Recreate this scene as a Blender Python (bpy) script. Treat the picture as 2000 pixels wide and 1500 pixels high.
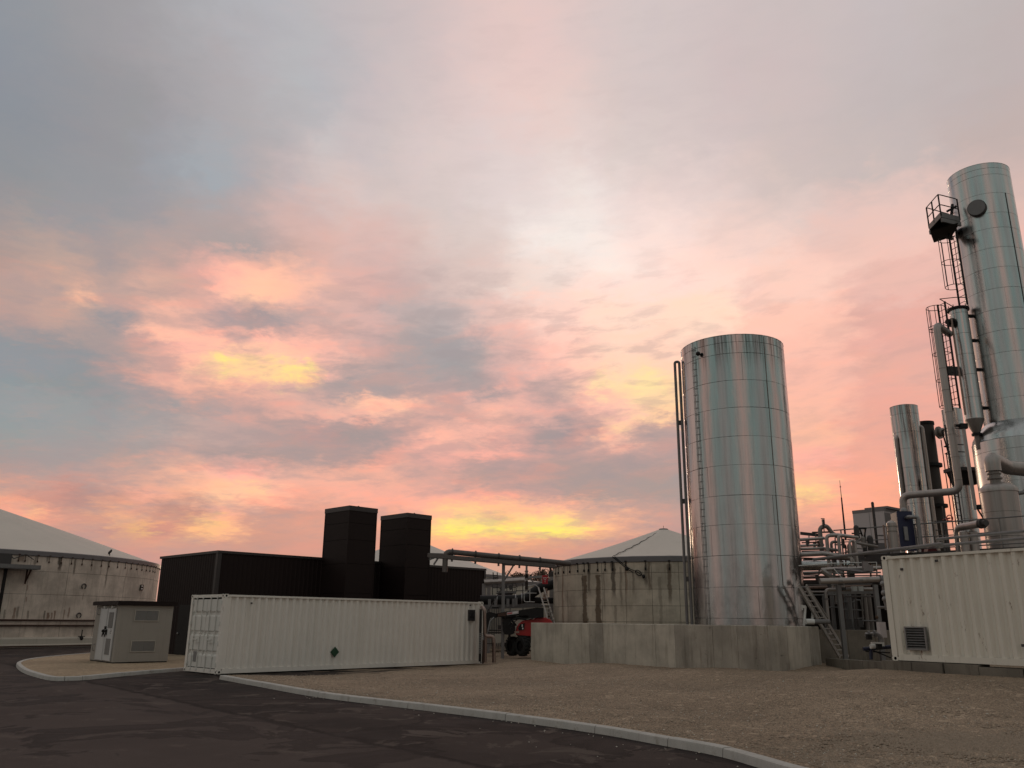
import bpy, bmesh, math, random
from mathutils import Vector, Matrix
random.seed(11)
SC = bpy.context.scene
for _o in list(bpy.data.objects):
    bpy.data.objects.remove(_o)
COL = SC.collection
PI = math.pi
R = math.radians

# ------------------------------------------------------------------ camera
cam_d = bpy.data.cameras.new('camera')
cam = bpy.data.objects.new('camera', cam_d)
COL.objects.link(cam)
cam_d.sensor_width = 36.0
cam_d.lens = 29.106
cam_d.clip_start = 0.1
cam_d.clip_end = 2000.0
cam.matrix_world = (Matrix.Translation((0, 0, 1.8)) @ Matrix.Rotation(R(90 + 16.0), 4, 'X') @ Matrix.Rotation(R(0.5), 4, 'Z'))
SC.camera = cam

# ------------------------------------------------------------------ view
SC.view_settings.view_transform = 'Standard'
SC.view_settings.look = 'None'
SC.view_settings.exposure = 0.12
SC.view_settings.gamma = 1.0
SC.view_settings.use_curve_mapping = False
SC.render.resolution_x, SC.render.resolution_y = 1024, 768
try:
    SC.cycles.max_bounces = 8
    SC.cycles.use_denoising = True
    SC.cycles.sample_clamp_indirect = 6
except Exception:
    pass


# ------------------------------------------------------------------ node helper
class NT:
    def __init__(self, tree):
        self.t = tree; self.n = tree.nodes; self.l = tree.links

    def node(self, kind, **kw):
        nd = self.n.new(kind)
        for k, v in kw.items():
            setattr(nd, k, v)
        return nd

    def put(self, sock, v):
        if hasattr(v, 'links'):
            self.l.new(v, sock)
        elif v is not None:
            sock.default_value = v

    def math(self, op, a, b=None, c=None, clamp=False):
        nd = self.node('ShaderNodeMath', operation=op, use_clamp=clamp)
        self.put(nd.inputs[0], a)
        if b is not None: self.put(nd.inputs[1], b)
        if c is not None: self.put(nd.inputs[2], c)
        return nd.outputs[0]

    def vmath(self, op, a, b=None):
        nd = self.node('ShaderNodeVectorMath', operation=op)
        self.put(nd.inputs[0], a)
        if b is not None:
            if op == 'SCALE': self.put(nd.inputs[3], b)
            else: self.put(nd.inputs[1], b)
        return nd.outputs[0]

    def sep(self, v):
        nd = self.node('ShaderNodeSeparateXYZ'); self.put(nd.inputs[0], v)
        return nd.outputs[0], nd.outputs[1], nd.outputs[2]

    def comb(self, x, y, z):
        nd = self.node('ShaderNodeCombineXYZ')
        for i, v in enumerate((x, y, z)): self.put(nd.inputs[i], v)
        return nd.outputs[0]

    def noise(self, vec, scale, detail=4, rough=0.55, dist=0.0):
        nd = self.node('ShaderNodeTexNoise')
        self.put(nd.inputs['Vector'], vec)
        nd.inputs['Scale'].default_value = scale; nd.inputs['Detail'].default_value = detail
        nd.inputs['Roughness'].default_value = rough; nd.inputs['Distortion'].default_value = dist
        return nd

    def ramp(self, fac, stops, interp='LINEAR'):
        nd = self.node('ShaderNodeValToRGB'); cr = nd.color_ramp; cr.interpolation = interp
        while len(cr.elements) < len(stops): cr.elements.new(0.5)
        for e, (p, c) in zip(cr.elements, stops):
            e.position = p; e.color = (c[0], c[1], c[2], 1) if hasattr(c, '__len__') else (c, c, c, 1)
        self.put(nd.inputs[0], fac)
        return nd.outputs[0]

    def mix(self, fac, a, b, mode='MIX'):
        nd = self.node('ShaderNodeMix', data_type='RGBA', blend_type=mode)
        self.put(nd.inputs[0], fac)
        for k, v in ((6, a), (7, b)):
            if isinstance(v, (tuple, list)): v = (v[0], v[1], v[2], 1)
            self.put(nd.inputs[k], v)
        return nd.outputs[2]

    def sstep(self, v, lo, hi, a=0.0, b=1.0):
        nd = self.node('ShaderNodeMapRange', interpolation_type='SMOOTHSTEP')
        self.put(nd.inputs[0], v); self.put(nd.inputs[1], lo); self.put(nd.inputs[2], hi)
        self.put(nd.inputs[3], a); self.put(nd.inputs[4], b)
        return nd.outputs[0]


def lin(v):
    return v / 12.92 if v <= .04045 else ((v + .055) / 1.055) ** 2.4


# ------------------------------------------------------------------ sky: lit evening cloud, a table of cloud colours over azimuth and elevation
SKY_EL = [1.5,3,3.8,4.55,5.3,6.05,6.8,7.55,8.3,9.05,9.8,10.55,11.3,12.05,12.8,13.55,14.3,15.05,15.8,16.55,17.3,18.05,18.8,19.55,20.3,21.05,21.8,22.55,24,26,28.5,31.5,35,39,44]
SKY_AZ = [-39,-38,-37,-36,-35,-34,-33,-32,-31,-30,-29,-28,-27,-26,-25,-24,-23,-22,-21,-20,-19,-18,-17,-16,-15,-14,-13,-12,-11,-10,-9,-8,-7,-6,-5,-4,-3,-2,-1,0,1,2,3,4,5,6,7,8,9,10,11,12,13,14,15,16,17,18,19,20,21,22,23,24,25,26,27,28,29,30,31,32,33,34,35,36,37,38,39]
SKY = [[(205, 157, 140), (204, 156, 139), (202, 155, 138), (200, 154, 137), (197, 152, 136), (185, 145, 132), (183, 143, 132), (183, 143, 132), (183, 143, 132), (183, 143, 132), (183, 143, 132), (183, 144, 132), (195, 149, 135), (198, 150, 137), (196, 148, 138), (197, 149, 138), (201, 152, 138), (206, 155, 138), (207, 156, 137), (207, 156, 137), (207, 156, 137), (205, 155, 136), (194, 147, 132), (189, 144, 130), (189, 144, 130), (189, 144, 130), (189, 144, 130), (189, 144, 130), (189, 144, 130), (190, 145, 130), (206, 156, 135), (210, 159, 136), (212, 161, 137), (213, 161, 137), (211, 161, 136), (205, 156, 135), (194, 148, 132), (193, 148, 132), (193, 148, 132), (193, 148, 132), (193, 148, 132), (193, 148, 132), (193, 148, 132), (199, 152, 133), (207, 158, 136), (208, 159, 136), (209, 160, 137), (209, 160, 137), (210, 160, 137), (210, 160, 137), (209, 159, 137), (209, 159, 137), (208, 158, 137), (206, 156, 136), (203, 153, 134), (191, 144, 129), (187, 141, 128), (187, 141, 128), (187, 141, 128), (187, 141, 128), (187, 141, 128), (187, 141, 128), (187, 142, 128), (194, 146, 131), (198, 149, 133), (197, 148, 133), (187, 141, 129), (181, 137, 127), (181, 137, 127), (181, 137, 127), (181, 137, 127), (181, 137, 127), (181, 137, 127), (181, 137, 127), (185, 140, 129), (195, 147, 133), (199, 150, 134), (202, 152, 136), (205, 154, 137)],
[(207, 158, 140), (207, 157, 140), (207, 157, 140), (207, 157, 139), (207, 156, 139), (206, 156, 138), (206, 155, 138), (206, 155, 138), (205, 154, 137), (197, 149, 137), (189, 144, 136), (190, 144, 137), (193, 146, 138), (193, 146, 138), (193, 146, 138), (193, 146, 138), (193, 146, 138), (193, 146, 138), (195, 147, 138), (202, 151, 136), (204, 152, 136), (205, 153, 136), (197, 147, 133), (195, 146, 133), (195, 146, 133), (195, 146, 133), (195, 146, 133), (195, 146, 133), (195, 146, 133), (197, 147, 133), (213, 159, 136), (218, 163, 137), (220, 165, 138), (219, 165, 137), (204, 157, 136), (202, 156, 136), (202, 156, 136), (202, 156, 136), (202, 156, 136), (201, 154, 135), (197, 150, 133), (197, 150, 133), (197, 150, 133), (197, 149, 133), (187, 144, 134), (187, 144, 134), (187, 144, 134), (187, 144, 134), (187, 144, 134), (187, 144, 134), (199, 152, 136), (207, 158, 137), (208, 158, 137), (208, 157, 137), (207, 156, 136), (200, 151, 134), (193, 146, 132), (193, 146, 132), (193, 146, 132), (193, 146, 132), (193, 146, 132), (193, 146, 132), (193, 146, 132), (198, 149, 133), (206, 153, 135), (207, 153, 135), (207, 154, 135), (207, 153, 135), (203, 151, 134), (195, 146, 132), (191, 143, 130), (194, 145, 131), (201, 150, 134), (205, 153, 135), (206, 154, 136), (208, 155, 137), (209, 156, 138), (211, 158, 139), (212, 159, 140)],
[(208, 158, 141), (208, 158, 140), (209, 158, 140), (209, 157, 139), (209, 157, 139), (208, 156, 138), (208, 156, 138), (205, 154, 137), (194, 147, 136), (189, 144, 136), (187, 143, 136), (187, 143, 136), (187, 143, 136), (191, 144, 136), (195, 146, 136), (195, 146, 136), (196, 146, 136), (197, 147, 136), (197, 148, 136), (197, 148, 136), (197, 148, 136), (196, 146, 135), (195, 146, 134), (195, 146, 134), (195, 146, 133), (195, 146, 133), (195, 146, 133), (195, 146, 133), (196, 146, 133), (208, 150, 134), (209, 150, 134), (210, 150, 134), (222, 157, 134), (241, 166, 133), (234, 164, 134), (206, 157, 136), (203, 156, 136), (203, 156, 136), (203, 156, 136), (201, 154, 135), (197, 150, 133), (197, 150, 133), (197, 150, 133), (197, 149, 133), (188, 144, 134), (187, 144, 134), (187, 144, 134), (187, 144, 134), (187, 144, 134), (187, 144, 134), (190, 146, 135), (204, 155, 137), (208, 158, 137), (208, 158, 137), (208, 156, 137), (198, 149, 134), (193, 146, 132), (193, 146, 132), (193, 146, 132), (193, 146, 132), (193, 146, 132), (194, 146, 132), (199, 147, 132), (203, 148, 132), (205, 150, 133), (211, 154, 135), (213, 156, 136), (214, 156, 136), (214, 157, 136), (214, 157, 137), (214, 157, 137), (214, 158, 137), (214, 158, 138), (214, 158, 138), (214, 159, 139), (215, 160, 139), (216, 160, 140), (216, 161, 141), (217, 162, 141)],
[(208, 158, 141), (209, 158, 141), (210, 158, 140), (210, 158, 140), (211, 157, 139), (211, 157, 139), (217, 157, 139), (209, 153, 138), (201, 151, 137), (197, 149, 136), (194, 147, 136), (190, 145, 136), (191, 145, 135), (199, 149, 134), (204, 151, 134), (206, 152, 134), (210, 154, 134), (208, 153, 135), (200, 150, 136), (200, 150, 136), (201, 150, 136), (198, 148, 134), (195, 146, 134), (196, 146, 134), (200, 147, 135), (202, 148, 136), (202, 148, 136), (202, 148, 136), (207, 150, 135), (209, 150, 134), (209, 150, 134), (210, 150, 134), (225, 158, 134), (242, 166, 133), (240, 165, 133), (235, 162, 134), (225, 156, 136), (214, 152, 133), (208, 151, 130), (211, 153, 129), (213, 154, 130), (208, 152, 132), (210, 152, 133), (209, 152, 134), (203, 148, 134), (200, 147, 134), (194, 146, 134), (188, 144, 135), (187, 144, 136), (187, 144, 136), (187, 144, 136), (188, 145, 137), (198, 153, 139), (208, 158, 138), (209, 157, 137), (199, 150, 136), (195, 148, 136), (195, 148, 136), (195, 148, 136), (196, 148, 135), (199, 148, 134), (203, 148, 132), (203, 148, 132), (205, 149, 132), (212, 151, 131), (220, 156, 131), (221, 157, 133), (219, 158, 136), (220, 159, 137), (220, 160, 138), (220, 160, 138), (220, 161, 139), (220, 161, 139), (220, 162, 140), (220, 162, 140), (220, 162, 141), (220, 163, 142), (220, 163, 142), (220, 164, 143)],
[(208, 158, 141), (209, 158, 141), (210, 158, 140), (212, 158, 140), (217, 160, 140), (234, 166, 141), (240, 166, 143), (238, 164, 144), (230, 161, 142), (217, 155, 139), (205, 152, 137), (201, 150, 135), (206, 152, 134), (194, 143, 133), (215, 160, 130), (225, 172, 124), (194, 141, 130), (202, 148, 131), (222, 167, 133), (243, 185, 136), (246, 183, 138), (227, 167, 137), (205, 151, 134), (200, 148, 134), (203, 149, 135), (205, 150, 136), (205, 150, 136), (205, 150, 136), (211, 152, 135), (212, 152, 135), (212, 152, 135), (212, 152, 135), (230, 163, 135), (245, 173, 134), (247, 176, 134), (250, 184, 135), (251, 181, 138), (250, 178, 139), (246, 180, 135), (241, 176, 133), (238, 174, 133), (225, 167, 133), (219, 164, 133), (217, 163, 133), (210, 156, 134), (208, 153, 134), (204, 151, 135), (194, 147, 136), (189, 145, 136), (188, 145, 137), (189, 148, 140), (189, 149, 141), (189, 150, 142), (191, 151, 142), (206, 156, 139), (198, 150, 136), (196, 148, 136), (196, 148, 136), (196, 148, 136), (197, 149, 136), (202, 149, 134), (206, 150, 133), (211, 152, 132), (220, 155, 131), (223, 157, 131), (224, 157, 131), (224, 157, 131), (224, 158, 133), (224, 161, 137), (225, 162, 138), (225, 162, 139), (224, 163, 140), (224, 163, 140), (224, 164, 141), (224, 164, 142), (223, 164, 142), (223, 165, 143), (223, 165, 143), (223, 165, 144)],
[(207, 158, 142), (208, 158, 141), (210, 158, 141), (221, 162, 140), (237, 169, 139), (238, 169, 139), (238, 169, 140), (237, 167, 141), (237, 165, 142), (243, 177, 139), (222, 159, 137), (203, 149, 134), (208, 152, 132), (230, 166, 133), (239, 172, 134), (229, 166, 133), (207, 152, 132), (195, 146, 131), (209, 159, 130), (246, 190, 131), (251, 185, 139), (232, 168, 139), (211, 154, 135), (206, 151, 136), (206, 152, 137), (209, 153, 137), (211, 153, 137), (212, 154, 138), (220, 159, 140), (222, 160, 140), (222, 160, 140), (223, 161, 140), (244, 180, 140), (255, 198, 140), (255, 215, 131), (255, 233, 115), (255, 234, 113), (255, 228, 121), (255, 232, 111), (255, 226, 123), (255, 216, 132), (255, 227, 121), (255, 234, 113), (255, 230, 117), (255, 209, 134), (251, 192, 140), (236, 176, 141), (227, 167, 140), (213, 160, 140), (194, 151, 141), (190, 150, 142), (189, 150, 142), (189, 150, 142), (190, 150, 142), (198, 153, 141), (220, 160, 138), (215, 157, 137), (211, 155, 137), (208, 154, 137), (208, 153, 136), (214, 155, 135), (220, 156, 135), (224, 158, 133), (228, 159, 132), (229, 160, 132), (230, 160, 132), (230, 160, 132), (230, 161, 133), (230, 163, 137), (229, 164, 139), (229, 164, 140), (228, 164, 140), (228, 165, 141), (227, 165, 142), (227, 165, 142), (226, 166, 143), (226, 166, 144), (225, 166, 144), (225, 167, 145)],
[(204, 158, 142), (205, 158, 142), (207, 158, 141), (227, 165, 140), (234, 168, 139), (235, 168, 139), (235, 168, 139), (231, 166, 139), (212, 155, 136), (189, 145, 134), (189, 144, 134), (180, 139, 132), (186, 142, 133), (207, 153, 134), (218, 159, 136), (217, 157, 137), (198, 147, 133), (185, 140, 130), (190, 143, 131), (220, 159, 139), (242, 172, 147), (229, 165, 143), (211, 155, 139), (202, 151, 137), (199, 149, 137), (200, 149, 137), (204, 151, 137), (210, 154, 139), (222, 160, 142), (229, 164, 144), (230, 164, 144), (230, 165, 144), (246, 175, 147), (255, 183, 148), (255, 191, 146), (255, 205, 141), (255, 212, 137), (255, 212, 136), (247, 195, 137), (240, 188, 137), (255, 203, 143), (255, 201, 145), (255, 206, 142), (255, 202, 142), (250, 188, 145), (247, 184, 146), (239, 177, 144), (223, 166, 142), (204, 158, 143), (197, 155, 143), (194, 153, 143), (192, 152, 143), (190, 151, 142), (190, 150, 142), (213, 160, 141), (249, 174, 143), (249, 174, 142), (248, 173, 142), (246, 172, 142), (246, 171, 142), (249, 170, 142), (250, 170, 141), (245, 167, 137), (242, 166, 134), (241, 166, 134), (242, 166, 134), (242, 166, 134), (241, 166, 134), (236, 166, 138), (233, 166, 140), (232, 166, 141), (231, 166, 142), (230, 166, 142), (230, 167, 143), (229, 167, 144), (228, 167, 144), (228, 167, 145), (227, 167, 145), (226, 168, 146)],
[(200, 157, 144), (199, 157, 143), (198, 156, 143), (189, 151, 142), (188, 151, 142), (190, 152, 142), (192, 152, 141), (194, 153, 141), (197, 153, 141), (199, 154, 141), (192, 149, 139), (180, 141, 134), (184, 143, 135), (195, 149, 137), (211, 156, 140), (237, 169, 147), (241, 172, 147), (230, 167, 141), (226, 166, 140), (244, 183, 148), (255, 195, 155), (255, 190, 156), (252, 182, 154), (240, 173, 151), (226, 164, 146), (227, 164, 146), (228, 165, 146), (229, 165, 146), (238, 169, 150), (238, 169, 150), (237, 168, 149), (236, 167, 148), (246, 172, 150), (250, 174, 152), (252, 177, 151), (255, 188, 147), (255, 195, 144), (254, 189, 145), (255, 189, 146), (255, 189, 146), (245, 180, 149), (243, 177, 150), (244, 178, 150), (230, 172, 148), (221, 167, 146), (220, 167, 146), (219, 166, 146), (199, 157, 144), (190, 154, 144), (188, 154, 144), (185, 153, 144), (183, 152, 144), (181, 152, 144), (182, 152, 143), (230, 173, 144), (255, 190, 144), (255, 191, 144), (255, 191, 144), (255, 191, 144), (226, 171, 140), (240, 171, 142), (255, 172, 144), (251, 169, 141), (248, 168, 138), (248, 167, 137), (248, 167, 136), (248, 167, 137), (247, 167, 137), (241, 167, 140), (236, 168, 142), (235, 168, 142), (233, 168, 143), (232, 168, 144), (231, 168, 144), (230, 168, 145), (230, 168, 145), (229, 168, 146), (228, 168, 146), (228, 169, 147)],
[(194, 157, 145), (193, 156, 145), (187, 154, 145), (172, 149, 145), (171, 148, 144), (171, 148, 144), (172, 148, 144), (172, 149, 144), (175, 150, 145), (178, 152, 146), (178, 152, 146), (179, 151, 146), (183, 152, 145), (192, 154, 145), (208, 161, 146), (216, 165, 147), (224, 168, 148), (234, 174, 149), (240, 179, 151), (250, 187, 155), (255, 192, 158), (255, 196, 156), (255, 197, 154), (251, 183, 156), (239, 173, 152), (237, 171, 151), (238, 171, 151), (239, 171, 152), (240, 171, 152), (239, 170, 152), (238, 170, 152), (238, 170, 152), (238, 170, 152), (239, 170, 152), (240, 170, 152), (241, 171, 151), (236, 169, 149), (234, 167, 149), (234, 167, 149), (223, 164, 148), (206, 158, 146), (204, 157, 146), (200, 156, 146), (180, 152, 145), (172, 150, 144), (172, 150, 144), (172, 150, 144), (171, 150, 144), (170, 149, 144), (170, 149, 143), (169, 149, 143), (169, 149, 143), (169, 149, 143), (170, 150, 144), (220, 171, 144), (255, 198, 145), (255, 198, 146), (255, 198, 146), (255, 204, 144), (255, 210, 141), (255, 189, 145), (255, 173, 145), (251, 169, 142), (248, 168, 140), (248, 168, 138), (248, 168, 138), (248, 167, 138), (248, 168, 138), (241, 169, 142), (237, 169, 143), (236, 169, 144), (235, 169, 145), (233, 169, 145), (232, 169, 146), (231, 169, 146), (231, 169, 147), (230, 169, 147), (229, 169, 147), (228, 170, 148)],
[(189, 156, 146), (187, 156, 146), (176, 153, 147), (162, 149, 147), (161, 149, 147), (161, 149, 147), (161, 149, 147), (161, 149, 147), (163, 149, 147), (164, 150, 148), (164, 150, 148), (167, 150, 148), (175, 152, 148), (182, 155, 148), (191, 158, 148), (200, 160, 148), (212, 166, 150), (230, 175, 153), (239, 179, 155), (243, 180, 158), (249, 179, 162), (251, 179, 163), (247, 178, 161), (235, 175, 157), (232, 174, 156), (234, 174, 155), (238, 174, 154), (238, 174, 154), (236, 173, 153), (235, 172, 153), (234, 171, 152), (233, 171, 152), (223, 166, 151), (217, 164, 151), (215, 163, 151), (211, 162, 150), (199, 156, 147), (196, 155, 146), (195, 155, 146), (195, 154, 146), (192, 153, 145), (189, 153, 145), (184, 152, 145), (174, 150, 145), (169, 149, 145), (169, 149, 145), (169, 149, 145), (168, 149, 145), (166, 149, 144), (166, 149, 144), (165, 149, 145), (165, 149, 145), (164, 149, 145), (164, 149, 145), (190, 158, 145), (255, 188, 150), (255, 188, 150), (255, 188, 150), (255, 188, 150), (255, 190, 150), (255, 185, 150), (251, 174, 145), (246, 169, 143), (245, 168, 142), (245, 168, 142), (245, 168, 142), (245, 168, 142), (244, 168, 142), (240, 170, 145), (237, 170, 146), (236, 170, 146), (235, 170, 146), (234, 170, 147), (233, 170, 147), (232, 170, 148), (231, 170, 148), (230, 170, 148), (230, 170, 149), (229, 170, 149)],
[(185, 156, 148), (182, 155, 148), (163, 153, 150), (150, 151, 151), (150, 151, 151), (151, 151, 151), (151, 151, 151), (152, 151, 150), (154, 151, 150), (159, 151, 150), (160, 151, 150), (161, 151, 150), (164, 152, 150), (168, 153, 149), (171, 154, 149), (180, 156, 150), (194, 159, 150), (201, 162, 150), (206, 164, 151), (202, 161, 151), (203, 161, 152), (210, 163, 154), (210, 163, 153), (202, 160, 150), (202, 160, 150), (212, 164, 151), (226, 169, 152), (222, 167, 151), (217, 165, 150), (227, 169, 152), (233, 172, 154), (229, 170, 153), (214, 164, 152), (207, 161, 151), (206, 161, 151), (200, 158, 149), (184, 152, 146), (180, 151, 145), (180, 150, 145), (181, 150, 145), (182, 150, 145), (182, 150, 145), (179, 150, 145), (173, 149, 145), (169, 149, 145), (168, 149, 145), (169, 149, 145), (170, 149, 145), (169, 149, 145), (168, 149, 145), (167, 149, 145), (166, 149, 145), (167, 150, 146), (168, 150, 146), (177, 153, 146), (255, 185, 151), (255, 186, 152), (255, 185, 153), (255, 183, 153), (248, 177, 152), (235, 169, 150), (230, 166, 148), (231, 165, 146), (236, 166, 146), (238, 167, 145), (239, 167, 145), (238, 167, 145), (238, 167, 146), (237, 170, 147), (236, 171, 148), (235, 171, 148), (234, 171, 148), (233, 171, 148), (233, 171, 149), (232, 171, 149), (231, 171, 149), (230, 171, 150), (230, 171, 150), (229, 171, 150)],
[(181, 156, 149), (176, 155, 149), (154, 152, 151), (147, 152, 152), (146, 152, 152), (147, 152, 152), (147, 152, 152), (147, 152, 152), (148, 152, 152), (154, 152, 152), (156, 152, 151), (158, 151, 151), (159, 151, 150), (161, 151, 150), (162, 151, 150), (166, 153, 150), (177, 155, 151), (186, 157, 151), (184, 156, 150), (177, 152, 147), (173, 150, 146), (171, 149, 145), (169, 148, 145), (169, 148, 145), (170, 148, 145), (172, 149, 146), (178, 150, 145), (178, 149, 145), (179, 149, 145), (189, 153, 146), (207, 160, 150), (210, 162, 151), (212, 162, 152), (219, 165, 154), (223, 166, 154), (220, 165, 154), (205, 159, 150), (198, 157, 149), (196, 156, 149), (197, 156, 149), (196, 156, 149), (192, 155, 148), (184, 153, 147), (177, 151, 146), (176, 151, 146), (177, 151, 146), (179, 152, 146), (181, 152, 147), (181, 152, 147), (179, 152, 147), (177, 152, 147), (176, 151, 147), (176, 151, 147), (176, 151, 147), (178, 152, 148), (237, 174, 154), (252, 179, 158), (251, 179, 159), (251, 178, 159), (249, 177, 159), (247, 176, 158), (242, 172, 154), (237, 168, 148), (235, 167, 147), (235, 167, 147), (234, 166, 147), (233, 166, 148), (232, 166, 148), (233, 168, 149), (235, 171, 149), (234, 171, 150), (233, 171, 150), (233, 171, 150), (232, 171, 150), (231, 172, 151), (231, 172, 151), (230, 172, 151), (230, 172, 151), (229, 172, 152)],
[(177, 156, 150), (170, 154, 150), (145, 151, 153), (141, 150, 153), (141, 150, 153), (142, 150, 153), (143, 151, 153), (144, 151, 153), (145, 151, 153), (150, 152, 153), (152, 152, 152), (153, 152, 152), (154, 152, 152), (162, 154, 153), (165, 155, 153), (167, 156, 154), (178, 159, 155), (190, 163, 155), (190, 162, 155), (187, 159, 153), (184, 157, 152), (181, 155, 151), (175, 151, 148), (172, 150, 148), (172, 150, 147), (173, 149, 147), (173, 148, 146), (170, 147, 146), (167, 147, 145), (170, 148, 146), (185, 153, 148), (203, 159, 150), (218, 164, 153), (231, 169, 156), (235, 171, 157), (236, 171, 157), (241, 173, 157), (245, 174, 158), (242, 173, 157), (228, 168, 155), (210, 161, 152), (198, 157, 150), (188, 154, 148), (182, 152, 148), (185, 153, 148), (193, 156, 149), (201, 159, 150), (201, 160, 151), (195, 158, 150), (188, 155, 149), (182, 153, 148), (179, 152, 148), (178, 152, 148), (178, 152, 148), (179, 152, 148), (227, 172, 153), (247, 182, 157), (247, 182, 157), (247, 182, 157), (247, 182, 157), (246, 182, 157), (244, 180, 155), (234, 170, 150), (230, 166, 149), (230, 166, 149), (230, 166, 149), (230, 166, 149), (230, 166, 149), (230, 167, 149), (232, 170, 151), (233, 172, 151), (232, 172, 151), (232, 172, 152), (231, 172, 152), (231, 172, 152), (230, 172, 152), (230, 172, 152), (229, 172, 153), (229, 172, 153)],
[(174, 155, 150), (161, 153, 151), (141, 149, 153), (140, 150, 153), (142, 150, 153), (145, 151, 153), (147, 152, 154), (148, 152, 154), (149, 152, 154), (150, 152, 154), (149, 152, 153), (149, 152, 153), (148, 151, 153), (154, 152, 153), (159, 153, 153), (162, 154, 153), (171, 157, 154), (184, 161, 155), (187, 161, 155), (186, 159, 154), (186, 158, 153), (183, 156, 151), (177, 152, 149), (174, 151, 148), (173, 150, 148), (172, 148, 147), (168, 147, 146), (164, 146, 145), (161, 146, 145), (161, 146, 145), (168, 148, 146), (194, 156, 150), (235, 174, 158), (253, 183, 162), (251, 183, 162), (238, 177, 160), (220, 168, 155), (208, 162, 152), (202, 158, 151), (199, 158, 151), (185, 153, 149), (168, 148, 146), (165, 148, 147), (166, 147, 147), (179, 151, 148), (204, 163, 153), (235, 181, 161), (235, 182, 161), (195, 160, 151), (178, 153, 148), (180, 154, 149), (182, 155, 150), (183, 155, 150), (182, 155, 149), (186, 156, 149), (237, 180, 155), (245, 184, 156), (246, 184, 156), (246, 184, 156), (246, 184, 156), (246, 184, 156), (244, 182, 155), (235, 172, 151), (230, 167, 149), (230, 166, 149), (230, 166, 149), (230, 166, 149), (230, 166, 149), (230, 167, 150), (231, 170, 152), (232, 172, 153), (231, 172, 153), (231, 172, 153), (231, 173, 153), (230, 173, 153), (230, 173, 153), (229, 173, 154), (229, 173, 154), (228, 173, 154)],
[(172, 155, 150), (153, 150, 151), (137, 147, 151), (137, 147, 151), (139, 148, 151), (141, 149, 152), (143, 150, 152), (145, 151, 153), (146, 151, 153), (148, 151, 152), (147, 151, 152), (147, 150, 152), (147, 150, 151), (152, 150, 151), (156, 151, 151), (158, 151, 151), (161, 152, 152), (165, 153, 152), (168, 154, 153), (178, 156, 153), (195, 159, 152), (198, 159, 151), (191, 156, 149), (187, 155, 149), (189, 155, 149), (187, 154, 149), (183, 153, 149), (180, 152, 148), (176, 151, 148), (176, 151, 148), (184, 154, 149), (195, 156, 149), (203, 159, 150), (222, 169, 156), (238, 178, 160), (241, 179, 161), (242, 179, 162), (241, 179, 162), (227, 172, 158), (209, 163, 154), (192, 156, 151), (172, 150, 148), (163, 147, 147), (163, 146, 147), (178, 151, 148), (195, 159, 151), (239, 188, 160), (255, 205, 161), (227, 179, 159), (196, 162, 151), (190, 159, 150), (188, 159, 150), (187, 158, 150), (187, 158, 150), (192, 160, 151), (237, 181, 158), (246, 184, 159), (246, 184, 160), (246, 185, 160), (246, 185, 160), (246, 184, 160), (244, 182, 159), (235, 173, 154), (230, 168, 151), (230, 167, 151), (230, 167, 151), (230, 167, 151), (230, 167, 151), (230, 167, 151), (231, 170, 152), (231, 172, 154), (231, 173, 154), (230, 173, 154), (230, 173, 154), (229, 173, 154), (229, 173, 155), (228, 173, 155), (228, 173, 155), (228, 173, 155)],
[(170, 154, 151), (148, 149, 151), (135, 146, 151), (135, 146, 151), (136, 146, 151), (137, 146, 151), (138, 147, 151), (138, 147, 151), (139, 147, 150), (140, 146, 148), (140, 146, 148), (141, 145, 147), (145, 146, 148), (153, 148, 149), (162, 150, 150), (178, 155, 151), (193, 159, 151), (189, 158, 151), (181, 155, 150), (187, 157, 151), (200, 160, 151), (205, 162, 152), (210, 164, 153), (215, 166, 154), (218, 168, 155), (222, 171, 157), (226, 173, 159), (229, 175, 160), (235, 178, 161), (238, 180, 161), (234, 178, 160), (222, 170, 156), (214, 166, 154), (214, 166, 155), (206, 163, 154), (203, 162, 153), (208, 164, 154), (210, 165, 154), (212, 166, 154), (216, 168, 156), (217, 169, 158), (214, 168, 158), (205, 164, 156), (198, 161, 154), (197, 160, 153), (207, 165, 155), (241, 184, 167), (255, 196, 171), (255, 203, 166), (255, 205, 162), (255, 204, 161), (253, 203, 161), (251, 201, 161), (248, 199, 160), (244, 195, 160), (244, 184, 161), (246, 185, 162), (246, 185, 162), (246, 185, 162), (246, 185, 162), (246, 185, 162), (245, 183, 161), (237, 175, 156), (231, 169, 152), (230, 168, 152), (230, 168, 152), (230, 168, 152), (230, 168, 152), (230, 168, 152), (230, 170, 153), (229, 172, 155), (228, 171, 155), (227, 172, 155), (228, 172, 155), (228, 173, 155), (227, 173, 155), (227, 173, 156), (227, 173, 156), (227, 173, 156)],
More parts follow.
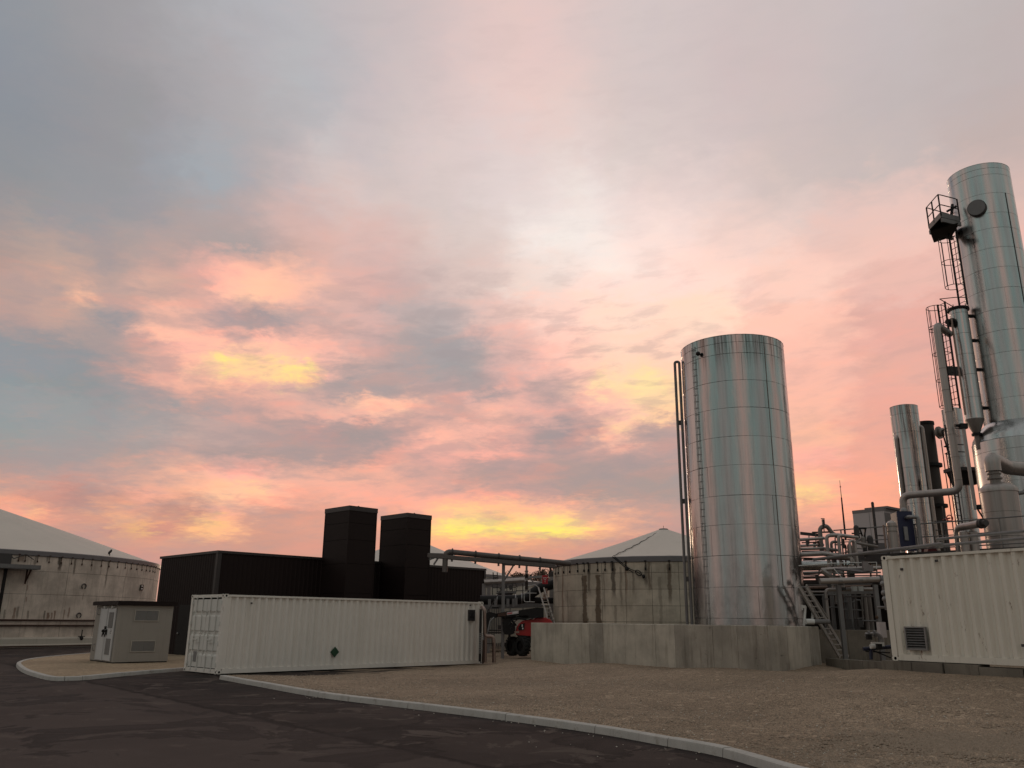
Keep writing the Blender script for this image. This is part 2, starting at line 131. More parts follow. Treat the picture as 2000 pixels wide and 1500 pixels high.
[(168, 153, 151), (142, 147, 151), (136, 145, 151), (136, 145, 151), (138, 146, 151), (140, 146, 151), (141, 146, 151), (142, 146, 151), (141, 146, 151), (141, 146, 150), (140, 145, 149), (142, 145, 148), (149, 146, 148), (158, 148, 149), (175, 153, 150), (203, 161, 151), (224, 169, 153), (223, 169, 153), (213, 166, 151), (217, 167, 152), (217, 167, 153), (214, 166, 154), (219, 168, 155), (221, 170, 157), (219, 171, 158), (216, 170, 158), (218, 172, 159), (229, 178, 161), (246, 188, 163), (253, 193, 165), (254, 193, 165), (250, 190, 164), (239, 182, 161), (219, 171, 157), (200, 161, 153), (199, 161, 153), (218, 170, 158), (236, 179, 162), (241, 182, 163), (237, 180, 163), (229, 175, 162), (225, 173, 161), (217, 170, 160), (211, 168, 159), (215, 171, 161), (234, 181, 166), (252, 191, 172), (255, 198, 172), (255, 207, 167), (255, 211, 164), (255, 212, 164), (255, 211, 164), (255, 210, 164), (255, 209, 164), (255, 208, 165), (250, 191, 163), (246, 185, 163), (246, 185, 163), (246, 185, 163), (246, 185, 163), (246, 185, 163), (245, 183, 163), (237, 176, 158), (231, 170, 155), (230, 169, 154), (230, 169, 154), (230, 170, 154), (230, 170, 154), (229, 170, 155), (217, 164, 151), (209, 159, 149), (209, 159, 149), (209, 159, 149), (210, 160, 149), (214, 163, 151), (222, 170, 155), (225, 172, 156), (225, 172, 156), (225, 173, 156)],
[(166, 152, 150), (140, 146, 150), (137, 145, 150), (137, 145, 150), (139, 146, 151), (141, 146, 151), (142, 146, 151), (142, 146, 151), (142, 146, 151), (142, 146, 150), (142, 145, 149), (146, 145, 148), (157, 147, 148), (176, 152, 148), (198, 159, 150), (221, 169, 154), (238, 177, 157), (246, 182, 158), (249, 185, 158), (248, 185, 158), (241, 182, 158), (235, 178, 158), (232, 176, 158), (224, 175, 159), (212, 171, 159), (196, 163, 156), (183, 158, 154), (178, 156, 153), (179, 157, 153), (180, 158, 154), (181, 159, 154), (189, 160, 154), (196, 162, 155), (193, 161, 155), (192, 160, 155), (198, 162, 156), (216, 170, 160), (225, 174, 162), (231, 177, 163), (232, 177, 163), (219, 171, 161), (199, 163, 156), (189, 159, 154), (207, 169, 159), (232, 183, 167), (245, 191, 170), (255, 199, 171), (255, 209, 169), (255, 215, 166), (255, 214, 165), (255, 211, 165), (255, 209, 165), (255, 208, 165), (255, 208, 165), (255, 208, 165), (255, 201, 165), (246, 185, 164), (246, 185, 164), (246, 185, 164), (246, 185, 164), (246, 185, 164), (245, 184, 164), (240, 179, 160), (231, 171, 156), (229, 170, 155), (229, 171, 155), (228, 171, 156), (228, 171, 156), (224, 169, 155), (210, 160, 149), (208, 159, 149), (208, 159, 149), (208, 159, 149), (208, 159, 149), (208, 159, 149), (209, 160, 149), (217, 166, 153), (223, 171, 156), (224, 172, 157)],
[(165, 152, 150), (146, 146, 149), (143, 145, 149), (142, 145, 149), (142, 145, 149), (141, 145, 150), (141, 146, 150), (142, 145, 150), (142, 145, 149), (143, 144, 148), (146, 145, 148), (155, 147, 148), (168, 150, 148), (187, 156, 149), (209, 164, 152), (222, 168, 154), (221, 166, 152), (255, 190, 161), (255, 202, 160), (255, 214, 150), (255, 206, 156), (255, 206, 155), (255, 205, 156), (255, 208, 153), (240, 197, 153), (197, 166, 153), (174, 155, 152), (170, 154, 152), (169, 154, 153), (169, 154, 153), (169, 154, 153), (171, 155, 153), (179, 157, 155), (184, 159, 156), (187, 160, 156), (187, 160, 156), (176, 156, 154), (170, 154, 153), (190, 160, 156), (215, 170, 161), (204, 166, 159), (198, 164, 157), (202, 167, 159), (220, 177, 164), (244, 193, 170), (255, 217, 168), (255, 218, 168), (255, 216, 168), (255, 222, 163), (255, 224, 162), (255, 216, 164), (255, 209, 166), (255, 208, 166), (255, 208, 166), (255, 208, 166), (255, 203, 166), (245, 185, 166), (245, 185, 166), (245, 185, 166), (245, 185, 166), (245, 185, 166), (244, 185, 166), (241, 182, 164), (230, 173, 158), (228, 172, 156), (227, 171, 156), (227, 171, 157), (227, 171, 156), (218, 166, 153), (209, 159, 149), (208, 159, 149), (208, 159, 149), (208, 159, 149), (208, 159, 149), (208, 159, 149), (208, 159, 149), (210, 160, 150), (219, 168, 155), (222, 171, 157)],
[(178, 153, 148), (174, 151, 147), (173, 151, 147), (172, 151, 147), (170, 150, 147), (168, 150, 147), (165, 149, 147), (160, 148, 147), (153, 146, 147), (153, 146, 147), (158, 148, 147), (166, 150, 147), (173, 152, 148), (185, 155, 149), (201, 161, 151), (226, 171, 157), (248, 183, 162), (255, 192, 163), (255, 210, 154), (255, 230, 134), (255, 209, 154), (255, 208, 154), (255, 210, 153), (255, 223, 142), (255, 224, 141), (249, 195, 160), (225, 176, 163), (204, 167, 158), (186, 160, 155), (176, 157, 154), (174, 156, 154), (173, 156, 154), (171, 156, 155), (172, 157, 155), (173, 157, 156), (170, 156, 155), (167, 155, 154), (169, 155, 154), (188, 161, 157), (209, 170, 163), (217, 174, 165), (220, 176, 166), (224, 178, 167), (236, 185, 170), (252, 196, 176), (255, 206, 176), (255, 210, 176), (255, 213, 176), (255, 220, 168), (255, 222, 165), (255, 214, 172), (255, 208, 176), (255, 207, 176), (255, 207, 175), (255, 207, 175), (255, 200, 172), (245, 185, 167), (244, 185, 167), (244, 185, 167), (244, 185, 167), (244, 185, 167), (244, 185, 167), (242, 183, 166), (231, 175, 159), (227, 171, 157), (227, 171, 157), (226, 171, 157), (226, 170, 157), (216, 164, 152), (209, 159, 149), (208, 159, 149), (208, 159, 149), (208, 159, 149), (208, 159, 149), (208, 159, 149), (208, 159, 149), (209, 159, 149), (215, 166, 154), (220, 170, 157)],
[(183, 154, 147), (183, 153, 146), (182, 153, 146), (182, 153, 146), (182, 153, 146), (182, 153, 146), (182, 153, 146), (183, 154, 147), (183, 156, 148), (182, 156, 148), (177, 154, 148), (169, 152, 148), (170, 152, 149), (182, 155, 150), (192, 157, 150), (217, 167, 156), (249, 181, 164), (255, 187, 165), (255, 192, 165), (255, 198, 163), (255, 195, 165), (255, 196, 165), (255, 198, 165), (255, 198, 166), (255, 194, 167), (253, 189, 167), (245, 184, 167), (232, 180, 166), (212, 171, 161), (194, 163, 157), (185, 160, 156), (175, 158, 156), (169, 156, 156), (166, 156, 156), (163, 156, 156), (160, 155, 156), (163, 156, 156), (176, 160, 158), (199, 167, 162), (212, 173, 165), (222, 177, 167), (234, 183, 171), (241, 188, 173), (249, 193, 176), (255, 200, 180), (255, 205, 181), (255, 208, 181), (255, 211, 180), (255, 212, 179), (255, 210, 179), (255, 208, 180), (255, 207, 181), (255, 207, 181), (255, 207, 181), (255, 206, 180), (255, 198, 176), (246, 191, 172), (246, 191, 173), (246, 191, 172), (246, 189, 171), (246, 188, 170), (246, 188, 170), (244, 186, 168), (232, 175, 161), (226, 170, 158), (226, 170, 157), (226, 170, 157), (225, 169, 157), (218, 165, 154), (208, 159, 149), (207, 159, 149), (207, 159, 149), (207, 159, 149), (207, 159, 149), (207, 159, 149), (207, 159, 149), (208, 159, 149), (213, 165, 153), (220, 171, 157)],
[(181, 154, 147), (179, 153, 146), (179, 153, 146), (180, 153, 146), (180, 153, 146), (181, 153, 146), (183, 154, 146), (187, 156, 147), (191, 159, 148), (189, 158, 148), (174, 154, 149), (152, 147, 149), (150, 146, 149), (178, 155, 151), (232, 179, 160), (252, 190, 165), (254, 190, 165), (254, 187, 165), (251, 185, 164), (222, 172, 159), (211, 168, 157), (249, 185, 166), (255, 189, 168), (255, 189, 167), (252, 186, 166), (247, 184, 165), (240, 181, 165), (217, 173, 163), (198, 165, 159), (199, 166, 160), (188, 162, 158), (175, 158, 156), (170, 157, 156), (166, 157, 157), (165, 157, 158), (164, 157, 158), (170, 159, 158), (190, 166, 161), (210, 173, 166), (217, 176, 167), (225, 180, 169), (240, 188, 175), (249, 194, 178), (255, 198, 181), (255, 202, 182), (255, 206, 183), (255, 209, 184), (255, 211, 185), (255, 211, 185), (255, 210, 185), (255, 209, 185), (255, 209, 185), (255, 209, 185), (255, 209, 185), (255, 209, 186), (255, 203, 182), (248, 193, 175), (248, 192, 173), (247, 191, 172), (247, 190, 172), (247, 190, 171), (247, 190, 171), (245, 188, 170), (233, 177, 163), (226, 171, 159), (225, 171, 158), (225, 171, 158), (224, 170, 158), (217, 165, 154), (207, 159, 149), (206, 159, 149), (206, 159, 149), (207, 159, 149), (207, 160, 150), (209, 161, 151), (212, 164, 153), (216, 168, 156), (219, 171, 159), (221, 172, 159)],
[(176, 153, 146), (175, 153, 146), (176, 153, 146), (176, 153, 146), (176, 153, 146), (178, 153, 146), (180, 154, 146), (184, 155, 147), (190, 158, 148), (193, 160, 148), (190, 160, 149), (169, 153, 150), (170, 153, 151), (190, 159, 152), (214, 170, 156), (235, 179, 160), (241, 182, 162), (226, 175, 160), (199, 162, 155), (180, 155, 152), (174, 153, 151), (178, 154, 152), (192, 160, 154), (211, 168, 158), (226, 175, 162), (233, 178, 163), (230, 177, 164), (213, 172, 163), (199, 166, 160), (200, 166, 161), (188, 162, 158), (175, 159, 157), (168, 157, 157), (165, 156, 157), (164, 156, 157), (165, 157, 158), (178, 162, 161), (208, 174, 167), (221, 180, 170), (223, 181, 171), (231, 186, 174), (252, 198, 182), (255, 202, 185), (255, 203, 186), (255, 204, 186), (255, 208, 188), (255, 211, 189), (255, 212, 189), (255, 211, 189), (255, 210, 188), (255, 210, 187), (255, 210, 188), (255, 211, 189), (255, 213, 190), (255, 215, 192), (255, 208, 187), (251, 197, 179), (251, 197, 178), (250, 196, 177), (250, 195, 176), (249, 194, 175), (248, 192, 173), (243, 187, 169), (228, 174, 161), (224, 172, 159), (224, 171, 159), (224, 171, 159), (224, 171, 159), (221, 169, 157), (209, 161, 151), (208, 160, 150), (210, 163, 152), (214, 166, 155), (217, 169, 158), (220, 172, 160), (221, 173, 161), (222, 173, 161), (222, 173, 161), (222, 174, 161)],
[(175, 152, 145), (174, 152, 145), (175, 152, 145), (175, 152, 146), (177, 153, 146), (179, 153, 146), (182, 154, 147), (184, 156, 148), (181, 156, 149), (213, 170, 151), (239, 183, 155), (208, 168, 152), (184, 158, 152), (192, 160, 152), (215, 170, 156), (232, 178, 160), (234, 179, 161), (215, 170, 158), (190, 159, 154), (172, 152, 152), (165, 150, 150), (163, 150, 151), (167, 152, 152), (175, 155, 154), (188, 161, 156), (202, 167, 160), (209, 171, 162), (212, 173, 164), (214, 174, 166), (210, 173, 166), (197, 169, 164), (184, 165, 162), (178, 163, 161), (174, 162, 161), (172, 162, 162), (175, 164, 163), (190, 169, 166), (215, 180, 172), (223, 184, 174), (226, 185, 175), (235, 192, 180), (251, 203, 188), (255, 206, 189), (255, 206, 189), (255, 207, 189), (255, 212, 192), (255, 214, 193), (255, 214, 193), (255, 213, 192), (255, 212, 190), (255, 212, 190), (255, 214, 192), (255, 216, 193), (255, 217, 194), (255, 217, 194), (255, 212, 190), (252, 198, 179), (251, 197, 178), (251, 197, 178), (251, 197, 178), (251, 197, 178), (250, 196, 178), (244, 190, 173), (227, 175, 162), (225, 173, 161), (225, 173, 161), (225, 173, 161), (225, 173, 161), (224, 173, 161), (218, 169, 158), (219, 171, 159), (221, 172, 160), (221, 173, 161), (222, 173, 161), (222, 174, 161), (222, 174, 162), (222, 174, 162), (222, 174, 162), (222, 174, 162)],
[(166, 147, 142), (166, 147, 142), (166, 148, 143), (168, 148, 143), (170, 149, 144), (174, 151, 145), (180, 154, 146), (189, 157, 147), (198, 162, 148), (206, 166, 149), (204, 165, 150), (192, 161, 150), (187, 159, 151), (189, 160, 151), (196, 162, 152), (205, 166, 153), (212, 168, 155), (214, 168, 156), (214, 168, 157), (211, 168, 158), (211, 170, 157), (209, 170, 157), (205, 169, 158), (199, 167, 159), (193, 164, 158), (194, 165, 159), (199, 167, 160), (209, 172, 164), (213, 174, 166), (210, 174, 167), (200, 172, 167), (189, 169, 166), (185, 169, 166), (184, 169, 167), (184, 170, 168), (187, 171, 169), (199, 177, 172), (218, 186, 177), (226, 189, 179), (229, 192, 181), (238, 199, 186), (248, 206, 192), (251, 209, 194), (253, 209, 194), (255, 212, 195), (255, 216, 197), (255, 217, 197), (255, 217, 197), (255, 217, 197), (255, 216, 195), (255, 217, 194), (255, 217, 194), (255, 217, 194), (255, 217, 194), (255, 217, 194), (255, 215, 192), (253, 201, 182), (251, 198, 179), (251, 198, 179), (251, 198, 179), (251, 198, 179), (250, 197, 179), (244, 193, 176), (231, 183, 170), (230, 182, 170), (230, 182, 170), (230, 182, 170), (230, 182, 170), (230, 182, 170), (226, 179, 166), (222, 174, 162), (222, 174, 162), (223, 174, 162), (223, 175, 162), (223, 175, 163), (223, 175, 163), (223, 175, 163), (223, 175, 163), (223, 176, 164)],
[(162, 145, 141), (162, 145, 141), (162, 145, 141), (163, 146, 141), (165, 147, 142), (168, 149, 143), (174, 152, 145), (183, 157, 147), (190, 160, 148), (193, 161, 149), (191, 160, 149), (187, 159, 150), (187, 159, 150), (199, 164, 153), (211, 170, 155), (204, 166, 153), (205, 164, 153), (208, 166, 155), (241, 180, 162), (255, 191, 166), (255, 197, 166), (255, 198, 166), (255, 194, 166), (242, 187, 166), (228, 180, 164), (218, 175, 164), (214, 174, 165), (213, 174, 165), (212, 174, 166), (205, 172, 166), (191, 169, 166), (189, 169, 166), (187, 169, 167), (185, 170, 168), (186, 171, 169), (190, 173, 170), (202, 179, 174), (218, 186, 178), (226, 190, 180), (230, 193, 182), (239, 200, 187), (247, 206, 192), (250, 209, 194), (252, 210, 195), (255, 212, 196), (255, 216, 197), (255, 217, 198), (255, 217, 198), (255, 217, 198), (255, 217, 197), (255, 217, 196), (255, 217, 195), (255, 217, 195), (255, 217, 195), (255, 217, 195), (255, 215, 194), (252, 205, 188), (249, 203, 186), (248, 203, 186), (248, 203, 187), (248, 203, 187), (248, 202, 186), (241, 195, 180), (232, 185, 173), (231, 184, 172), (231, 184, 171), (231, 184, 171), (231, 184, 171), (231, 184, 171), (230, 183, 171), (227, 181, 169), (227, 181, 169), (227, 181, 169), (227, 181, 169), (227, 182, 169), (227, 182, 170), (227, 182, 170), (227, 182, 170), (228, 182, 170)],
[(161, 145, 141), (161, 145, 141), (162, 146, 142), (164, 147, 142), (167, 148, 143), (172, 151, 145), (178, 155, 146), (181, 157, 148), (181, 158, 149), (176, 156, 149), (170, 153, 149), (171, 153, 150), (178, 156, 150), (188, 159, 151), (197, 162, 152), (204, 164, 153), (208, 165, 155), (208, 165, 156), (246, 181, 163), (255, 189, 166), (255, 195, 166), (255, 196, 166), (255, 195, 165), (255, 192, 165), (246, 188, 166), (235, 184, 167), (227, 180, 167), (219, 176, 166), (212, 172, 164), (206, 170, 164), (201, 170, 165), (196, 171, 166), (195, 172, 168), (196, 175, 171), (200, 179, 174), (204, 182, 177), (210, 186, 179), (218, 189, 181), (226, 193, 184), (232, 199, 189), (237, 205, 194), (242, 209, 197), (245, 210, 197), (248, 211, 198), (253, 215, 200), (255, 218, 203), (255, 219, 205), (255, 219, 205), (255, 219, 205), (255, 219, 205), (255, 218, 204), (255, 217, 203), (255, 217, 202), (255, 217, 202), (255, 217, 201), (255, 214, 198), (250, 206, 191), (248, 204, 189), (248, 204, 188), (248, 204, 188), (248, 204, 188), (247, 204, 188), (244, 200, 185), (236, 190, 177), (232, 186, 173), (231, 185, 172), (231, 184, 172), (231, 184, 172), (231, 184, 172), (230, 184, 171), (228, 183, 171), (228, 183, 171), (228, 183, 171), (228, 183, 171), (228, 183, 171), (228, 183, 171), (228, 183, 171), (228, 183, 171), (228, 183, 171)],
[(152, 144, 144), (153, 144, 144), (154, 145, 144), (157, 146, 144), (160, 148, 145), (165, 150, 146), (168, 152, 147), (171, 154, 148), (172, 154, 149), (168, 153, 150), (164, 151, 150), (164, 151, 150), (169, 153, 150), (175, 156, 151), (180, 157, 152), (188, 160, 152), (203, 164, 154), (222, 171, 159), (238, 178, 162), (247, 183, 164), (252, 187, 164), (254, 189, 164), (253, 190, 164), (248, 188, 165), (241, 186, 166), (233, 182, 167), (225, 178, 167), (217, 174, 165), (210, 171, 164), (206, 170, 163), (202, 170, 165), (199, 171, 167), (199, 174, 169), (202, 178, 173), (207, 183, 177), (212, 187, 180), (215, 190, 183), (218, 193, 185), (226, 201, 192), (233, 209, 199), (235, 212, 201), (236, 212, 202), (237, 213, 202), (241, 214, 203), (249, 218, 206), (253, 220, 208), (254, 220, 208), (255, 221, 209), (255, 221, 208), (255, 220, 208), (254, 220, 207), (254, 218, 206), (255, 217, 204), (255, 217, 203), (255, 216, 202), (255, 215, 200), (250, 208, 194), (248, 205, 189), (247, 204, 188), (247, 204, 188), (247, 203, 188), (246, 202, 187), (243, 199, 185), (239, 196, 182), (238, 194, 181), (237, 193, 180), (236, 192, 179), (236, 191, 178), (234, 189, 176), (230, 185, 173), (227, 184, 172), (227, 183, 172), (227, 183, 172), (227, 183, 172), (227, 183, 172), (226, 183, 172), (226, 184, 172), (226, 184, 172), (226, 184, 172)],
[(147, 144, 146), (148, 144, 146), (148, 144, 146), (148, 144, 146), (148, 144, 146), (148, 145, 147), (148, 146, 148), (148, 147, 149), (149, 147, 151), (149, 148, 151), (151, 149, 152), (156, 150, 152), (162, 153, 152), (169, 155, 153), (174, 156, 153), (176, 157, 153), (175, 157, 154), (172, 157, 154), (169, 157, 155), (169, 157, 155), (172, 158, 156), (183, 161, 157), (195, 166, 159), (204, 170, 161), (209, 173, 164), (213, 175, 165), (214, 176, 167), (214, 176, 168), (211, 176, 169), (209, 176, 170), (208, 176, 170), (206, 177, 171), (205, 179, 174), (208, 184, 178), (211, 188, 182), (214, 191, 184), (216, 193, 186), (219, 196, 189), (225, 202, 194), (231, 209, 200), (235, 213, 204), (236, 216, 207), (238, 218, 209), (241, 221, 212), (244, 224, 215), (246, 228, 219), (245, 231, 221), (246, 229, 220), (248, 225, 215), (250, 222, 211), (252, 220, 209), (252, 218, 206), (252, 215, 203), (249, 213, 200), (246, 211, 199), (244, 210, 198), (243, 209, 198), (243, 209, 197), (243, 209, 197), (242, 206, 194), (240, 201, 188), (236, 195, 183), (233, 193, 181), (232, 193, 181), (232, 193, 181), (233, 193, 181), (234, 193, 182), (234, 194, 182), (233, 194, 182), (225, 189, 179), (218, 185, 175), (217, 184, 175), (217, 184, 174), (216, 184, 174), (216, 184, 174), (216, 184, 174), (216, 184, 174), (216, 184, 174), (216, 184, 174)],
[(139, 142, 147), (140, 142, 147), (140, 142, 147), (140, 142, 147), (140, 143, 147), (141, 143, 147), (142, 144, 148), (143, 145, 149), (145, 146, 150), (146, 147, 151), (147, 147, 151), (148, 148, 152), (150, 149, 153), (153, 150, 154), (158, 153, 155), (164, 156, 156), (168, 157, 157), (171, 159, 158), (174, 160, 159), (180, 163, 161), (189, 167, 163), (198, 172, 167), (205, 175, 169), (209, 177, 170), (211, 178, 171), (212, 179, 172), (213, 181, 173), (214, 182, 175), (214, 183, 176), (214, 183, 176), (214, 184, 178), (214, 187, 180), (215, 191, 184), (216, 195, 189), (215, 197, 191), (216, 198, 192), (217, 199, 193), (219, 201, 195), (223, 206, 200), (230, 216, 210), (237, 224, 218), (240, 228, 222), (241, 230, 223), (241, 230, 223), (241, 229, 223), (242, 229, 222), (243, 226, 219), (245, 223, 215), (246, 221, 213), (245, 220, 212), (245, 220, 211), (243, 218, 210), (241, 215, 207), (238, 211, 202), (235, 206, 197), (232, 204, 195), (229, 202, 194), (227, 201, 193), (225, 200, 192), (223, 199, 192), (221, 198, 191), (221, 196, 189), (223, 194, 186), (225, 193, 185), (226, 193, 184), (226, 193, 184), (226, 193, 184), (226, 193, 184), (225, 192, 183), (221, 190, 181), (213, 185, 177), (206, 180, 173), (203, 179, 172), (202, 178, 172), (202, 178, 171), (202, 178, 171), (201, 178, 171), (201, 178, 171), (201, 178, 171)],
[(136, 140, 148), (136, 140, 148), (136, 140, 148), (136, 140, 148), (136, 141, 148), (137, 141, 148), (139, 142, 148), (141, 143, 149), (144, 144, 149), (146, 145, 149), (147, 146, 150), (148, 148, 151), (150, 150, 155), (151, 153, 159), (152, 155, 161), (155, 158, 164), (159, 164, 170), (160, 165, 171), (162, 165, 170), (169, 165, 169), (176, 168, 169), (182, 171, 171), (189, 175, 175), (195, 180, 179), (202, 185, 182), (206, 189, 186), (209, 191, 187), (211, 192, 188), (211, 192, 188), (211, 193, 188), (211, 193, 189), (210, 193, 189), (210, 194, 190), (210, 195, 191), (211, 196, 192), (214, 198, 195), (216, 202, 198), (220, 205, 202), (222, 207, 204), (224, 209, 206), (225, 211, 207), (228, 214, 210), (231, 217, 213), (233, 220, 215), (234, 222, 216), (234, 221, 216), (233, 218, 213), (232, 215, 210), (231, 212, 207), (230, 209, 204), (229, 208, 202), (227, 206, 201), (226, 205, 200), (224, 204, 199), (222, 202, 197), (219, 199, 194), (215, 196, 191), (212, 193, 188), (209, 191, 186), (206, 189, 184), (203, 187, 183), (202, 186, 182), (200, 185, 181), (199, 184, 180), (198, 183, 180), (197, 183, 179), (196, 182, 179), (195, 181, 178), (194, 180, 177), (193, 178, 175), (191, 175, 172), (191, 174, 170), (190, 173, 169), (190, 173, 169), (190, 173, 169), (190, 173, 169), (190, 173, 169), (190, 173, 169), (190, 173, 169)],
[(137, 142, 150), (137, 142, 150), (137, 142, 150), (138, 142, 150), (139, 143, 150), (140, 143, 150), (142, 144, 150), (144, 145, 150), (146, 146, 150), (147, 146, 150), (148, 147, 151), (149, 148, 151), (151, 149, 152), (154, 151, 155), (158, 155, 159), (162, 159, 162), (166, 162, 165), (168, 164, 167), (170, 166, 168), (171, 167, 169), (173, 168, 170), (175, 170, 172), (180, 173, 175), (184, 177, 178), (189, 181, 182), (196, 188, 188), (198, 188, 188), (197, 186, 186), (199, 187, 187), (201, 189, 188), (205, 191, 189), (208, 193, 191), (211, 195, 193), (213, 197, 194), (215, 198, 195), (216, 199, 196), (217, 200, 198), (218, 202, 199), (219, 203, 200), (220, 204, 201), (221, 204, 201), (223, 205, 201), (224, 206, 201), (224, 206, 201), (224, 206, 201), (222, 205, 201), (221, 204, 200), (218, 203, 198), (216, 201, 197), (214, 199, 195), (213, 198, 194), (212, 196, 193), (211, 195, 192), (210, 194, 191), (208, 192, 190), (206, 190, 188), (204, 189, 186), (202, 187, 185), (201, 186, 184), (201, 186, 183), (200, 185, 183), (199, 184, 182), (197, 183, 181), (195, 182, 180), (193, 181, 179), (192, 180, 179), (191, 179, 178), (190, 179, 178), (190, 179, 178), (189, 178, 177), (189, 177, 176), (188, 176, 175), (188, 175, 174), (187, 175, 173), (187, 174, 173), (187, 174, 173), (187, 174, 173), (187, 174, 173), (187, 174, 173)],
[(141, 146, 152), (141, 146, 152), (141, 146, 152), (142, 146, 152), (143, 146, 152), (144, 147, 152), (146, 147, 152), (148, 148, 152), (150, 149, 153), (152, 150, 154), (154, 152, 155), (156, 153, 157), (158, 155, 158), (160, 157, 160), (162, 159, 162), (164, 161, 164), (167, 163, 166), (169, 165, 168), (171, 167, 170), (174, 170, 173), (177, 174, 177), (178, 177, 180), (178, 178, 181), (178, 178, 182), (180, 178, 182), (183, 179, 182), (188, 181, 183), (192, 182, 184), (196, 184, 185), (199, 186, 186), (202, 188, 187), (205, 189, 188), (208, 191, 189), (211, 192, 190), (214, 194, 191), (216, 195, 192), (219, 196, 192), (221, 197, 193), (223, 198, 193), (225, 198, 193), (226, 199, 193), (226, 199, 193), (225, 199, 193), (224, 199, 193), (221, 198, 193), (218, 197, 192), (215, 196, 192), (212, 195, 191), (210, 194, 191), (209, 193, 191), (208, 193, 190), (207, 192, 190), (206, 191, 189), (205, 190, 188), (204, 189, 187), (203, 187, 186), (203, 186, 185), (202, 186, 185), (202, 186, 184), (202, 185, 184), (201, 185, 184), (200, 185, 184), (199, 184, 183), (197, 184, 183), (195, 183, 182), (194, 182, 182), (193, 182, 182), (192, 181, 181), (191, 181, 181), (191, 180, 180), (190, 180, 179), (189, 179, 178), (188, 178, 177), (187, 177, 176), (186, 176, 175), (186, 176, 175), (185, 175, 174), (185, 175, 174), (185, 175, 174)],
[(146, 147, 152), (147, 148, 152), (148, 148, 152), (149, 149, 152), (150, 149, 152), (151, 150, 153), (152, 150, 153), (153, 151, 154), (154, 152, 155), (155, 153, 156), (157, 155, 158), (159, 158, 161), (162, 161, 164), (165, 164, 168), (167, 167, 171), (170, 170, 174), (172, 172, 176), (173, 173, 178), (175, 175, 179), (176, 175, 180), (177, 176, 180), (179, 177, 181), (181, 178, 181), (183, 179, 181), (185, 179, 182), (188, 180, 182), (190, 181, 183), (192, 182, 183), (193, 183, 183), (195, 183, 184), (197, 184, 184), (199, 185, 185), (203, 187, 186), (206, 188, 187), (210, 190, 188), (214, 192, 189), (217, 193, 189), (220, 194, 190), (221, 195, 190), (222, 195, 190), (222, 195, 191), (221, 195, 191), (220, 195, 191), (218, 195, 191), (215, 194, 191), (213, 194, 191), (210, 193, 191), (209, 193, 191), (208, 193, 191), (207, 193, 191), (206, 192, 191), (206, 192, 190), (205, 191, 190), (204, 190, 189), (203, 189, 188), (202, 188, 187), (201, 187, 186), (200, 186, 185), (199, 186, 185), (199, 186, 185), (198, 185, 184), (198, 185, 184), (197, 185, 184), (197, 185, 184), (196, 184, 184), (195, 184, 184), (194, 184, 184), (193, 183, 184), (193, 183, 184), (192, 183, 183), (192, 183, 183), (191, 182, 183), (191, 182, 182), (190, 181, 182), (190, 181, 181), (189, 180, 180), (188, 179, 179), (188, 178, 178), (187, 177, 177)],
[(153, 151, 154), (154, 152, 155), (155, 153, 156), (156, 155, 158), (158, 157, 160), (160, 159, 162), (162, 161, 165), (164, 164, 167), (166, 166, 170), (168, 168, 172), (169, 170, 174), (171, 171, 176), (172, 173, 177), (173, 174, 178), (174, 175, 179), (175, 175, 180), (177, 176, 180), (178, 177, 181), (179, 177, 181), (181, 178, 181), (182, 178, 181), (184, 179, 181), (185, 179, 181), (187, 180, 182), (188, 180, 182), (189, 181, 182), (190, 181, 182), (192, 182, 182), (193, 182, 183), (195, 183, 183), (198, 184, 184), (201, 186, 184), (204, 187, 185), (208, 189, 186), (211, 190, 187), (214, 191, 188), (216, 192, 188), (218, 193, 189), (219, 194, 189), (219, 194, 189), (219, 194, 190), (219, 194, 190), (218, 194, 190), (217, 194, 190), (215, 194, 191), (213, 194, 191), (212, 194, 191), (210, 193, 191), (209, 193, 192), (208, 193, 192), (207, 193, 192), (206, 193, 191), (206, 192, 191), (205, 192, 191), (204, 191, 190), (204, 191, 190), (203, 190, 189), (202, 189, 188), (201, 188, 187), (200, 188, 186), (200, 187, 186), (199, 186, 185), (199, 186, 185), (198, 186, 185), (198, 185, 185), (198, 185, 184), (197, 185, 184), (197, 185, 184), (196, 185, 184), (195, 184, 184), (195, 184, 184), (194, 184, 184), (194, 184, 184), (193, 183, 184), (193, 183, 184), (192, 183, 183), (192, 183, 183), (191, 182, 183), (191, 182, 183)]]
AROUND = {0: [(150, 134, 127), (148, 142, 138), (166, 160, 157)], 1: [(176, 150, 140), (198, 160, 148), (188, 170, 163)],
          2: [(136, 140, 136), (121, 153, 149), (148, 167, 165)], 3: [(206, 168, 152), (200, 174, 165), (188, 178, 172)]}
OUTSIDE = [(-180,1),(-158,2),(-138,0),(-118,2),(-98,1),(-78,2),(-60,3),(60,3),(80,2),(98,1),(118,2),(138,0),(160,2),(180,1)]
world = bpy.data.worlds.new('World'); SC.world = world; world.use_nodes = True
w = NT(world.node_tree); w.n.clear()
tc = w.node('ShaderNodeTexCoord')
dx, dy, dz = w.sep(tc.outputs['Generated'])
az = w.math('ARCTAN2', dx, dy)
el = w.math('ARCSINE', w.math('MINIMUM', w.math('MAXIMUM', dz, -1.0), 1.0))
el_d = w.math('MULTIPLY', el, 180 / PI)
az_d = w.math('MULTIPLY', az, 180 / PI)
k = w.math('ADD', w.math('MAXIMUM', dz, 0.0), 0.16)
cloud_plane = w.comb(w.math('DIVIDE', dx, k), w.math('DIVIDE', dy, k), 0.0)
n_warp = w.noise(cloud_plane, 2.2, 5, 0.55, 0.2)
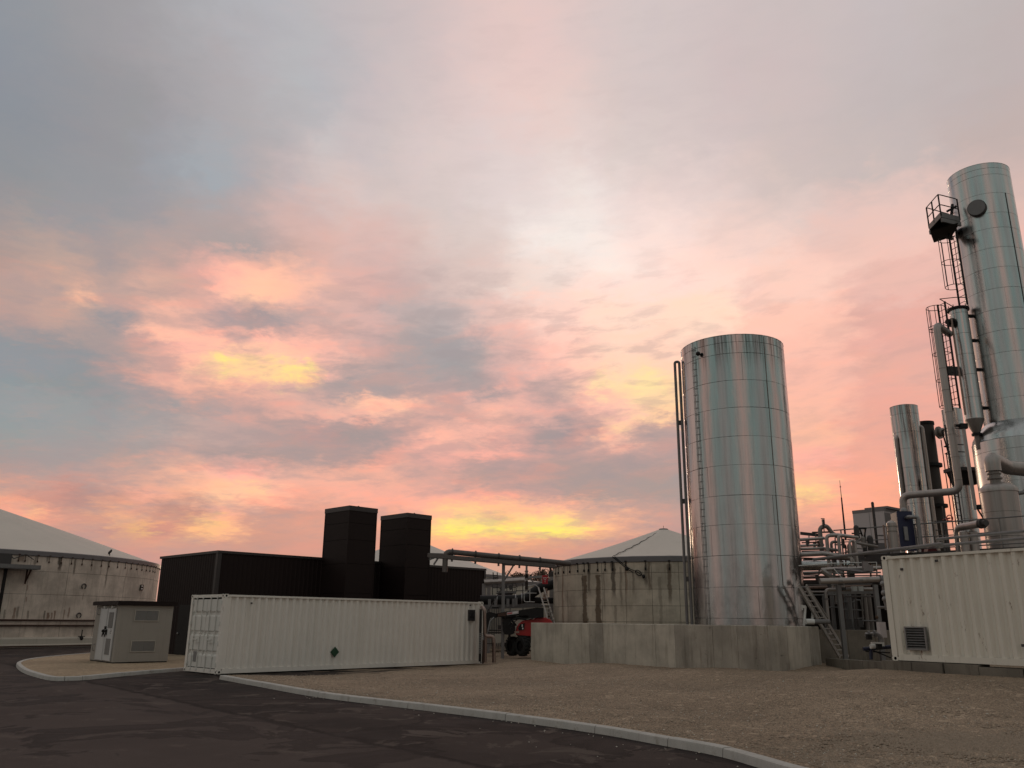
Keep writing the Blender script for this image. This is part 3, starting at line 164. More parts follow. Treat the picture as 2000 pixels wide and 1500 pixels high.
n_warp2 = w.noise(w.vmath('ADD', cloud_plane, (7.3, 2.1, 4.0)), 7.0, 6, 0.60, 0.4)
n_warp3 = w.noise(w.vmath('ADD', cloud_plane, (3.3, 8.1, 1.0)), 19.0, 5, 0.60, 0.3)
wx, wy, wz = w.sep(n_warp.outputs['Color'])
vx, vy, vz = w.sep(n_warp2.outputs['Color'])
ux, uy, uz = w.sep(n_warp3.outputs['Color'])
low = w.math('ADD', w.sstep(el_d, 2.0, 16.0, 0.30, 1.0), w.sstep(el_d, 20.0, 34.0, 0.0, 0.9))


def offs(parts):
    s = None
    for ch, a in parts:
        t = w.math('MULTIPLY', w.math('SUBTRACT', ch, 0.5), a)
        s = t if s is None else w.math('ADD', s, t)
    return s


az_w = w.math('ADD', az_d, offs(((wx, 1.6), (vx, 4.0), (ux, 3.0))))
el_w = w.math('ADD', el_d, w.math('MULTIPLY', offs(((wy, 0.8), (vy, 2.6), (uy, 2.2))), low))
# three fans of 26 degrees cover the part of the sky in the evening glow, with one colour stop per degree
FANS = [(-39, -13), (-13, 13), (13, 39)]


def sky_ring(i):
    """the colours of one ring of the sky, as a small node group of three colour ramps"""
    g = bpy.data.node_groups.new('sky_ring', 'ShaderNodeTree')
    g.interface.new_socket('Azimuth', in_out='INPUT', socket_type='NodeSocketFloat')
    g.interface.new_socket('Color', in_out='OUTPUT', socket_type='NodeSocketColor')
    t = NT(g); gi = t.node('NodeGroupInput'); go = t.node('NodeGroupOutput')
    az_in = gi.outputs[0]; out = None
    for a, b in FANS:
        fp = t.math('DIVIDE', t.math('SUBTRACT', az_in, float(a)), float(b - a), clamp=True)
        st = [((az_ - a) / (b - a), [lin(v / 255) for v in SKY[i][j]]) for j, az_ in enumerate(SKY_AZ) if a <= az_ <= b]
        c = t.ramp(fp, st)
        out = c if out is None else t.mix(t.math('GREATER_THAN', az_in, float(a)), out, c)
    t.l.new(out, go.inputs[0])
    return g


RINGS = [sky_ring(i) for i in range(len(SKY))]


def sky_row(i):
    nd = w.node('ShaderNodeGroup'); nd.node_tree = RINGS[i]
    w.put(nd.inputs[0], az_w)
    return nd.outputs[0]


colr = sky_row(0)
for i in range(1, len(SKY)):
    f = w.node('ShaderNodeMapRange')
    w.put(f.inputs[0], el_w); f.inputs[1].default_value = SKY_EL[i - 1]; f.inputs[2].default_value = SKY_EL[i]
    colr = w.mix(f.outputs[0], colr, sky_row(i))
# the rest of the horizon: duller evening cloud, grey-green and faded pink
pos = w.math('ADD', w.math('DIVIDE', w.math('ADD', az_w, offs(((wx, 45.0), (vx, 14.0)))), 360.0), 0.5)
rest = None
for lev in (0, 1, 2):
    st = sorted(((a / 360.0 + .5, [lin(v / 255) for v in AROUND[kind][lev]]) for a, kind in OUTSIDE), key=lambda p: p[0])
    c = w.ramp(pos, st)
    rest = c if rest is None else w.mix(w.sstep(el_w, 0.0 if lev == 1 else 18.0, 18.0 if lev == 1 else 40.0), rest, c)
colr = w.mix(w.sstep(w.math('ABSOLUTE', az_w), 36.5, 50.0), colr, rest)
zen = w.sstep(el_w, 44.0, 75.0)
colr = w.mix(zen, colr, (0.35, 0.35, 0.345))
# cloud relief: soft lumps that shade towards blue-grey, stronger in the broken cloud lower down
n_rel = w.noise(w.vmath('ADD', cloud_plane, (1.7, 9.2, 0.0)), 6.0, 6, 0.52, 0.3)
# long flat cloudlets, slightly aslant
layer = w.comb(w.math('MULTIPLY', w.math('ADD', az_d, w.math('MULTIPLY', el_d, -0.9)), 0.24), w.math('MULTIPLY', el_d, 0.80), 0.0)
n_lay = w.noise(layer, 1.0, 9, 0.62, 0.3)
relief = w.math('SUBTRACT', w.math('ADD', w.math('MULTIPLY', n_rel.outputs['Fac'], 0.30), w.math('MULTIPLY', n_lay.outputs['Fac'], 0.70)), 0.5)
amp = w.math('MULTIPLY', w.sstep(el_d, 3.5, 8.0, 0.55, 1.0), w.sstep(el_d, 16.0, 28.0, 1.0, 0.14))
amp = w.math('MULTIPLY', amp, w.sstep(az_d, 5.0, 26.0, 1.0, 0.40))
dark = w.math('MULTIPLY', w.sstep(relief, 0.02, -0.12), amp)
colr = w.mix(w.math('MULTIPLY', dark, 0.68), colr, w.mix(0.62, colr, (0.34, 0.285, 0.29)))
light = w.math('MULTIPLY', w.sstep(relief, 0.0, 0.11), amp)
colr = w.mix(w.math('MULTIPLY', light, 0.75), colr, (1.17, 1.00, 0.95), 'MULTIPLY')
bg = w.node('ShaderNodeBackground'); w.put(bg.inputs[0], colr); bg.inputs[1].default_value = 1.0
# the clear air behind the cloud, almost wholly covered
SUN_EL, SUN_AZ = R(3.0), R(-11.0)
nish = w.node('ShaderNodeTexSky'); nish.sky_type = 'NISHITA'; nish.sun_disc = False
nish.sun_elevation = SUN_EL; nish.sun_rotation = SUN_AZ
bg2 = w.node('ShaderNodeBackground'); w.put(bg2.inputs[0], nish.outputs[0]); bg2.inputs[1].default_value = 0.05
mixs = w.node('ShaderNodeMixShader'); mixs.inputs[0].default_value = 0.03
w.l.new(bg.outputs[0], mixs.inputs[1]); w.l.new(bg2.outputs[0], mixs.inputs[2])
wo = w.node('ShaderNodeOutputWorld'); w.l.new(mixs.outputs[0], wo.inputs[0])
try:
    world.cycles.sampling_method = 'MANUAL'; world.cycles.sample_map_resolution = 512
except Exception:
    pass

# ------------------------------------------------------------------ sun, veiled by cloud near the horizon behind the plant
sun_d = bpy.data.lights.new('sun', 'SUN'); sun_d.energy = 0.6; sun_d.angle = R(14); sun_d.color = (1.0, 0.72, 0.50)
sun = bpy.data.objects.new('sun', sun_d); COL.objects.link(sun)
sun.rotation_euler = Vector((math.sin(SUN_AZ) * math.cos(SUN_EL), math.cos(SUN_AZ) * math.cos(SUN_EL), math.sin(SUN_EL))).to_track_quat('Z', 'Y').to_euler()

# ------------------------------------------------------------------ materials
MAT = {}


def principled(name):
    m = bpy.data.materials.new(name); m.use_nodes = True
    t = NT(m.node_tree); t.n.clear()
    o = t.node('ShaderNodeOutputMaterial'); b = t.node('ShaderNodeBsdfPrincipled')
    t.l.new(b.outputs[0], o.inputs[0])
    MAT[name] = m
    return t, b


def where(t):
    return t.node('ShaderNodeNewGeometry').outputs['Position']


def objco(t):
    return t.node('ShaderNodeTexCoord').outputs['Object']


def bump(t, b, h, strength, dist):
    bp = t.node('ShaderNodeBump'); bp.inputs['Strength'].default_value = strength; bp.inputs['Distance'].default_value = dist
    t.put(bp.inputs['Height'], h); t.l.new(bp.outputs[0], b.inputs['Normal'])


def stretch(t, v, sx, sy, sz):
    return t.vmath('MULTIPLY', v, (sx, sy, sz))


def plain(name, c, rough=0.6, metal=0.0, var=0.15, scale=3.0, streak=0.0, dirt=None, dirt_amt=0.0, bmp=0.0, spec=0.5, fine=0.0):
    """painted / plain surface with blotches, run-down streaks and dirt"""
    t, b = principled(name)
    p = where(t)
    n = t.noise(p, scale, 6, 0.6)
    col = t.mix(n.outputs['Fac'], tuple(v * (1 - var) for v in c), tuple(min(1, v * (1 + var)) for v in c))
    if streak:
        s = t.noise(stretch(t, p, 9, 9, 0.7), 1.0, 5, 0.65)
        f = t.sstep(s.outputs['Fac'], 0.5, 0.72)
        col = t.mix(t.math('MULTIPLY', f, streak), col, dirt or tuple(v * .5 for v in c))
    if dirt_amt:
        s = t.noise(p, scale * 2.3, 8, 0.68)
        f = t.sstep(s.outputs['Fac'], 0.56, 0.68)
        col = t.mix(t.math('MULTIPLY', f, dirt_amt), col, dirt or tuple(v * .5 for v in c))
    if fine:
        s = t.noise(p, 60, 3, 0.6)
        col = t.mix(fine, col, t.mix(s.outputs['Fac'], (0.3, 0.3, 0.3), (1.7, 1.7, 1.7)), 'MULTIPLY')
    t.put(b.inputs['Base Color'], col)
    b.inputs['Roughness'].default_value = rough; b.inputs['Metallic'].default_value = metal
    b.inputs['Specular IOR Level'].default_value = spec
    r = t.noise(p, scale * 4, 4, 0.6)
    t.put(b.inputs['Roughness'], t.math('ADD', rough - 0.08, t.math('MULTIPLY', r.outputs['Fac'], 0.16)))
    if bmp:
        bump(t, b, t.noise(p, scale * 8, 6, 0.65).outputs['Fac'], bmp, 0.02)
    return MAT[name]


def clad(name, c, rough, grime=0.5, wav=0.05, metal=1.0, rim=None):
    """sheet aluminium cladding: long vertical rain marks, slightly wavy sheets, each sheet its own tone"""
    t, b = principled(name)
    p = where(t)
    s1 = t.noise(stretch(t, p, 7, 7, 0.25), 1.0, 6, 0.7)
    s2 = t.noise(stretch(t, p, 26, 26, 0.5), 1.0, 5, 0.6)
    blot = t.noise(p, 1.6, 5, 0.6)
    rnd = t.node('ShaderNodeObjectInfo').outputs['Random']
    tone = t.math('ADD', t.math('MULTIPLY', rnd, 0.10), 0.95)
    col = t.mix(t.sstep(s1.outputs['Fac'], 0.42, 0.75), c, tuple(v * (1 - 0.42 * grime) for v in c))
    col = t.mix(t.math('MULTIPLY', t.sstep(s2.outputs['Fac'], 0.55, 0.75), 0.45 * grime), col, tuple(v * 0.55 for v in c))
    col = t.mix(1.0, col, t.comb(tone, tone, tone), 'MULTIPLY')
    if rim:      # black weather runs hanging from the top edge
        pz = t.sep(p)[2]
        s4 = t.noise(stretch(t, p, 11, 11, 0.22), 1.0, 6, 0.7)
        m = t.math('MULTIPLY', t.sstep(s4.outputs['Fac'], 0.42, 0.62), t.sstep(t.math('ADD', pz, t.math('MULTIPLY', s1.outputs['Fac'], 1.6)), rim - 0.35, rim + 0.85))
        col = t.mix(t.math('MULTIPLY', m, 0.75), col, (0.10, 0.085, 0.075))
    t.put(b.inputs['Base Color'], col)
    b.inputs['Metallic'].default_value = metal
    rg = t.math('ADD', rough, t.math('MULTIPLY', t.math('SUBTRACT', s1.outputs['Fac'], 0.5), 0.30))
    rg = t.math('ADD', rg, t.math('MULTIPLY', t.math('SUBTRACT', blot.outputs['Fac'], 0.5), 0.14))
    t.put(b.inputs['Roughness'], t.math('ADD', rg, t.math('MULTIPLY', t.math('SUBTRACT', rnd, 0.5), 0.08)))
    h = t.noise(stretch(t, p, 1.6, 1.6, 0.55), 1.0, 3, 0.5)
    bump(t, b, h.outputs['Fac'], wav, 0.25)
    return MAT[name]


clad('tank_cladding', (0.485, 0.485, 0.48), 0.21, 0.55, 0.10, rim=11.4)
clad('column_cladding', (0.51, 0.52, 0.515), 0.27, 0.35, 0.05)
clad('pipe_cladding', (0.36, 0.325, 0.305), 0.40, 0.5, 0.04, 0.6)
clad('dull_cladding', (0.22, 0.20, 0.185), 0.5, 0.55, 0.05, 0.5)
plain('seam_dark', (0.035, 0.033, 0.033), 0.7)
plain('black_cladding', (0.017, 0.0105, 0.0098), 0.55, 0, 0.12, 1.2, bmp=0.02, spec=0.14)
plain('black_trim', (0.030, 0.024, 0.024), 0.45)
plain('dark_pipe', (0.115, 0.10, 0.095), 0.5, 0.3, 0.25, 4, streak=0.3, dirt=(0.07, 0.04, 0.03))
plain('black_steel', (0.013, 0.012, 0.012), 0.55, spec=0.22)
plain('dark_void', (0.006, 0.005, 0.005), 0.95, spec=0.1)
plain('grey_steel', (0.17, 0.165, 0.165), 0.55, 0.3, 0.2, 4, streak=0.3, dirt=(0.09, 0.06, 0.045))
plain('dark_steel', (0.060, 0.055, 0.055), 0.55, 0.3, 0.25, 4)
plain('galvanised', (0.24, 0.235, 0.235), 0.45, 0.6, 0.25, 5)
plain('rust_pipe', (0.055, 0.025, 0.016), 0.75, 0, 0.4, 6, dirt_amt=0.4)
plain('pink_pipe', (0.27, 0.195, 0.165), 0.42, 0.4, 0.25, 6, streak=0.4)
plain('hut_render', (0.30, 0.275, 0.245), 0.85, 0, 0.08, 2, bmp=0.05, streak=0.15)
plain('hut_trim', (0.36, 0.33, 0.29), 0.6)
plain('hut_door', (0.52, 0.52, 0.52), 0.5, 0, 0.06, 2, streak=0.1)
plain('louvre_grey', (0.19, 0.185, 0.18), 0.55)
plain('membrane', (0.56, 0.51, 0.45), 0.62, 0, 0.10, 0.35, streak=0.12, dirt=(0.30, 0.26, 0.2), dirt_amt=0.15)
plain('membrane_far', (0.56, 0.51, 0.46), 0.65, 0, 0.08, 0.3)
plain('rim_band', (0.16, 0.15, 0.155), 0.55, 0.2, 0.15, 2)
plain('kerb_concrete', (0.42, 0.405, 0.38), 0.85, 0, 0.22, 2.0, dirt=(0.20, 0.17, 0.13), dirt_amt=0.6, streak=0.3, bmp=0.15, fine=0.35)
plain('red_paint', (0.40, 0.012, 0.014), 0.34, 0, 0.1, 3)
plain('red_sign', (0.42, 0.02, 0.03), 0.5)
plain('white_print', (0.70, 0.68, 0.66), 0.6)
plain('rubber', (0.012, 0.012, 0.012), 0.85, 0, 0.3, 8, dirt=(0.06, 0.05, 0.035), dirt_amt=0.5)
plain('blue_paint', (0.007, 0.011, 0.048), 0.45)
plain('dark_red', (0.10, 0.008, 0.010), 0.5)
plain('blue_pipe', (0.014, 0.018, 0.045), 0.5)
plain('box_grey', (0.50, 0.45, 0.45), 0.6, 0, 0.08, 2)
plain('box_dark', (0.20, 0.18, 0.18), 0.6)
plain('green_sign', (0.012, 0.055, 0.026), 0.5)
plain('cream_wall', (0.46, 0.42, 0.36), 0.8, 0, 0.12, 1.0, streak=0.25, dirt=(0.22, 0.17, 0.12), bmp=0.04)
plain('ladder_steel', (0.36, 0.335, 0.315), 0.5, 0.3, 0.2, 5, streak=0.3)
plain('white_metal', (0.62, 0.62, 0.60), 0.5, 0.1)
plain('brown_column', (0.030, 0.020, 0.015), 0.6, 0.2, 0.3, 2, streak=0.3)
plain('twig', (0.07, 0.05, 0.035), 0.9)
plain('old_leaf', (0.085, 0.05, 0.03), 0.9, 0, 0.4, 2)
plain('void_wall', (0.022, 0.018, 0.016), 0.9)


def container_paint(name, c, rust_amt):
    t, b = principled(name)
    p = where(t)
    n = t.noise(p, 0.8, 5, 0.6)
    col = t.mix(n.outputs['Fac'], tuple(v * 0.9 for v in c), tuple(v * 1.08 for v in c))
    s = t.noise(stretch(t, p, 8, 8, 0.55), 1.0, 6, 0.66)
    col = t.mix(t.math('MULTIPLY', t.sstep(s.outputs['Fac'], 0.54, 0.76), 0.26), col, tuple(v * q for v, q in zip(c, (0.55, 0.50, 0.44))))
    s3 = t.noise(stretch(t, p, 3, 3, 0.3), 1.0, 5, 0.6)
    col = t.mix(t.math('MULTIPLY', t.sstep(s3.outputs['Fac'], 0.52, 0.7), 0.22), col, tuple(v * q for v, q in zip(c, (0.7, 0.68, 0.62))))
    r = t.noise(stretch(t, p, 5, 5, 1.6), 1.0, 8, 0.75)
    col = t.mix(t.math('MULTIPLY', t.sstep(r.outputs['Fac'], 0.68 - 0.085 * rust_amt, 0.75 - 0.07 * rust_amt), rust_amt), col, (0.13, 0.055, 0.025))
    t.put(b.inputs['Base Color'], col)
    b.inputs['Roughness'].default_value = 0.55
    bump(t, b, t.noise(p, 2.2, 4, 0.5).outputs['Fac'], 0.10, 0.04)


container_paint('container_white', (0.74, 0.70, 0.645), 0.45)
container_paint('container_cream', (0.72, 0.68, 0.60), 0.9)
plain('door_white', (0.64, 0.63, 0.59), 0.5, 0, 0.06, 1.5, streak=0.2, dirt=(0.35, 0.3, 0.25))


def concrete(name, c, streak=0.4, pits=0.665):
    """shuttered concrete: cloudy tone, water marks from the top, pits, scratches"""
    t, b = principled(name)
    p = where(t)
    rnd = t.node('ShaderNodeObjectInfo').outputs['Random']
    n = t.noise(p, 0.9, 7, 0.62)
    col = t.mix(t.sstep(n.outputs['Fac'], 0.3, 0.7), tuple(v * 0.74 for v in c), tuple(v * 1.16 for v in c))
    s = t.noise(stretch(t, p, 5.5, 5.5, 0.5), 1.0, 7, 0.7)
    col = t.mix(t.math('MULTIPLY', t.sstep(s.outputs['Fac'], 0.48, 0.70), streak), col, tuple(v * q for v, q in zip(c, (0.40, 0.37, 0.33))))
    pit = t.noise(stretch(t, p, 3.2, 3.2, 7.0), 1.0, 8, 0.75, 0.6)
    col = t.mix(t.math('MULTIPLY', t.sstep(pit.outputs['Fac'], pits, pits + 0.045), 0.75), col, tuple(v * 0.28 for v in c))
    f = t.noise(p, 45, 4, 0.6)
    col = t.mix(0.3, col, t.mix(f.outputs['Fac'], (0.45, 0.45, 0.45), (1.5, 1.5, 1.5)), 'MULTIPLY')
    tone = t.math('ADD', t.math('MULTIPLY', rnd, 0.10), 0.95)
    col = t.mix(1.0, col, t.comb(tone, tone, t.math('MULTIPLY', tone, 0.99)), 'MULTIPLY')
    t.put(b.inputs['Base Color'], col)
    b.inputs['Roughness'].default_value = 0.88
    bump(t, b, t.math('SUBTRACT', f.outputs['Fac'], t.math('MULTIPLY', t.sstep(pit.outputs['Fac'], pits - 0.02, pits + 0.04), 1.5)), 0.25, 0.015)
    return t, b, col


concrete('bund_concrete', (0.455, 0.415, 0.355), 0.42)
concrete('bund_wet', (0.345, 0.312, 0.268), 0.70, 0.625)
concrete('block_concrete', (0.17, 0.15, 0.125), 0.7)
concrete('inner_wall', (0.20, 0.17, 0.14), 0.6)


def tank_wall(name, c, marks, zc=None):
    """tank shell with rust / slurry runs; marks: (bearing in degrees, half width m, radius, z top, z bottom, colour, strength)"""
    t, b, col = concrete(name, c, 0.35)
    ox, oy, oz = t.sep(objco(t))
    ang = t.math('MULTIPLY', t.math('ARCTAN2', oy, ox), 180 / PI)
    wob = t.math('SUBTRACT', t.noise(where(t), 2.2, 4, 0.6).outputs['Fac'], 0.5)
    for a, hw, r, z1, z0, cc, st in marks:
        arc = t.math('ABSOLUTE', t.math('ADD', t.math('MULTIPLY', t.math('SUBTRACT', ang, a), r * PI / 180), t.math('MULTIPLY', wob, hw * 2.2)))
        m = t.math('MULTIPLY', t.sstep(arc, hw, hw * 0.45), t.sstep(oz, z0, z0 + 0.35 * (z1 - z0)))
        m = t.math('MULTIPLY', m, t.sstep(oz, z1 + .02, z1 - 0.06))
        col = t.mix(t.math('MULTIPLY', m, st * 0.88), col, cc)
    t.put(b.inputs['Base Color'], col)


RB = (0.075, 0.042, 0.020); RR = (0.14, 0.060, 0.030); DK = (0.06, 0.045, 0.032)
tank_wall('panel_tank_concrete', (0.53, 0.46, 0.375), [
    (-141.1, 0.20, 6.07, 4.05, -0.2, RB, 0.92), (-132.7, 0.20, 6.07, 4.05, -0.2, RB, 0.92), (-124.6, 0.17, 6.07, 4.6, 2.7, DK, 0.9),
    (-138.2, 0.13, 6.07, 4.6, 2.9, DK, 0.75), (-160, 0.12, 6.07, 4.5, 0.0, RR, 0.6), (-118.2, 0.08, 6.07, 4.6, 2.8, RR, 0.6),
    (-109.0, 0.10, 6.07, 4.5, 3.3, DK, 0.6), (-107.5, 0.08, 6.07, 4.6, 3.0, RB, 0.7), (-98.6, 0.12, 6.07, 4.5, 2.4, RB, 0.75),
    (-120.8, 0.07, 6.07, 4.4, 2.2, DK, 0.5), (-114.8, 0.07, 6.07, 4.2, 3.0, DK, 0.5), (-129.5, 0.06, 6.07, 4.2, 2.0, DK, 0.4),
    (-103.0, 0.10, 6.07, 3.9, 0.5, DK, 0.35), (-123.8, 0.10, 6.07, 2.6, 0.0, DK, 0.45), (-90.0, 0.10, 6.07, 4.5, 2.0, DK, 0.5)])
LM = []
_rl = random.Random(5)
for (a, zt, zb, hw, st) in [(-32.513,5.623,4.555,0.16,0.9),(-32.903,5.584,4.937,0.12,0.8),(-28.431,5.558,4.344,0.1,0.8),(-17.641,5.533,3.555,0.09,0.7),(-39.074,5.582,4.791,0.1,0.6),(-36.028,5.631,5.15,0.08,0.6),(-42.293,5.628,5.063,0.25,0.6),(-41.882,2.387,1.502,0.1,0.7),(-41.213,2.451,1.595,0.08,0.6),(-38.641,2.215,1.598,0.08,0.6),(-34.595,2.23,1.573,0.08,0.75),(-33.591,2.108,1.605,0.1,0.8),(-32.655,2.111,1.606,0.08,0.7),(-31.926,2.24,1.513,0.07,0.8),(-29.454,2.313,1.547,0.07,0.6),(-28.092,2.447,1.676,0.07,0.7),(-39.888,3.765,3.329,0.05,0.6),(-39.67,3.048,2.646,0.05,0.6),(-9.287,5.387,4.506,0.06,0.5),(-3.79,5.363,4.645,0.06,0.5),(-44.122,2.256,1.529,0.08,0.6),(-24.605,3.384,2.826,0.05,0.5),(-23.222,5.34,4.738,0.06,0.6)]:
    LM.append((a, hw, 14.1, zt, zb, RR if _rl.random() < .6 else DK, st))
tank_wall('digester_shell', (0.60, 0.51, 0.44), LM)


def gravel_mat(name, c):
    t, b = principled(name)
    p = where(t)
    n = t.noise(p, 0.22, 6, 0.6)
    n2 = t.noise(p, 0.8, 9, 0.72)
    v = t.node('ShaderNodeTexVoronoi'); t.put(v.inputs['Vector'], p); v.inputs['Scale'].default_value = 42
    v2 = t.node('ShaderNodeTexVoronoi'); t.put(v2.inputs['Vector'], p); v2.inputs['Scale'].default_value = 9
    col = t.mix(t.sstep(n.outputs['Fac'], 0.35, 0.65), tuple(q * 0.84 for q in c), tuple(q * 1.12 for q in c))
    col = t.mix(t.math('MULTIPLY', t.sstep(n2.outputs['Fac'], 0.52, 0.70), 0.32), col, tuple(q * f for q, f in zip(c, (0.56, 0.53, 0.50))))
    vs = t.sep(v.outputs['Color'])[0]
    col = t.mix(0.85, col, t.mix(vs, (0.55, 0.54, 0.52), (1.45, 1.42, 1.36)), 'MULTIPLY')
    col = t.mix(t.math('MULTIPLY', t.sstep(v.outputs['Distance'], 0.45, 0.75), 0.6), col, tuple(q * 0.3 for q in c))
    big = t.sep(v2.outputs['Color'])[0]
    col = t.mix(t.math('MULTIPLY', t.sstep(big, 0.93, 0.96), 0.35), col, tuple(min(1, q * 1.9) for q in c))
    t.put(b.inputs['Base Color'], col)
    b.inputs['Roughness'].default_value = 0.95; b.inputs['Specular IOR Level'].default_value = 0.2
    n3 = t.noise(p, 90, 3, 0.6)
    h = t.math('SUBTRACT', t.math('ADD', t.math('MULTIPLY', n2.outputs['Fac'], 0.5), t.math('MULTIPLY', n3.outputs['Fac'], 0.6)), v.outputs['Distance'])
    bump(t, b, h, 0.45, 0.02)


gravel_mat('gravel_tan', (0.315, 0.242, 0.180))
gravel_mat('gravel_pale', (0.37, 0.285, 0.20))
plain('stone_tan', (0.285, 0.222, 0.168), 0.9, 0, 0.5, 18)
plain('stone_pale', (0.50, 0.46, 0.40), 0.85, 0, 0.3, 18)
plain('earth', (0.075, 0.055, 0.040), 0.95)


def asphalt():
    t, b = principled('asphalt')
    p = where(t)
    px, py, pz = t.sep(p)
    # the joint between the two strips of asphalt runs from (-11, 24) to (-0.3, 11.5)
    wob = t.math('MULTIPLY', t.math('SUBTRACT', t.noise(p, 1.3, 5, 0.65).outputs['Fac'], 0.5), 0.5)
    side = t.math('ADD', t.math('ADD', t.math('MULTIPLY', t.math('ADD', px, 11.03), 0.762), t.math('MULTIPLY', t.math('SUBTRACT', py, 24.16), 0.648)), wob)
    n = t.noise(p, 0.22, 8, 0.62, 0.4)
    n2 = t.noise(p, 0.42, 9, 0.62, 0.6)
    f = t.noise(p, 38, 4, 0.65)
    base = t.mix(t.sstep(n.outputs['Fac'], 0.38, 0.62), (0.056, 0.0435, 0.040), (0.074, 0.058, 0.053))
    base = t.mix(t.math('MULTIPLY', t.sstep(n2.outputs['Fac'], 0.52, 0.545), 0.85), base, (0.025, 0.0195, 0.018))
    base2 = t.mix(t.sstep(n.outputs['Fac'], 0.38, 0.62), (0.032, 0.025, 0.0235), (0.056, 0.043, 0.039))
    base2 = t.mix(t.math('MULTIPLY', t.sstep(n2.outputs['Fac'], 0.48, 0.505), 0.8), base2, (0.018, 0.014, 0.013))
    n5 = t.noise(p, 0.9, 9, 0.66, 0.8)
    base2 = t.mix(t.math('MULTIPLY', t.sstep(n5.outputs['Fac'], 0.56, 0.59), 0.7), base2, (0.095, 0.076, 0.066))
    base = t.mix(t.math('MULTIPLY', t.sstep(n5.outputs['Fac'], 0.59, 0.62), 0.4), base, (0.12, 0.095, 0.082))
    col = t.mix(t.sstep(side, -0.05, 0.12), base, base2)
    seam = t.sstep(t.math('ABSOLUTE', side), 0.13, 0.03)
    col = t.mix(t.math('MULTIPLY', seam, 0.7), col, (0.009, 0.007, 0.007))
    n4 = t.noise(p, 2.6, 7, 0.7, 0.4)
    col = t.mix(t.math('MULTIPLY', t.sstep(n4.outputs['Fac'], 0.62, 0.72), 0.4), col, (0.075, 0.058, 0.051))
    col = t.mix(0.55, col, t.mix(f.outputs['Fac'], (0.4, 0.4, 0.4), (1.6, 1.6, 1.6)), 'MULTIPLY')
    t.put(b.inputs['Base Color'], col)
    wet = t.sstep(n2.outputs['Fac'], 0.45, 0.62)
    t.put(b.inputs['Roughness'], t.math('SUBTRACT', 0.86, t.math('MULTIPLY', wet, 0.16)))
    b.inputs['Specular IOR Level'].default_value = 0.08
    bump(t, b, f.outputs['Fac'], 0.5, 0.012)


asphalt()


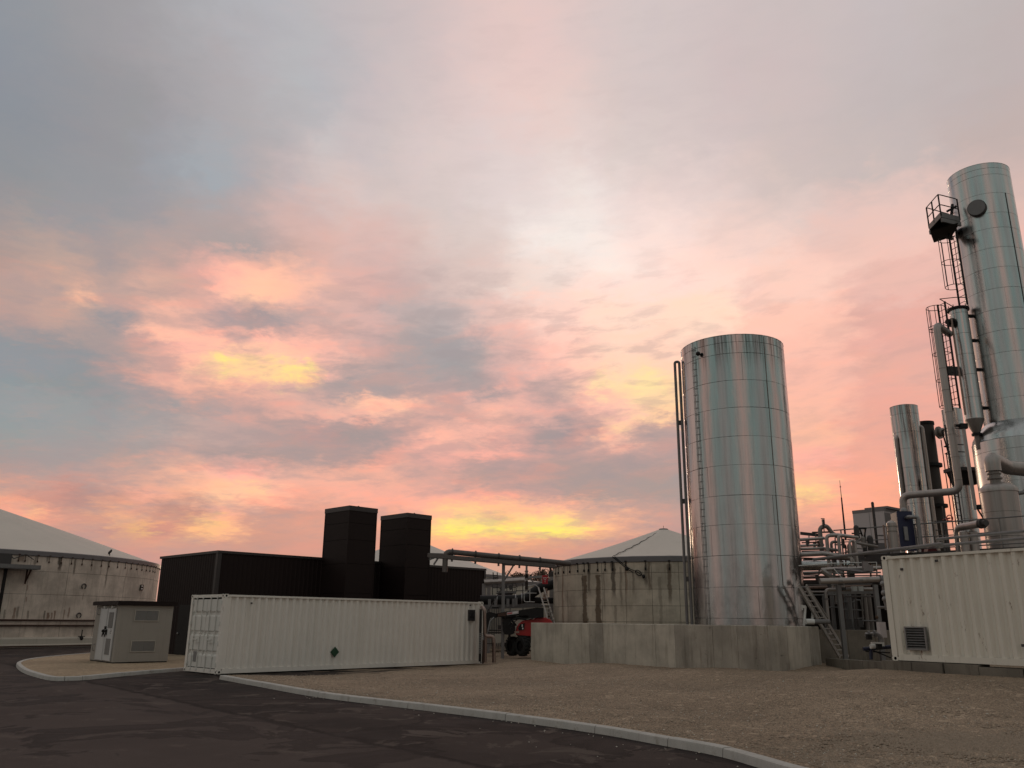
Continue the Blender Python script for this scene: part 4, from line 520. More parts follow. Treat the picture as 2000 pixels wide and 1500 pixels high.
# ------------------------------------------------------------------ mesh builder
class MB:
    def __init__(self):
        self.v = []; self.f = []; self.mi = []

    def add(self, vs, fs, mi=0):
        o = len(self.v)
        self.v += [tuple(v) for v in vs]
        self.f += [tuple(i + o for i in f) for f in fs]
        self.mi += [mi] * len(fs)
        return self

    def hexa(self, p, mi=0):
        """eight corners: four below (counter-clockwise from above), four above"""
        return self.add(p, [(3, 2, 1, 0), (4, 5, 6, 7), (0, 1, 5, 4), (1, 2, 6, 5), (2, 3, 7, 6), (3, 0, 4, 7)], mi)

    def box(self, c, s, X=(1, 0, 0), Y=(0, 1, 0), Zv=(0, 0, 1), mi=0):
        c = Vector(c); X = Vector(X) * s[0] / 2; Y = Vector(Y) * s[1] / 2; Z = Vector(Zv) * s[2] / 2
        return self.hexa([c - X - Y - Z, c + X - Y - Z, c + X + Y - Z, c - X + Y - Z, c - X - Y + Z, c + X - Y + Z, c + X + Y + Z, c - X + Y + Z], mi)

    def bar(self, p, q, wd, ht, up=(0, 0, 1), mi=0):
        p = Vector(p); q = Vector(q); d = (q - p)
        if d.length < 1e-6: return self
        L = d.length; d = d / L
        up = Vector(up)
        if abs(d.dot(up)) > 0.98: up = Vector((0, 1, 0))
        s = d.cross(up).normalized(); u = s.cross(d)
        return self.box((p + q) / 2, (L, wd, ht), d, s, u, mi)

    def ring(self, c, X, Y, r, n):
        return [Vector(c) + X * (r * math.cos(2 * PI * i / n)) + Y * (r * math.sin(2 * PI * i / n)) for i in range(n)]

    def cyl(self, p, q, r, n=12, r2=None, cap=True, mi=0):
        p = Vector(p); q = Vector(q); d = (q - p).normalized()
        a = Vector((0, 0, 1)) if abs(d.z) < 0.9 else Vector((0, 1, 0))
        X = d.cross(a).normalized(); Y = d.cross(X)
        r2 = r if r2 is None else r2
        vs = self.ring(p, X, Y, r, n) + self.ring(q, X, Y, r2, n)
        fs = [(i, n + i, n + (i + 1) % n, (i + 1) % n) for i in range(n)]
        if cap: fs += [tuple(range(n)), tuple(range(2 * n - 1, n - 1, -1))]
        return self.add(vs, fs, mi)

    def tube(self, pts, r, n=8, bend=None, cap=True, mi=0):
        P = [Vector(p) for p in pts]
        if bend and len(P) > 2:
            Q = [P[0]]
            for i in range(1, len(P) - 1):
                a = (P[i - 1] - P[i]); b = (P[i + 1] - P[i])
                la, lb = a.length, b.length
                if la < 1e-5 or lb < 1e-5: continue
                a /= la; b /= lb
                th = math.acos(max(-1, min(1, a.dot(b))))
                if th > PI - 0.05: Q.append(P[i]); continue
                cut = min(bend / math.tan(th / 2), la * 0.48, lb * 0.48)
                s, e = P[i] + a * cut, P[i] + b * cut
                m = 5
                for j in range(m + 1):
                    u = j / m
                    Q.append(s * (1 - u) ** 2 + P[i] * (2 * u * (1 - u)) + e * u ** 2)
            Q.append(P[-1]); P = Q
        d0 = (P[1] - P[0]).normalized()
        a = Vector((0, 0, 1)) if abs(d0.z) < 0.9 else Vector((0, 1, 0))
        X = d0.cross(a).normalized()
        rings = []
        for i, p in enumerate(P):
            if i == 0: d = P[1] - P[0]
            elif i == len(P) - 1: d = P[-1] - P[-2]
            else: d = (P[i + 1] - P[i]).normalized() + (P[i] - P[i - 1]).normalized()
            d = d.normalized()
            X = (X - d * X.dot(d)).normalized(); Y = d.cross(X)
            rings.append(self.ring(p, X, Y, r, n))
        vs = [v for rg in rings for v in rg]
        fs = []
        for k in range(len(rings) - 1):
            for i in range(n):
                j = (i + 1) % n
                fs.append((k * n + i, k * n + j, (k + 1) * n + j, (k + 1) * n + i))
        if cap:
            fs.append(tuple(range(n - 1, -1, -1))); L = (len(rings) - 1) * n
            fs.append(tuple(L + i for i in range(n)))
        return self.add(vs, fs, mi)

    def lathe(self, c, prof, n=32, a0=0.0, a1=2 * PI, mi=0):
        c = Vector(c); full = abs(a1 - a0 - 2 * PI) < 1e-6
        m = n if full else n + 1
        vs = []
        for (r, z) in prof:
            for i in range(m):
                a = a0 + (a1 - a0) * i / n
                vs.append((c.x + r * math.cos(a), c.y + r * math.sin(a), c.z + z))
        fs = []
        for k in range(len(prof) - 1):
            for i in range(n):
                j = (i + 1) % m
                fs.append((k * m + i, k * m + j, (k + 1) * m + j, (k + 1) * m + i))
        return self.add(vs, fs, mi)

    def prism(self, poly, z0, z1, mi=0):
        n = len(poly)
        vs = [(p[0], p[1], z0) for p in poly] + [(p[0], p[1], z1) for p in poly]
        fs = [tuple(range(n - 1, -1, -1)), tuple(range(n, 2 * n))] + [(i, (i + 1) % n, n + (i + 1) % n, n + i) for i in range(n)]
        return self.add(vs, fs, mi)

    def ball(self, c, r, n=12, m=8, sz=1.0, mi=0):
        prof = [(max(1e-4, r * math.sin(PI * i / m)), -r * sz * math.cos(PI * i / m)) for i in range(m + 1)]
        return self.lathe(c, prof, n, mi=mi)

    def build(self, name, mat, parent=None, smooth=30, loc=None):
        me = bpy.data.meshes.new(name)
        base = Vector((0, 0, 0))
        if parent is not None:
            q = parent
            while q.parent is not None: q = q.parent
            base = q.location.copy()
        elif loc is not None:
            base = Vector(loc)
        me.from_pydata([(v[0] - base.x, v[1] - base.y, v[2] - base.z) for v in self.v], [], self.f)
        mats = mat if isinstance(mat, (list, tuple)) else [mat]
        for mm in mats: me.materials.append(MAT[mm])
        if len(mats) > 1: me.polygons.foreach_set('material_index', self.mi)
        if smooth:
            me.polygons.foreach_set('use_smooth', [True] * len(me.polygons))
            me.set_sharp_from_angle(angle=R(smooth))
        me.update()
        o = bpy.data.objects.new(name, me); COL.objects.link(o)
        if parent is not None: o.parent = parent
        elif loc is not None: o.location = base
        return o


def thing(name, label, cat, loc, group=None):
    o = bpy.data.objects.new(name, None); COL.objects.link(o)
    o.location = loc; o.empty_display_size = 0.3
    o['label'] = label; o['category'] = cat
    if group: o['group'] = group
    return o


def tag(o, label, cat, group=None):
    o['label'] = label; o['category'] = cat
    if group: o['group'] = group
    return o


def structure(o):
    o['kind'] = 'structure'; return o


def part(root, name, mb, mat, smooth=30):
    return mb.build(name, mat, root, smooth)


def copy_piece(src, parent, rot=None, loc=None):
    c = src.copy(); COL.objects.link(c); c.parent = parent
    if loc is not None: c.location = loc
    if rot is not None: c.rotation_euler = rot
    return c


def clad_shell(root, base_z, edges, r, n, mat, name='cladding_sheet', tilt=0.25, start=0.0, joint=0.010, rfun=None, core=True, top=True):
    """metal cladding in courses of separate sheets round a dark core; edges are heights above the root"""
    rr = random.Random(int(r * 1000) + n)
    segs = max(3, int(round(40 / n)))
    cache = {}
    for ci in range(len(edges) - 1):
        z0, z1 = edges[ci], edges[ci + 1]
        key = round(z1 - z0, 3)
        for s in range(n):
            a = start + 2 * PI * (s + (0.5 if ci % 2 else 0.0)) / n
            if key not in cache:
                mb = MB(); da = 2 * PI / n - 0.0006 / r
                h = key - joint
                vs, fs, ns = [], [], []
                prof = [(r - .012, 0.0), (r, 0.004), (r, h - 0.004), (r - .012, h)]
                for (pr, pz) in prof:
                    for i in range(segs + 1):
                        b = -da / 2 + da * i / segs
                        vs.append((pr * math.cos(b), pr * math.sin(b), pz)); ns.append((math.cos(b), math.sin(b), 0))
                for kk in range(3):
                    for i in range(segs):
                        q = kk * (segs + 1)
                        fs.append((q + i, q + i + 1, q + segs + 2 + i, q + segs + 1 + i))
                me = bpy.data.meshes.new(name); me.from_pydata(vs, [], fs); me.materials.append(MAT[mat])
                me.polygons.foreach_set('use_smooth', [True] * len(me.polygons))
                me.normals_split_custom_set_from_vertices(ns)
                me.update(); cache[key] = me
            o = bpy.data.objects.new(name, cache[key]); COL.objects.link(o); o.parent = root
            o.location = (0, 0, base_z + z0 + joint / 2)
            tx, ty = R(rr.uniform(-tilt, tilt)), R(rr.uniform(-tilt, tilt) * .6)
            o.rotation_euler = (Matrix.Rotation(a, 4, 'Z') @ Matrix.Rotation(ty, 4, 'Y') @ Matrix.Rotation(tx, 4, 'Z')).to_euler()
    if core:
        L = root.location
        m = MB().lathe((L.x, L.y, L.z + base_z), [(r - .02, edges[0]), (r - .02, edges[-1])], 40)
        part(root, 'shell', m, 'seam_dark')
    if top:
        L = root.location
        m = MB().lathe((L.x, L.y, L.z + base_z + edges[-1]), [(r - .03, -.03), (r + .006, 0.0), (r + .006, 0.02), (r * .5, .12), (0.001, .16)], 40)
        part(root, 'top_cap', m, mat)


# ------------------------------------------------------------------ ground levels
KERB = [(-8.843,27.282,0.12),(-6.929,24.667,0.12),(-4.487,21.406,0.12),(-2.04,18.975,0.12),(0.055,16.878,0.12),(1.583,15.125,0.12),(2.549,13.635,0.12),(3.15,12.603,0.12),(3.626,10.971,0.12), (4.3, 9.0, 0.12), (4.7, 7.0, 0.12), (4.9, 4.5, 0.12), (5.0, 1.0, 0.12)]
LEVEL = [(k[0], k[1], 0.10) for k in KERB] + [(-9.7, 29, -0.02), (-7, 31.6, -0.01), (-4, 34.5, 0.0), (-1.2, 37.4, 0.01), (-8.4, 30.3, -.02), (-5.6, 33, 0.0), (-2.6, 36, 0.0), (7.8, 25.0, 0.49), (0.9, 37, 0.24), (4.4, 31, 0.36),
         (10.0, 28, 0.55), (9.9, 21.8, 0.70), (11.4, 18.8, 0.70), (13.2, 15.5, 0.70), (7, 18, 0.46), (3.4, 22, 0.26), (0, 27, 0.10), (-3, 28, 0.05), (-4, 24, 0.08), (6, 13, 0.22), (9, 12, 0.42), (9, 8, 0.35), (1.5, 18, 0.16), (3, 16, 0.17),
         (0.1, 42.6, 0.07), (0.7, 41.9, 0.08), (1.6, 43.6, 0.07), (0.4, 41.0, 0.09), (1, 46, 0.03), (-4, 44, 0.0), (8, 46, 0.25), (14, 30, 0.6), (22, 36, 0.5), (20, 14, 0.7), (3, 50, 0.0), (25, 5, 0.6)]


def level(x, y):
    sw = sz = 0.0
    for a, b, z in LEVEL:
        d2 = (x - a) ** 2 + (y - b) ** 2 + 0.6
        q = 1.0 / (d2 * d2)
        sw += q; sz += q * z
    return sz / sw


def quad_sheet(name, rows, mat):
    vs = []; fs = []; n = len(rows[0])
    for r_ in rows: vs += r_
    for i in range(len(rows) - 1):
        for j in range(n - 1):
            fs.append((i * n + j, i * n + j + 1, (i + 1) * n + j + 1, (i + 1) * n + j))
    return MB().add(vs, fs).build(name, mat, None, 60)


# far earth, the asphalt, the tan gravel yard
structure(MB().add([(-700, -300, -0.06), (700, -300, -0.06), (700, 1200, -0.06), (-700, 1200, -0.06)], [(0, 1, 2, 3)]).build('ground', 'earth', None, 0))
structure(MB().add([(-90, -30, 0), (45, -30, 0), (45, 110, 0), (-90, 110, 0)], [(0, 1, 2, 3)]).build('road', 'asphalt', None, 0))

edge = [(k[1], k[0]) for k in KERB][::-1]          # (y, x) from near to far
edge += [(29.4, -10.2), (33.4, -6.9), (38.4, -2.1), (40.0, -1.8), (70, -1.8)]


def edge_x(y):
    if y <= edge[0][0]: return edge[0][1]
    for (a, xa), (b, xb) in zip(edge, edge[1:]):
        if y <= b: return xa + (xb - xa) * (y - a) / (b - a)
    return edge[-1][1]


ys = [1.0]
while ys[-1] < 62: ys.append(ys[-1] + (0.3 if ys[-1] < 30 else 0.7))
ts = [0.0]
while ts[-1] < 36: ts.append(ts[-1] + 0.25 + 0.03 * ts[-1])
rows = []
rg = random.Random(3)
for y in ys:
    x0 = edge_x(y) + 0.05
    rows.append([(x0 + t_, y, level(x0 + t_, y) - (0.012 if t_ == 0 else 0) + (rg.uniform(-.008, .012) if t_ > .3 else 0)) for t_ in ts])
structure(quad_sheet('gravel_yard', rows, 'gravel_tan'))

# kerb of the yard: separate kerb stones
def kerb_line(name, pts, joints, width, h, close_cap=True):
    """pts: centre of the back edge, densified; joints: indices where a stone ends"""
    root = bpy.data.objects.new(name, None); COL.objects.link(root); root['kind'] = 'structure'
    root.location = (pts[0][0], pts[0][1], 0)
    nrm = []
    for i in range(len(pts)):
        a = Vector(pts[max(0, i - 1)][:2]); b = Vector(pts[min(len(pts) - 1, i + 1)][:2])
        d = (b - a).normalized(); nrm.append(Vector((d.y, -d.x)))
    rr = random.Random(8)
    for j0, j1 in zip(joints, joints[1:]):
        mb = MB(); prof = []
        dz = rr.uniform(-.004, .004)
        sub = list(range(j0, j1 + 1))
        for q, i in enumerate(sub):
            p = Vector(pts[i][:2]); n_ = nrm[i]
            sh = 0.0
            if q == 0 and len(sub) > 1: p = p + (Vector(pts[i + 1][:2]) - p).normalized() * 0.008
            if q == len(sub) - 1: p = p + (Vector(pts[i - 1][:2]) - p).normalized() * 0.008
            for off, z in ((0, -0.1), (0, h - .008), (0.008, h), (width - .03, h), (width - .008, h - .012), (width, h - .035), (width + .012, -0.1)):
                prof.append((p.x + n_.x * off, p.y + n_.y * off, z + dz))
        m = 7; fs = []
        for q in range(len(sub) - 1):
            for e in range(m):
                e2 = (e + 1) % m
                fs.append((q * m + e, q * m + e2, (q + 1) * m + e2, (q + 1) * m + e))
        fs.append(tuple(range(m))); L = (len(sub) - 1) * m
        fs.append(tuple(L + e for e in range(m - 1, -1, -1)))
        mb.add(prof, fs); part(root, 'kerb_stone', mb, 'kerb_concrete', 40)
    return root


def densify(P, m):
    out = []
    n = len(P)
    for i in range(n - 1):
        p0, p1, p2, p3 = P[max(0, i - 1)], P[i], P[i + 1], P[min(n - 1, i + 2)]
        for j in range(m):
            t = j / m
            out.append(tuple(0.5 * ((2 * p1[q]) + (-p0[q] + p2[q]) * t + (2 * p0[q] - 5 * p1[q] + 4 * p2[q] - p3[q]) * t * t + (-p0[q] + 3 * p1[q] - 3 * p2[q] + p3[q]) * t ** 3) for q in (0, 1)))
    out.append(P[-1][:2]); return out


dk = densify(KERB, 6)
# the road side of this kerb is on the left of its run
kerb_line('kerb', dk, [0, 6, 12, 18, 24, 30, 36, 42, 48, 54, 60, 66, 72], 0.17, 0.125)

# planted-out island of pale gravel with its own kerb
ISL = [(-11.6, 31.8), (-12.15, 30.0), (-12.55, 28.3), (-12.85, 26.55), (-13.15, 26.15), (-13.7, 26.35), (-15.9, 29.1), (-18.0, 32.3), (-19.3, 34.6), (-20.2, 37.0), (-20.7, 39.6), (-20.9, 42.5), (-20.8, 46)]
di = densify(ISL, 4)
kerb_line('island_kerb', [p for p in di[::-1]], [0, 8, 14, 20, 26, 31, 35, 40, len(di) - 1], 0.15, 0.12)
isl = MB()
ip = [(p[0], p[1], 0.1) for p in di]
cpt = (-15.2, 36.0, 0.115)
far = [(-20.8, 46, 0.1), (-13, 46, 0.1), (-8.5, 38, 0.1), (-9.5, 32.2, 0.1)]
ring_ = ip + far[1:]
n_ = len(ring_)
mid_ = [((p[0] + cpt[0]) / 2, (p[1] + cpt[1]) / 2, 0.12) for p in ring_]
isl.add(ring_ + mid_ + [cpt], [(i, (i + 1) % n_, n_ + (i + 1) % n_, n_ + i) for i in range(n_)] + [(n_ + i, n_ + (i + 1) % n_, 2 * n_) for i in range(n_)])
structure(isl.build('gravel_island', 'gravel_pale', None, 60))

# loose stones lying on the yard (nearest part) and a few spilt over the kerb
def stones(name, n, where_fn, mat, s0, s1, seed):
    rs = random.Random(seed); mb = MB()
    for _ in range(n):
        q = where_fn(rs)
        if q is None: continue
        x, y, z = q
        s = rs.uniform(s0, s1) * (1.6 if rs.random() < .06 else 1)
        a = rs.uniform(0, PI); ca, sa = math.cos(a), math.sin(a)
        u, v_, hh = s * rs.uniform(.8, 1.3), s * rs.uniform(.6, 1.0), s * rs.uniform(.45, .8)
        pts = [(u, 0, 0), (0, v_, 0), (-u * .9, .1 * v_, 0), (.1 * u, -v_, 0), (rs.uniform(-.2, .2) * u, rs.uniform(-.2, .2) * v_, hh), (0, 0, -hh * .4)]
        mb.add([(x + px * ca - py * sa, y + px * sa + py * ca, z + pz) for px, py, pz in pts], [(0, 1, 4), (1, 2, 4), (2, 3, 4), (3, 0, 4), (1, 0, 5), (2, 1, 5), (3, 2, 5), (0, 3, 5)])
    o = mb.build(name, mat, None, 0); o['kind'] = 'stuff'
    return o


def yard_spot(ymax, power):
    def fn(rs):
        y = 9.6 + (ymax - 9.6) * rs.random() ** power
        x0 = edge_x(y) + 0.25
        x = x0 + (rs.random() ** 1.25) * min(11.5, 1.5 + 0.75 * y - 2)
        if math.sin(x * 1.3 + 2.1 * math.sin(y * .7)) + math.sin(y * 1.1 + x * .6) < rs.uniform(-2.2, 0.6): return None
        if (x - 7.7) * .864 + (y - 25.2) * .504 > -0.1 and y > 22 and x < 10.3: return None
        if (x - 9.67) * .843 + (y - 22.0) * .538 > -0.35 and x > 9.2: return None
        return (x, y, level(x, y) + 0.004)
    return fn


def coarse(rs):
    a, r_ = rs.uniform(0, 2 * PI), abs(rs.gauss(0, .5))
    x, y = 6.6 + 3.2 * r_ * math.cos(a) + rs.gauss(0, .5), 12.3 + 2.2 * r_ * math.sin(a) + rs.gauss(0, .3)
    if x < edge_x(y) + .3 or y < 9.6: return None
    return (x, y, level(x, y) + .006)


stones('gravel_stones', 44000, yard_spot(30, 2.0), 'stone_tan', .010, .021, 21)
stones('coarse_gravel', 9000, coarse, 'stone_tan', .016, .034, 24)
stones('pale_pebbles', 2600, yard_spot(28, 1.6), 'stone_pale', .009, .018, 22)


def spill(rs):
    y = rs.uniform(10.5, 22); x = edge_x(y) - 0.2 - abs(rs.gauss(0, 0.35)) - (rs.uniform(0, 2) if rs.random() < .2 else 0)
    return (x, y, 0.004)


stones('spilt_pebbles', 60, spill, 'stone_pale', .008, .018, 23)
# ------------------------------------------------------------------ shipping containers
def frame(o, yaw):
    c, s = math.cos(yaw), math.sin(yaw)
    O = Vector(o)
    return lambda x, y, z: O + Vector((c * x - s * y, s * x + c * y, z))


def axes(yaw):
    c, s = math.cos(yaw), math.sin(yaw)
    return Vector((c, s, 0)), Vector((-s, c, 0)), Vector((0, 0, 1))


def lbox(mb, T, ax, x0, x1, y0, y1, z0, z1, mi=0):
    return mb.box((T((x0 + x1) / 2, (y0 + y1) / 2, (z0 + z1) / 2)), (x1 - x0, y1 - y0, z1 - z0), ax[0], ax[1], ax[2], mi)


def corner_casting(root, T, ax, x, y, z, paint, sx, sy):
    """steel corner fitting with an oval hole in its two outer faces"""
    bm_ = MB(); l, wd, h = 0.178, 0.162, 0.118
    x0 = x if sx < 0 else x - l
    y0 = y if sy < 0 else y - wd
    def face(o, u, v, nrm, su, sv):
        o, u, v, nrm = Vector(o), Vector(u), Vector(v), Vector(nrm)
        n = 12
        outer = []
        for i in range(n):
            a = 2 * PI * i / n; cx, cy = math.cos(a), math.sin(a)
            k = 1 / max(abs(cx), abs(cy)); outer.append(o + u * (su / 2 * cx * k) + v * (sv / 2 * cy * k))
        hole = [o + u * (su * .21 * math.cos(2 * PI * i / n)) + v * (sv * .33 * math.sin(2 * PI * i / n)) for i in range(n)]
        deep = [p - nrm * 0.04 for p in hole]
        bm_.add(outer + hole, [(i, (i + 1) % n, n + (i + 1) % n, n + i) for i in range(n)], 0)
        bm_.add(hole + deep, [(i, (i + 1) % n, n + (i + 1) % n, n + i) for i in range(n)] + [tuple(range(n, 2 * n))], 1)
    cx, cy, cz = x0 + l / 2, y0 + wd / 2, z + h / 2
    X, Y, Z = ax
    face(T(cx, y0 if sy < 0 else y0 + wd, cz), X, Z, Y * (-1 if sy < 0 else 1), l, h)
    face(T(x0 if sx < 0 else x0 + l, cy, cz), Y, Z, X * (-1 if sx < 0 else 1), wd, h)
    for (a, b, c, d) in (((x0, y0, z), (x0 + l, y0, z), (x0 + l, y0 + wd, z), (x0, y0 + wd, z)), ((x0, y0, z + h), (x0 + l, y0, z + h), (x0 + l, y0 + wd, z + h), (x0, y0 + wd, z + h))):
        bm_.add([T(*a), T(*b), T(*c), T(*d)], [(0, 1, 2, 3)], 0)
    yo = y0 + wd if sy < 0 else y0; xo = x0 + l if sx < 0 else x0
    bm_.add([T(x0, yo, z), T(x0 + l, yo, z), T(x0 + l, yo, z + h), T(x0, yo, z + h)], [(0, 1, 2, 3)], 0)
    bm_.add([T(xo, y0, z), T(xo, y0 + wd, z), T(xo, y0 + wd, z + h), T(xo, y0, z + h)], [(0, 1, 2, 3)], 0)
    return part(root, 'corner_casting', bm_, [paint, 'dark_void'], 0)


def corrugated(mb, T, x0, x1, y, z0, z1, depth, pitch, sign, ends=0.0):
    """trapezoid corrugation running along x, standing in the plane y"""
    prof = [(x0, 0.0)]
    x = x0 + ends
    while x + pitch <= x1 - ends + 1e-4:
        prof += [(x + pitch * .02, 0), (x + pitch * .27, 0), (x + pitch * .50, depth), (x + pitch * .77, depth)]
        x += pitch
        prof.append((x, depth * .2 if x + pitch > x1 - ends else 0.0))
    prof.append((x1, 0.0))
    vs = []
    for (a, d) in prof: vs += [T(a, y + sign * d, z0), T(a, y + sign * d, z1)]
    mb.add(vs, [(2 * i, 2 * i + 2, 2 * i + 3, 2 * i + 1) for i in range(len(prof) - 1)])
    return mb


def louvre(root, T, ax, x0, x1, z0, z1, y, nslat, frame_mat, slat_mat, proud=0.035, name='vent'):
    mb = MB(); b = 0.035
    for (a, c, d, e) in ((x0, x1, z0, z0 + b), (x0, x1, z1 - b, z1), (x0, x0 + b, z0 + b, z1 - b), (x1 - b, x1, z0 + b, z1 - b)):
        lbox(mb, T, ax, a, c, y - proud, y + 0.02, d, e)
    v = part(root, name, mb, frame_mat, 0)
    back = MB(); lbox(back, T, ax, x0 + b, x1 - b, y + 0.005, y + 0.012, z0 + b, z1 - b); part(v, 'backing', back, 'dark_void', 0)
    h = (z1 - z0 - 2 * b) / nslat
    for i in range(nslat):
        s = MB(); zc = z0 + b + h * (i + .5)
        s.hexa([T(x0 + b, y - proud * .9, zc - h * .42), T(x1 - b, y - proud * .9, zc - h * .42), T(x1 - b, y, zc + h * .14), T(x0 + b, y, zc + h * .14),
                T(x0 + b, y - proud * .9, zc - h * .30), T(x1 - b, y - proud * .9, zc - h * .30), T(x1 - b, y, zc + h * .26), T(x0 + b, y, zc + h * .26)])
        part(v, 'slat', s, slat_mat, 0)
    return v


def container(name, label, o, yaw, L, paint, doors, z_skip=0.0):
    T = frame(o, yaw); ax = axes(yaw); W, Hc = 2.438, 2.591
    root = thing(name, label, 'shipping container', o)
    for x, sx in ((0, -1), (L, 1)):
        for y, sy in ((0, -1), (W, 1)):
            for z in (0.0, Hc - .118):
                corner_casting(root, T, ax, x, y, z, paint, sx, sy)
            mb = MB()
            xa = x if sx < 0 else x - .15; ya = y + .004 if sy < 0 else y - .154
            lbox(mb, T, ax, xa + .004 * (1 if sx < 0 else 0), xa + .15, ya, ya + .15, .118, Hc - .118)
            part(root, 'corner_post', mb, paint, 0)
    for y in (0.006, W - .066):
        mb = MB(); lbox(mb, T, ax, .178, L - .178, y, y + .06, .015, .16); part(root, 'bottom_rail', mb, paint, 0)
        mb = MB(); lbox(mb, T, ax, .178, L - .178, y + .004, y + .064, Hc - .085, Hc - .02); part(root, 'top_rail', mb, paint, 0)
    mb = MB(); corrugated(mb, T, .154, L - .154, 0.034, .158, Hc - .083, .070, .278, 1, .06); part(root, 'side_panel', mb, paint, 20)
    mb = MB(); corrugated(mb, T, .154, L - .154, W - .022, .16, Hc - .085, .045, .278, -1, .06); part(root, 'side_panel', mb, paint, 20)
    # roof with cross corrugations that end short of the rails
    mb = MB(); n = int((L - .5) / .21)
    lbox(mb, T, ax, .15, L - .15, .05, W - .05, Hc - .055, Hc - .040)
    for i in range(n):
        xa = .25 + i * (L - .5) / n
        lbox(mb, T, ax, xa, xa + .10, .09, W - .09, Hc - .045, Hc - .018)
    part(root, 'roof', mb, paint, 0)
    mb = MB(); lbox(mb, T, ax, .1, L - .1, .05, W - .05, .05, .15); part(root, 'floor', mb, 'dark_steel', 0)
    ends = (0, 1)
    for e in ends:
        x = 0.0 if e == 0 else L
        s = 1 if e == 0 else -1
        mb = MB(); lbox(mb, T, ax, min(x + s * .01, x + s * .07), max(x + s * .01, x + s * .07), .178, W - .178, .01, .15); part(root, 'door_sill' if (e == 0 and doors) else 'end_sill', mb, paint, 0)
        mb = MB(); lbox(mb, T, ax, min(x + s * .01, x + s * .07), max(x + s * .01, x + s * .07), .178, W - .178, Hc - .11, Hc - .01); part(root, 'door_header' if (e == 0 and doors) else 'end_header', mb, paint, 0)
        if not (e == 0 and doors):
            mb = MB(); lbox(mb, T, ax, min(x + s * .03, x + s * .06), max(x + s * .03, x + s * .06), .15, W - .15, .15, Hc - .11); part(root, 'end_panel', mb, paint, 0)
    if doors:
        back = MB(); lbox(back, T, ax, .075, .09, .12, W - .12, .1, Hc - .1); part(root, 'door_gasket', back, 'dark_void', 0)
        dw = (W - .36) / 2
        for di in (0, 1):
            ya = .175 + di * (dw + .012); yb = ya + dw - .006
            za, zb = .175, Hc - .165
            mb = MB()
            # pressed leaf: a flat skin with three horizontal recessed swages
            zs = [(za, .03)]
            for zc in (za + (zb - za) * .22, za + (zb - za) * .505, za + (zb - za) * .79):
                zs += [(zc - .11, .03), (zc - .055, .065), (zc + .025, .065), (zc + .07, .03)]
            zs.append((zb, .03))
            vs = []
            for (z, x) in zs: vs += [T(x, ya, z), T(x, yb, z)]
            mb.add(vs, [(2 * i, 2 * i + 1, 2 * i + 3, 2 * i + 2) for i in range(len(zs) - 1)])
            lbox(mb, T, ax, .032, .07, ya, ya + .02, za, zb); lbox(mb, T, ax, .032, .07, yb - .02, yb, za, zb)
            d = part(root, 'door', mb, 'door_white', 0)
            for f in (.28, .72):
                yy = ya + dw * f; rod = MB()
                rod.cyl(T(.008, yy, za - .10), T(.008, yy, zb + .10), .017, 8)
                for zz in (za - .07, zb + .07): lbox(rod, T, ax, -.012, .022, yy - .045, yy + .045, zz - .035, zz + .035)
                for zz in (za + .35, (za + zb) / 2, zb - .35, za + 1.0): lbox(rod, T, ax, -.010, .03, yy - .035, yy + .035, zz - .02, zz + .02)
                part(d, 'lock_rod', rod, 'door_white', 30)
                hd = MB(); lbox(hd, T, ax, -.022, -.006, yy - .02, yy + .30 * (1 if f < .5 else -1) * 1.0, .98, 1.02) if f < .5 else lbox(hd, T, ax, -.022, -.006, yy - .30, yy + .02, 1.06, 1.10)
                part(d, 'lock_handle', hd, 'door_white', 0)
            hy = ya - .03 if di == 0 else yb + .03
            for zz in (za + .12, za + .80, za + 1.45, zb - .12):
                hb = MB(); lbox(hb, T, ax, -.006, .03, hy - .06, hy + .05, zz - .05, zz + .05); hb.cyl(T(-.004, hy - .005, zz - .07), T(-.004, hy - .005, zz + .07), .018, 8)
                part(d, 'hinge', hb, 'door_white', 30)
        # data plate and small stencilled marks on the leaf farther from the road
        pl = MB(); lbox(pl, T, ax, .018, .024, W - .178 - .62, W - .178 - .40, .34, .68); part(root, 'data_plate', pl, 'louvre_grey', 0)
    return root, T, ax


c_long, Tl, axl = container('shipping_container', 'long white forty foot container with closed double doors and green diamond sign', (-9.72, 29.06, 0.03), R(45.5), 12.19, 'container_white', True)
louvre(c_long, Tl, axl, 11.30, 11.68, 1.78, 2.24, 0.012, 7, 'dark_steel', 'dark_steel', .04)
mk = MB()      # diamond placard stuck across the corrugations
gx, gz, gs = 4.60, 0.62, 0.19
mk.add([Tl(gx, -.004, gz - gs), Tl(gx + gs, -.004, gz), Tl(gx, -.004, gz + gs), Tl(gx - gs, -.004, gz), Tl(gx, .02, gz - gs), Tl(gx + gs, .02, gz), Tl(gx, .02, gz + gs), Tl(gx - gs, .02, gz)],
       [(0, 1, 2, 3), (0, 4, 5, 1), (1, 5, 6, 2), (2, 6, 7, 3), (3, 7, 4, 0)])
part(c_long, 'placard', mk, 'green_sign', 0)
for lx, lz in ((1.02, 2.28), (11.4, 2.40)):
    m_ = MB(); lbox(m_, Tl, axl, lx, lx + .06, .0, .03, lz, lz + .05); part(c_long, 'lashing_eye', m_, 'dark_steel', 0)

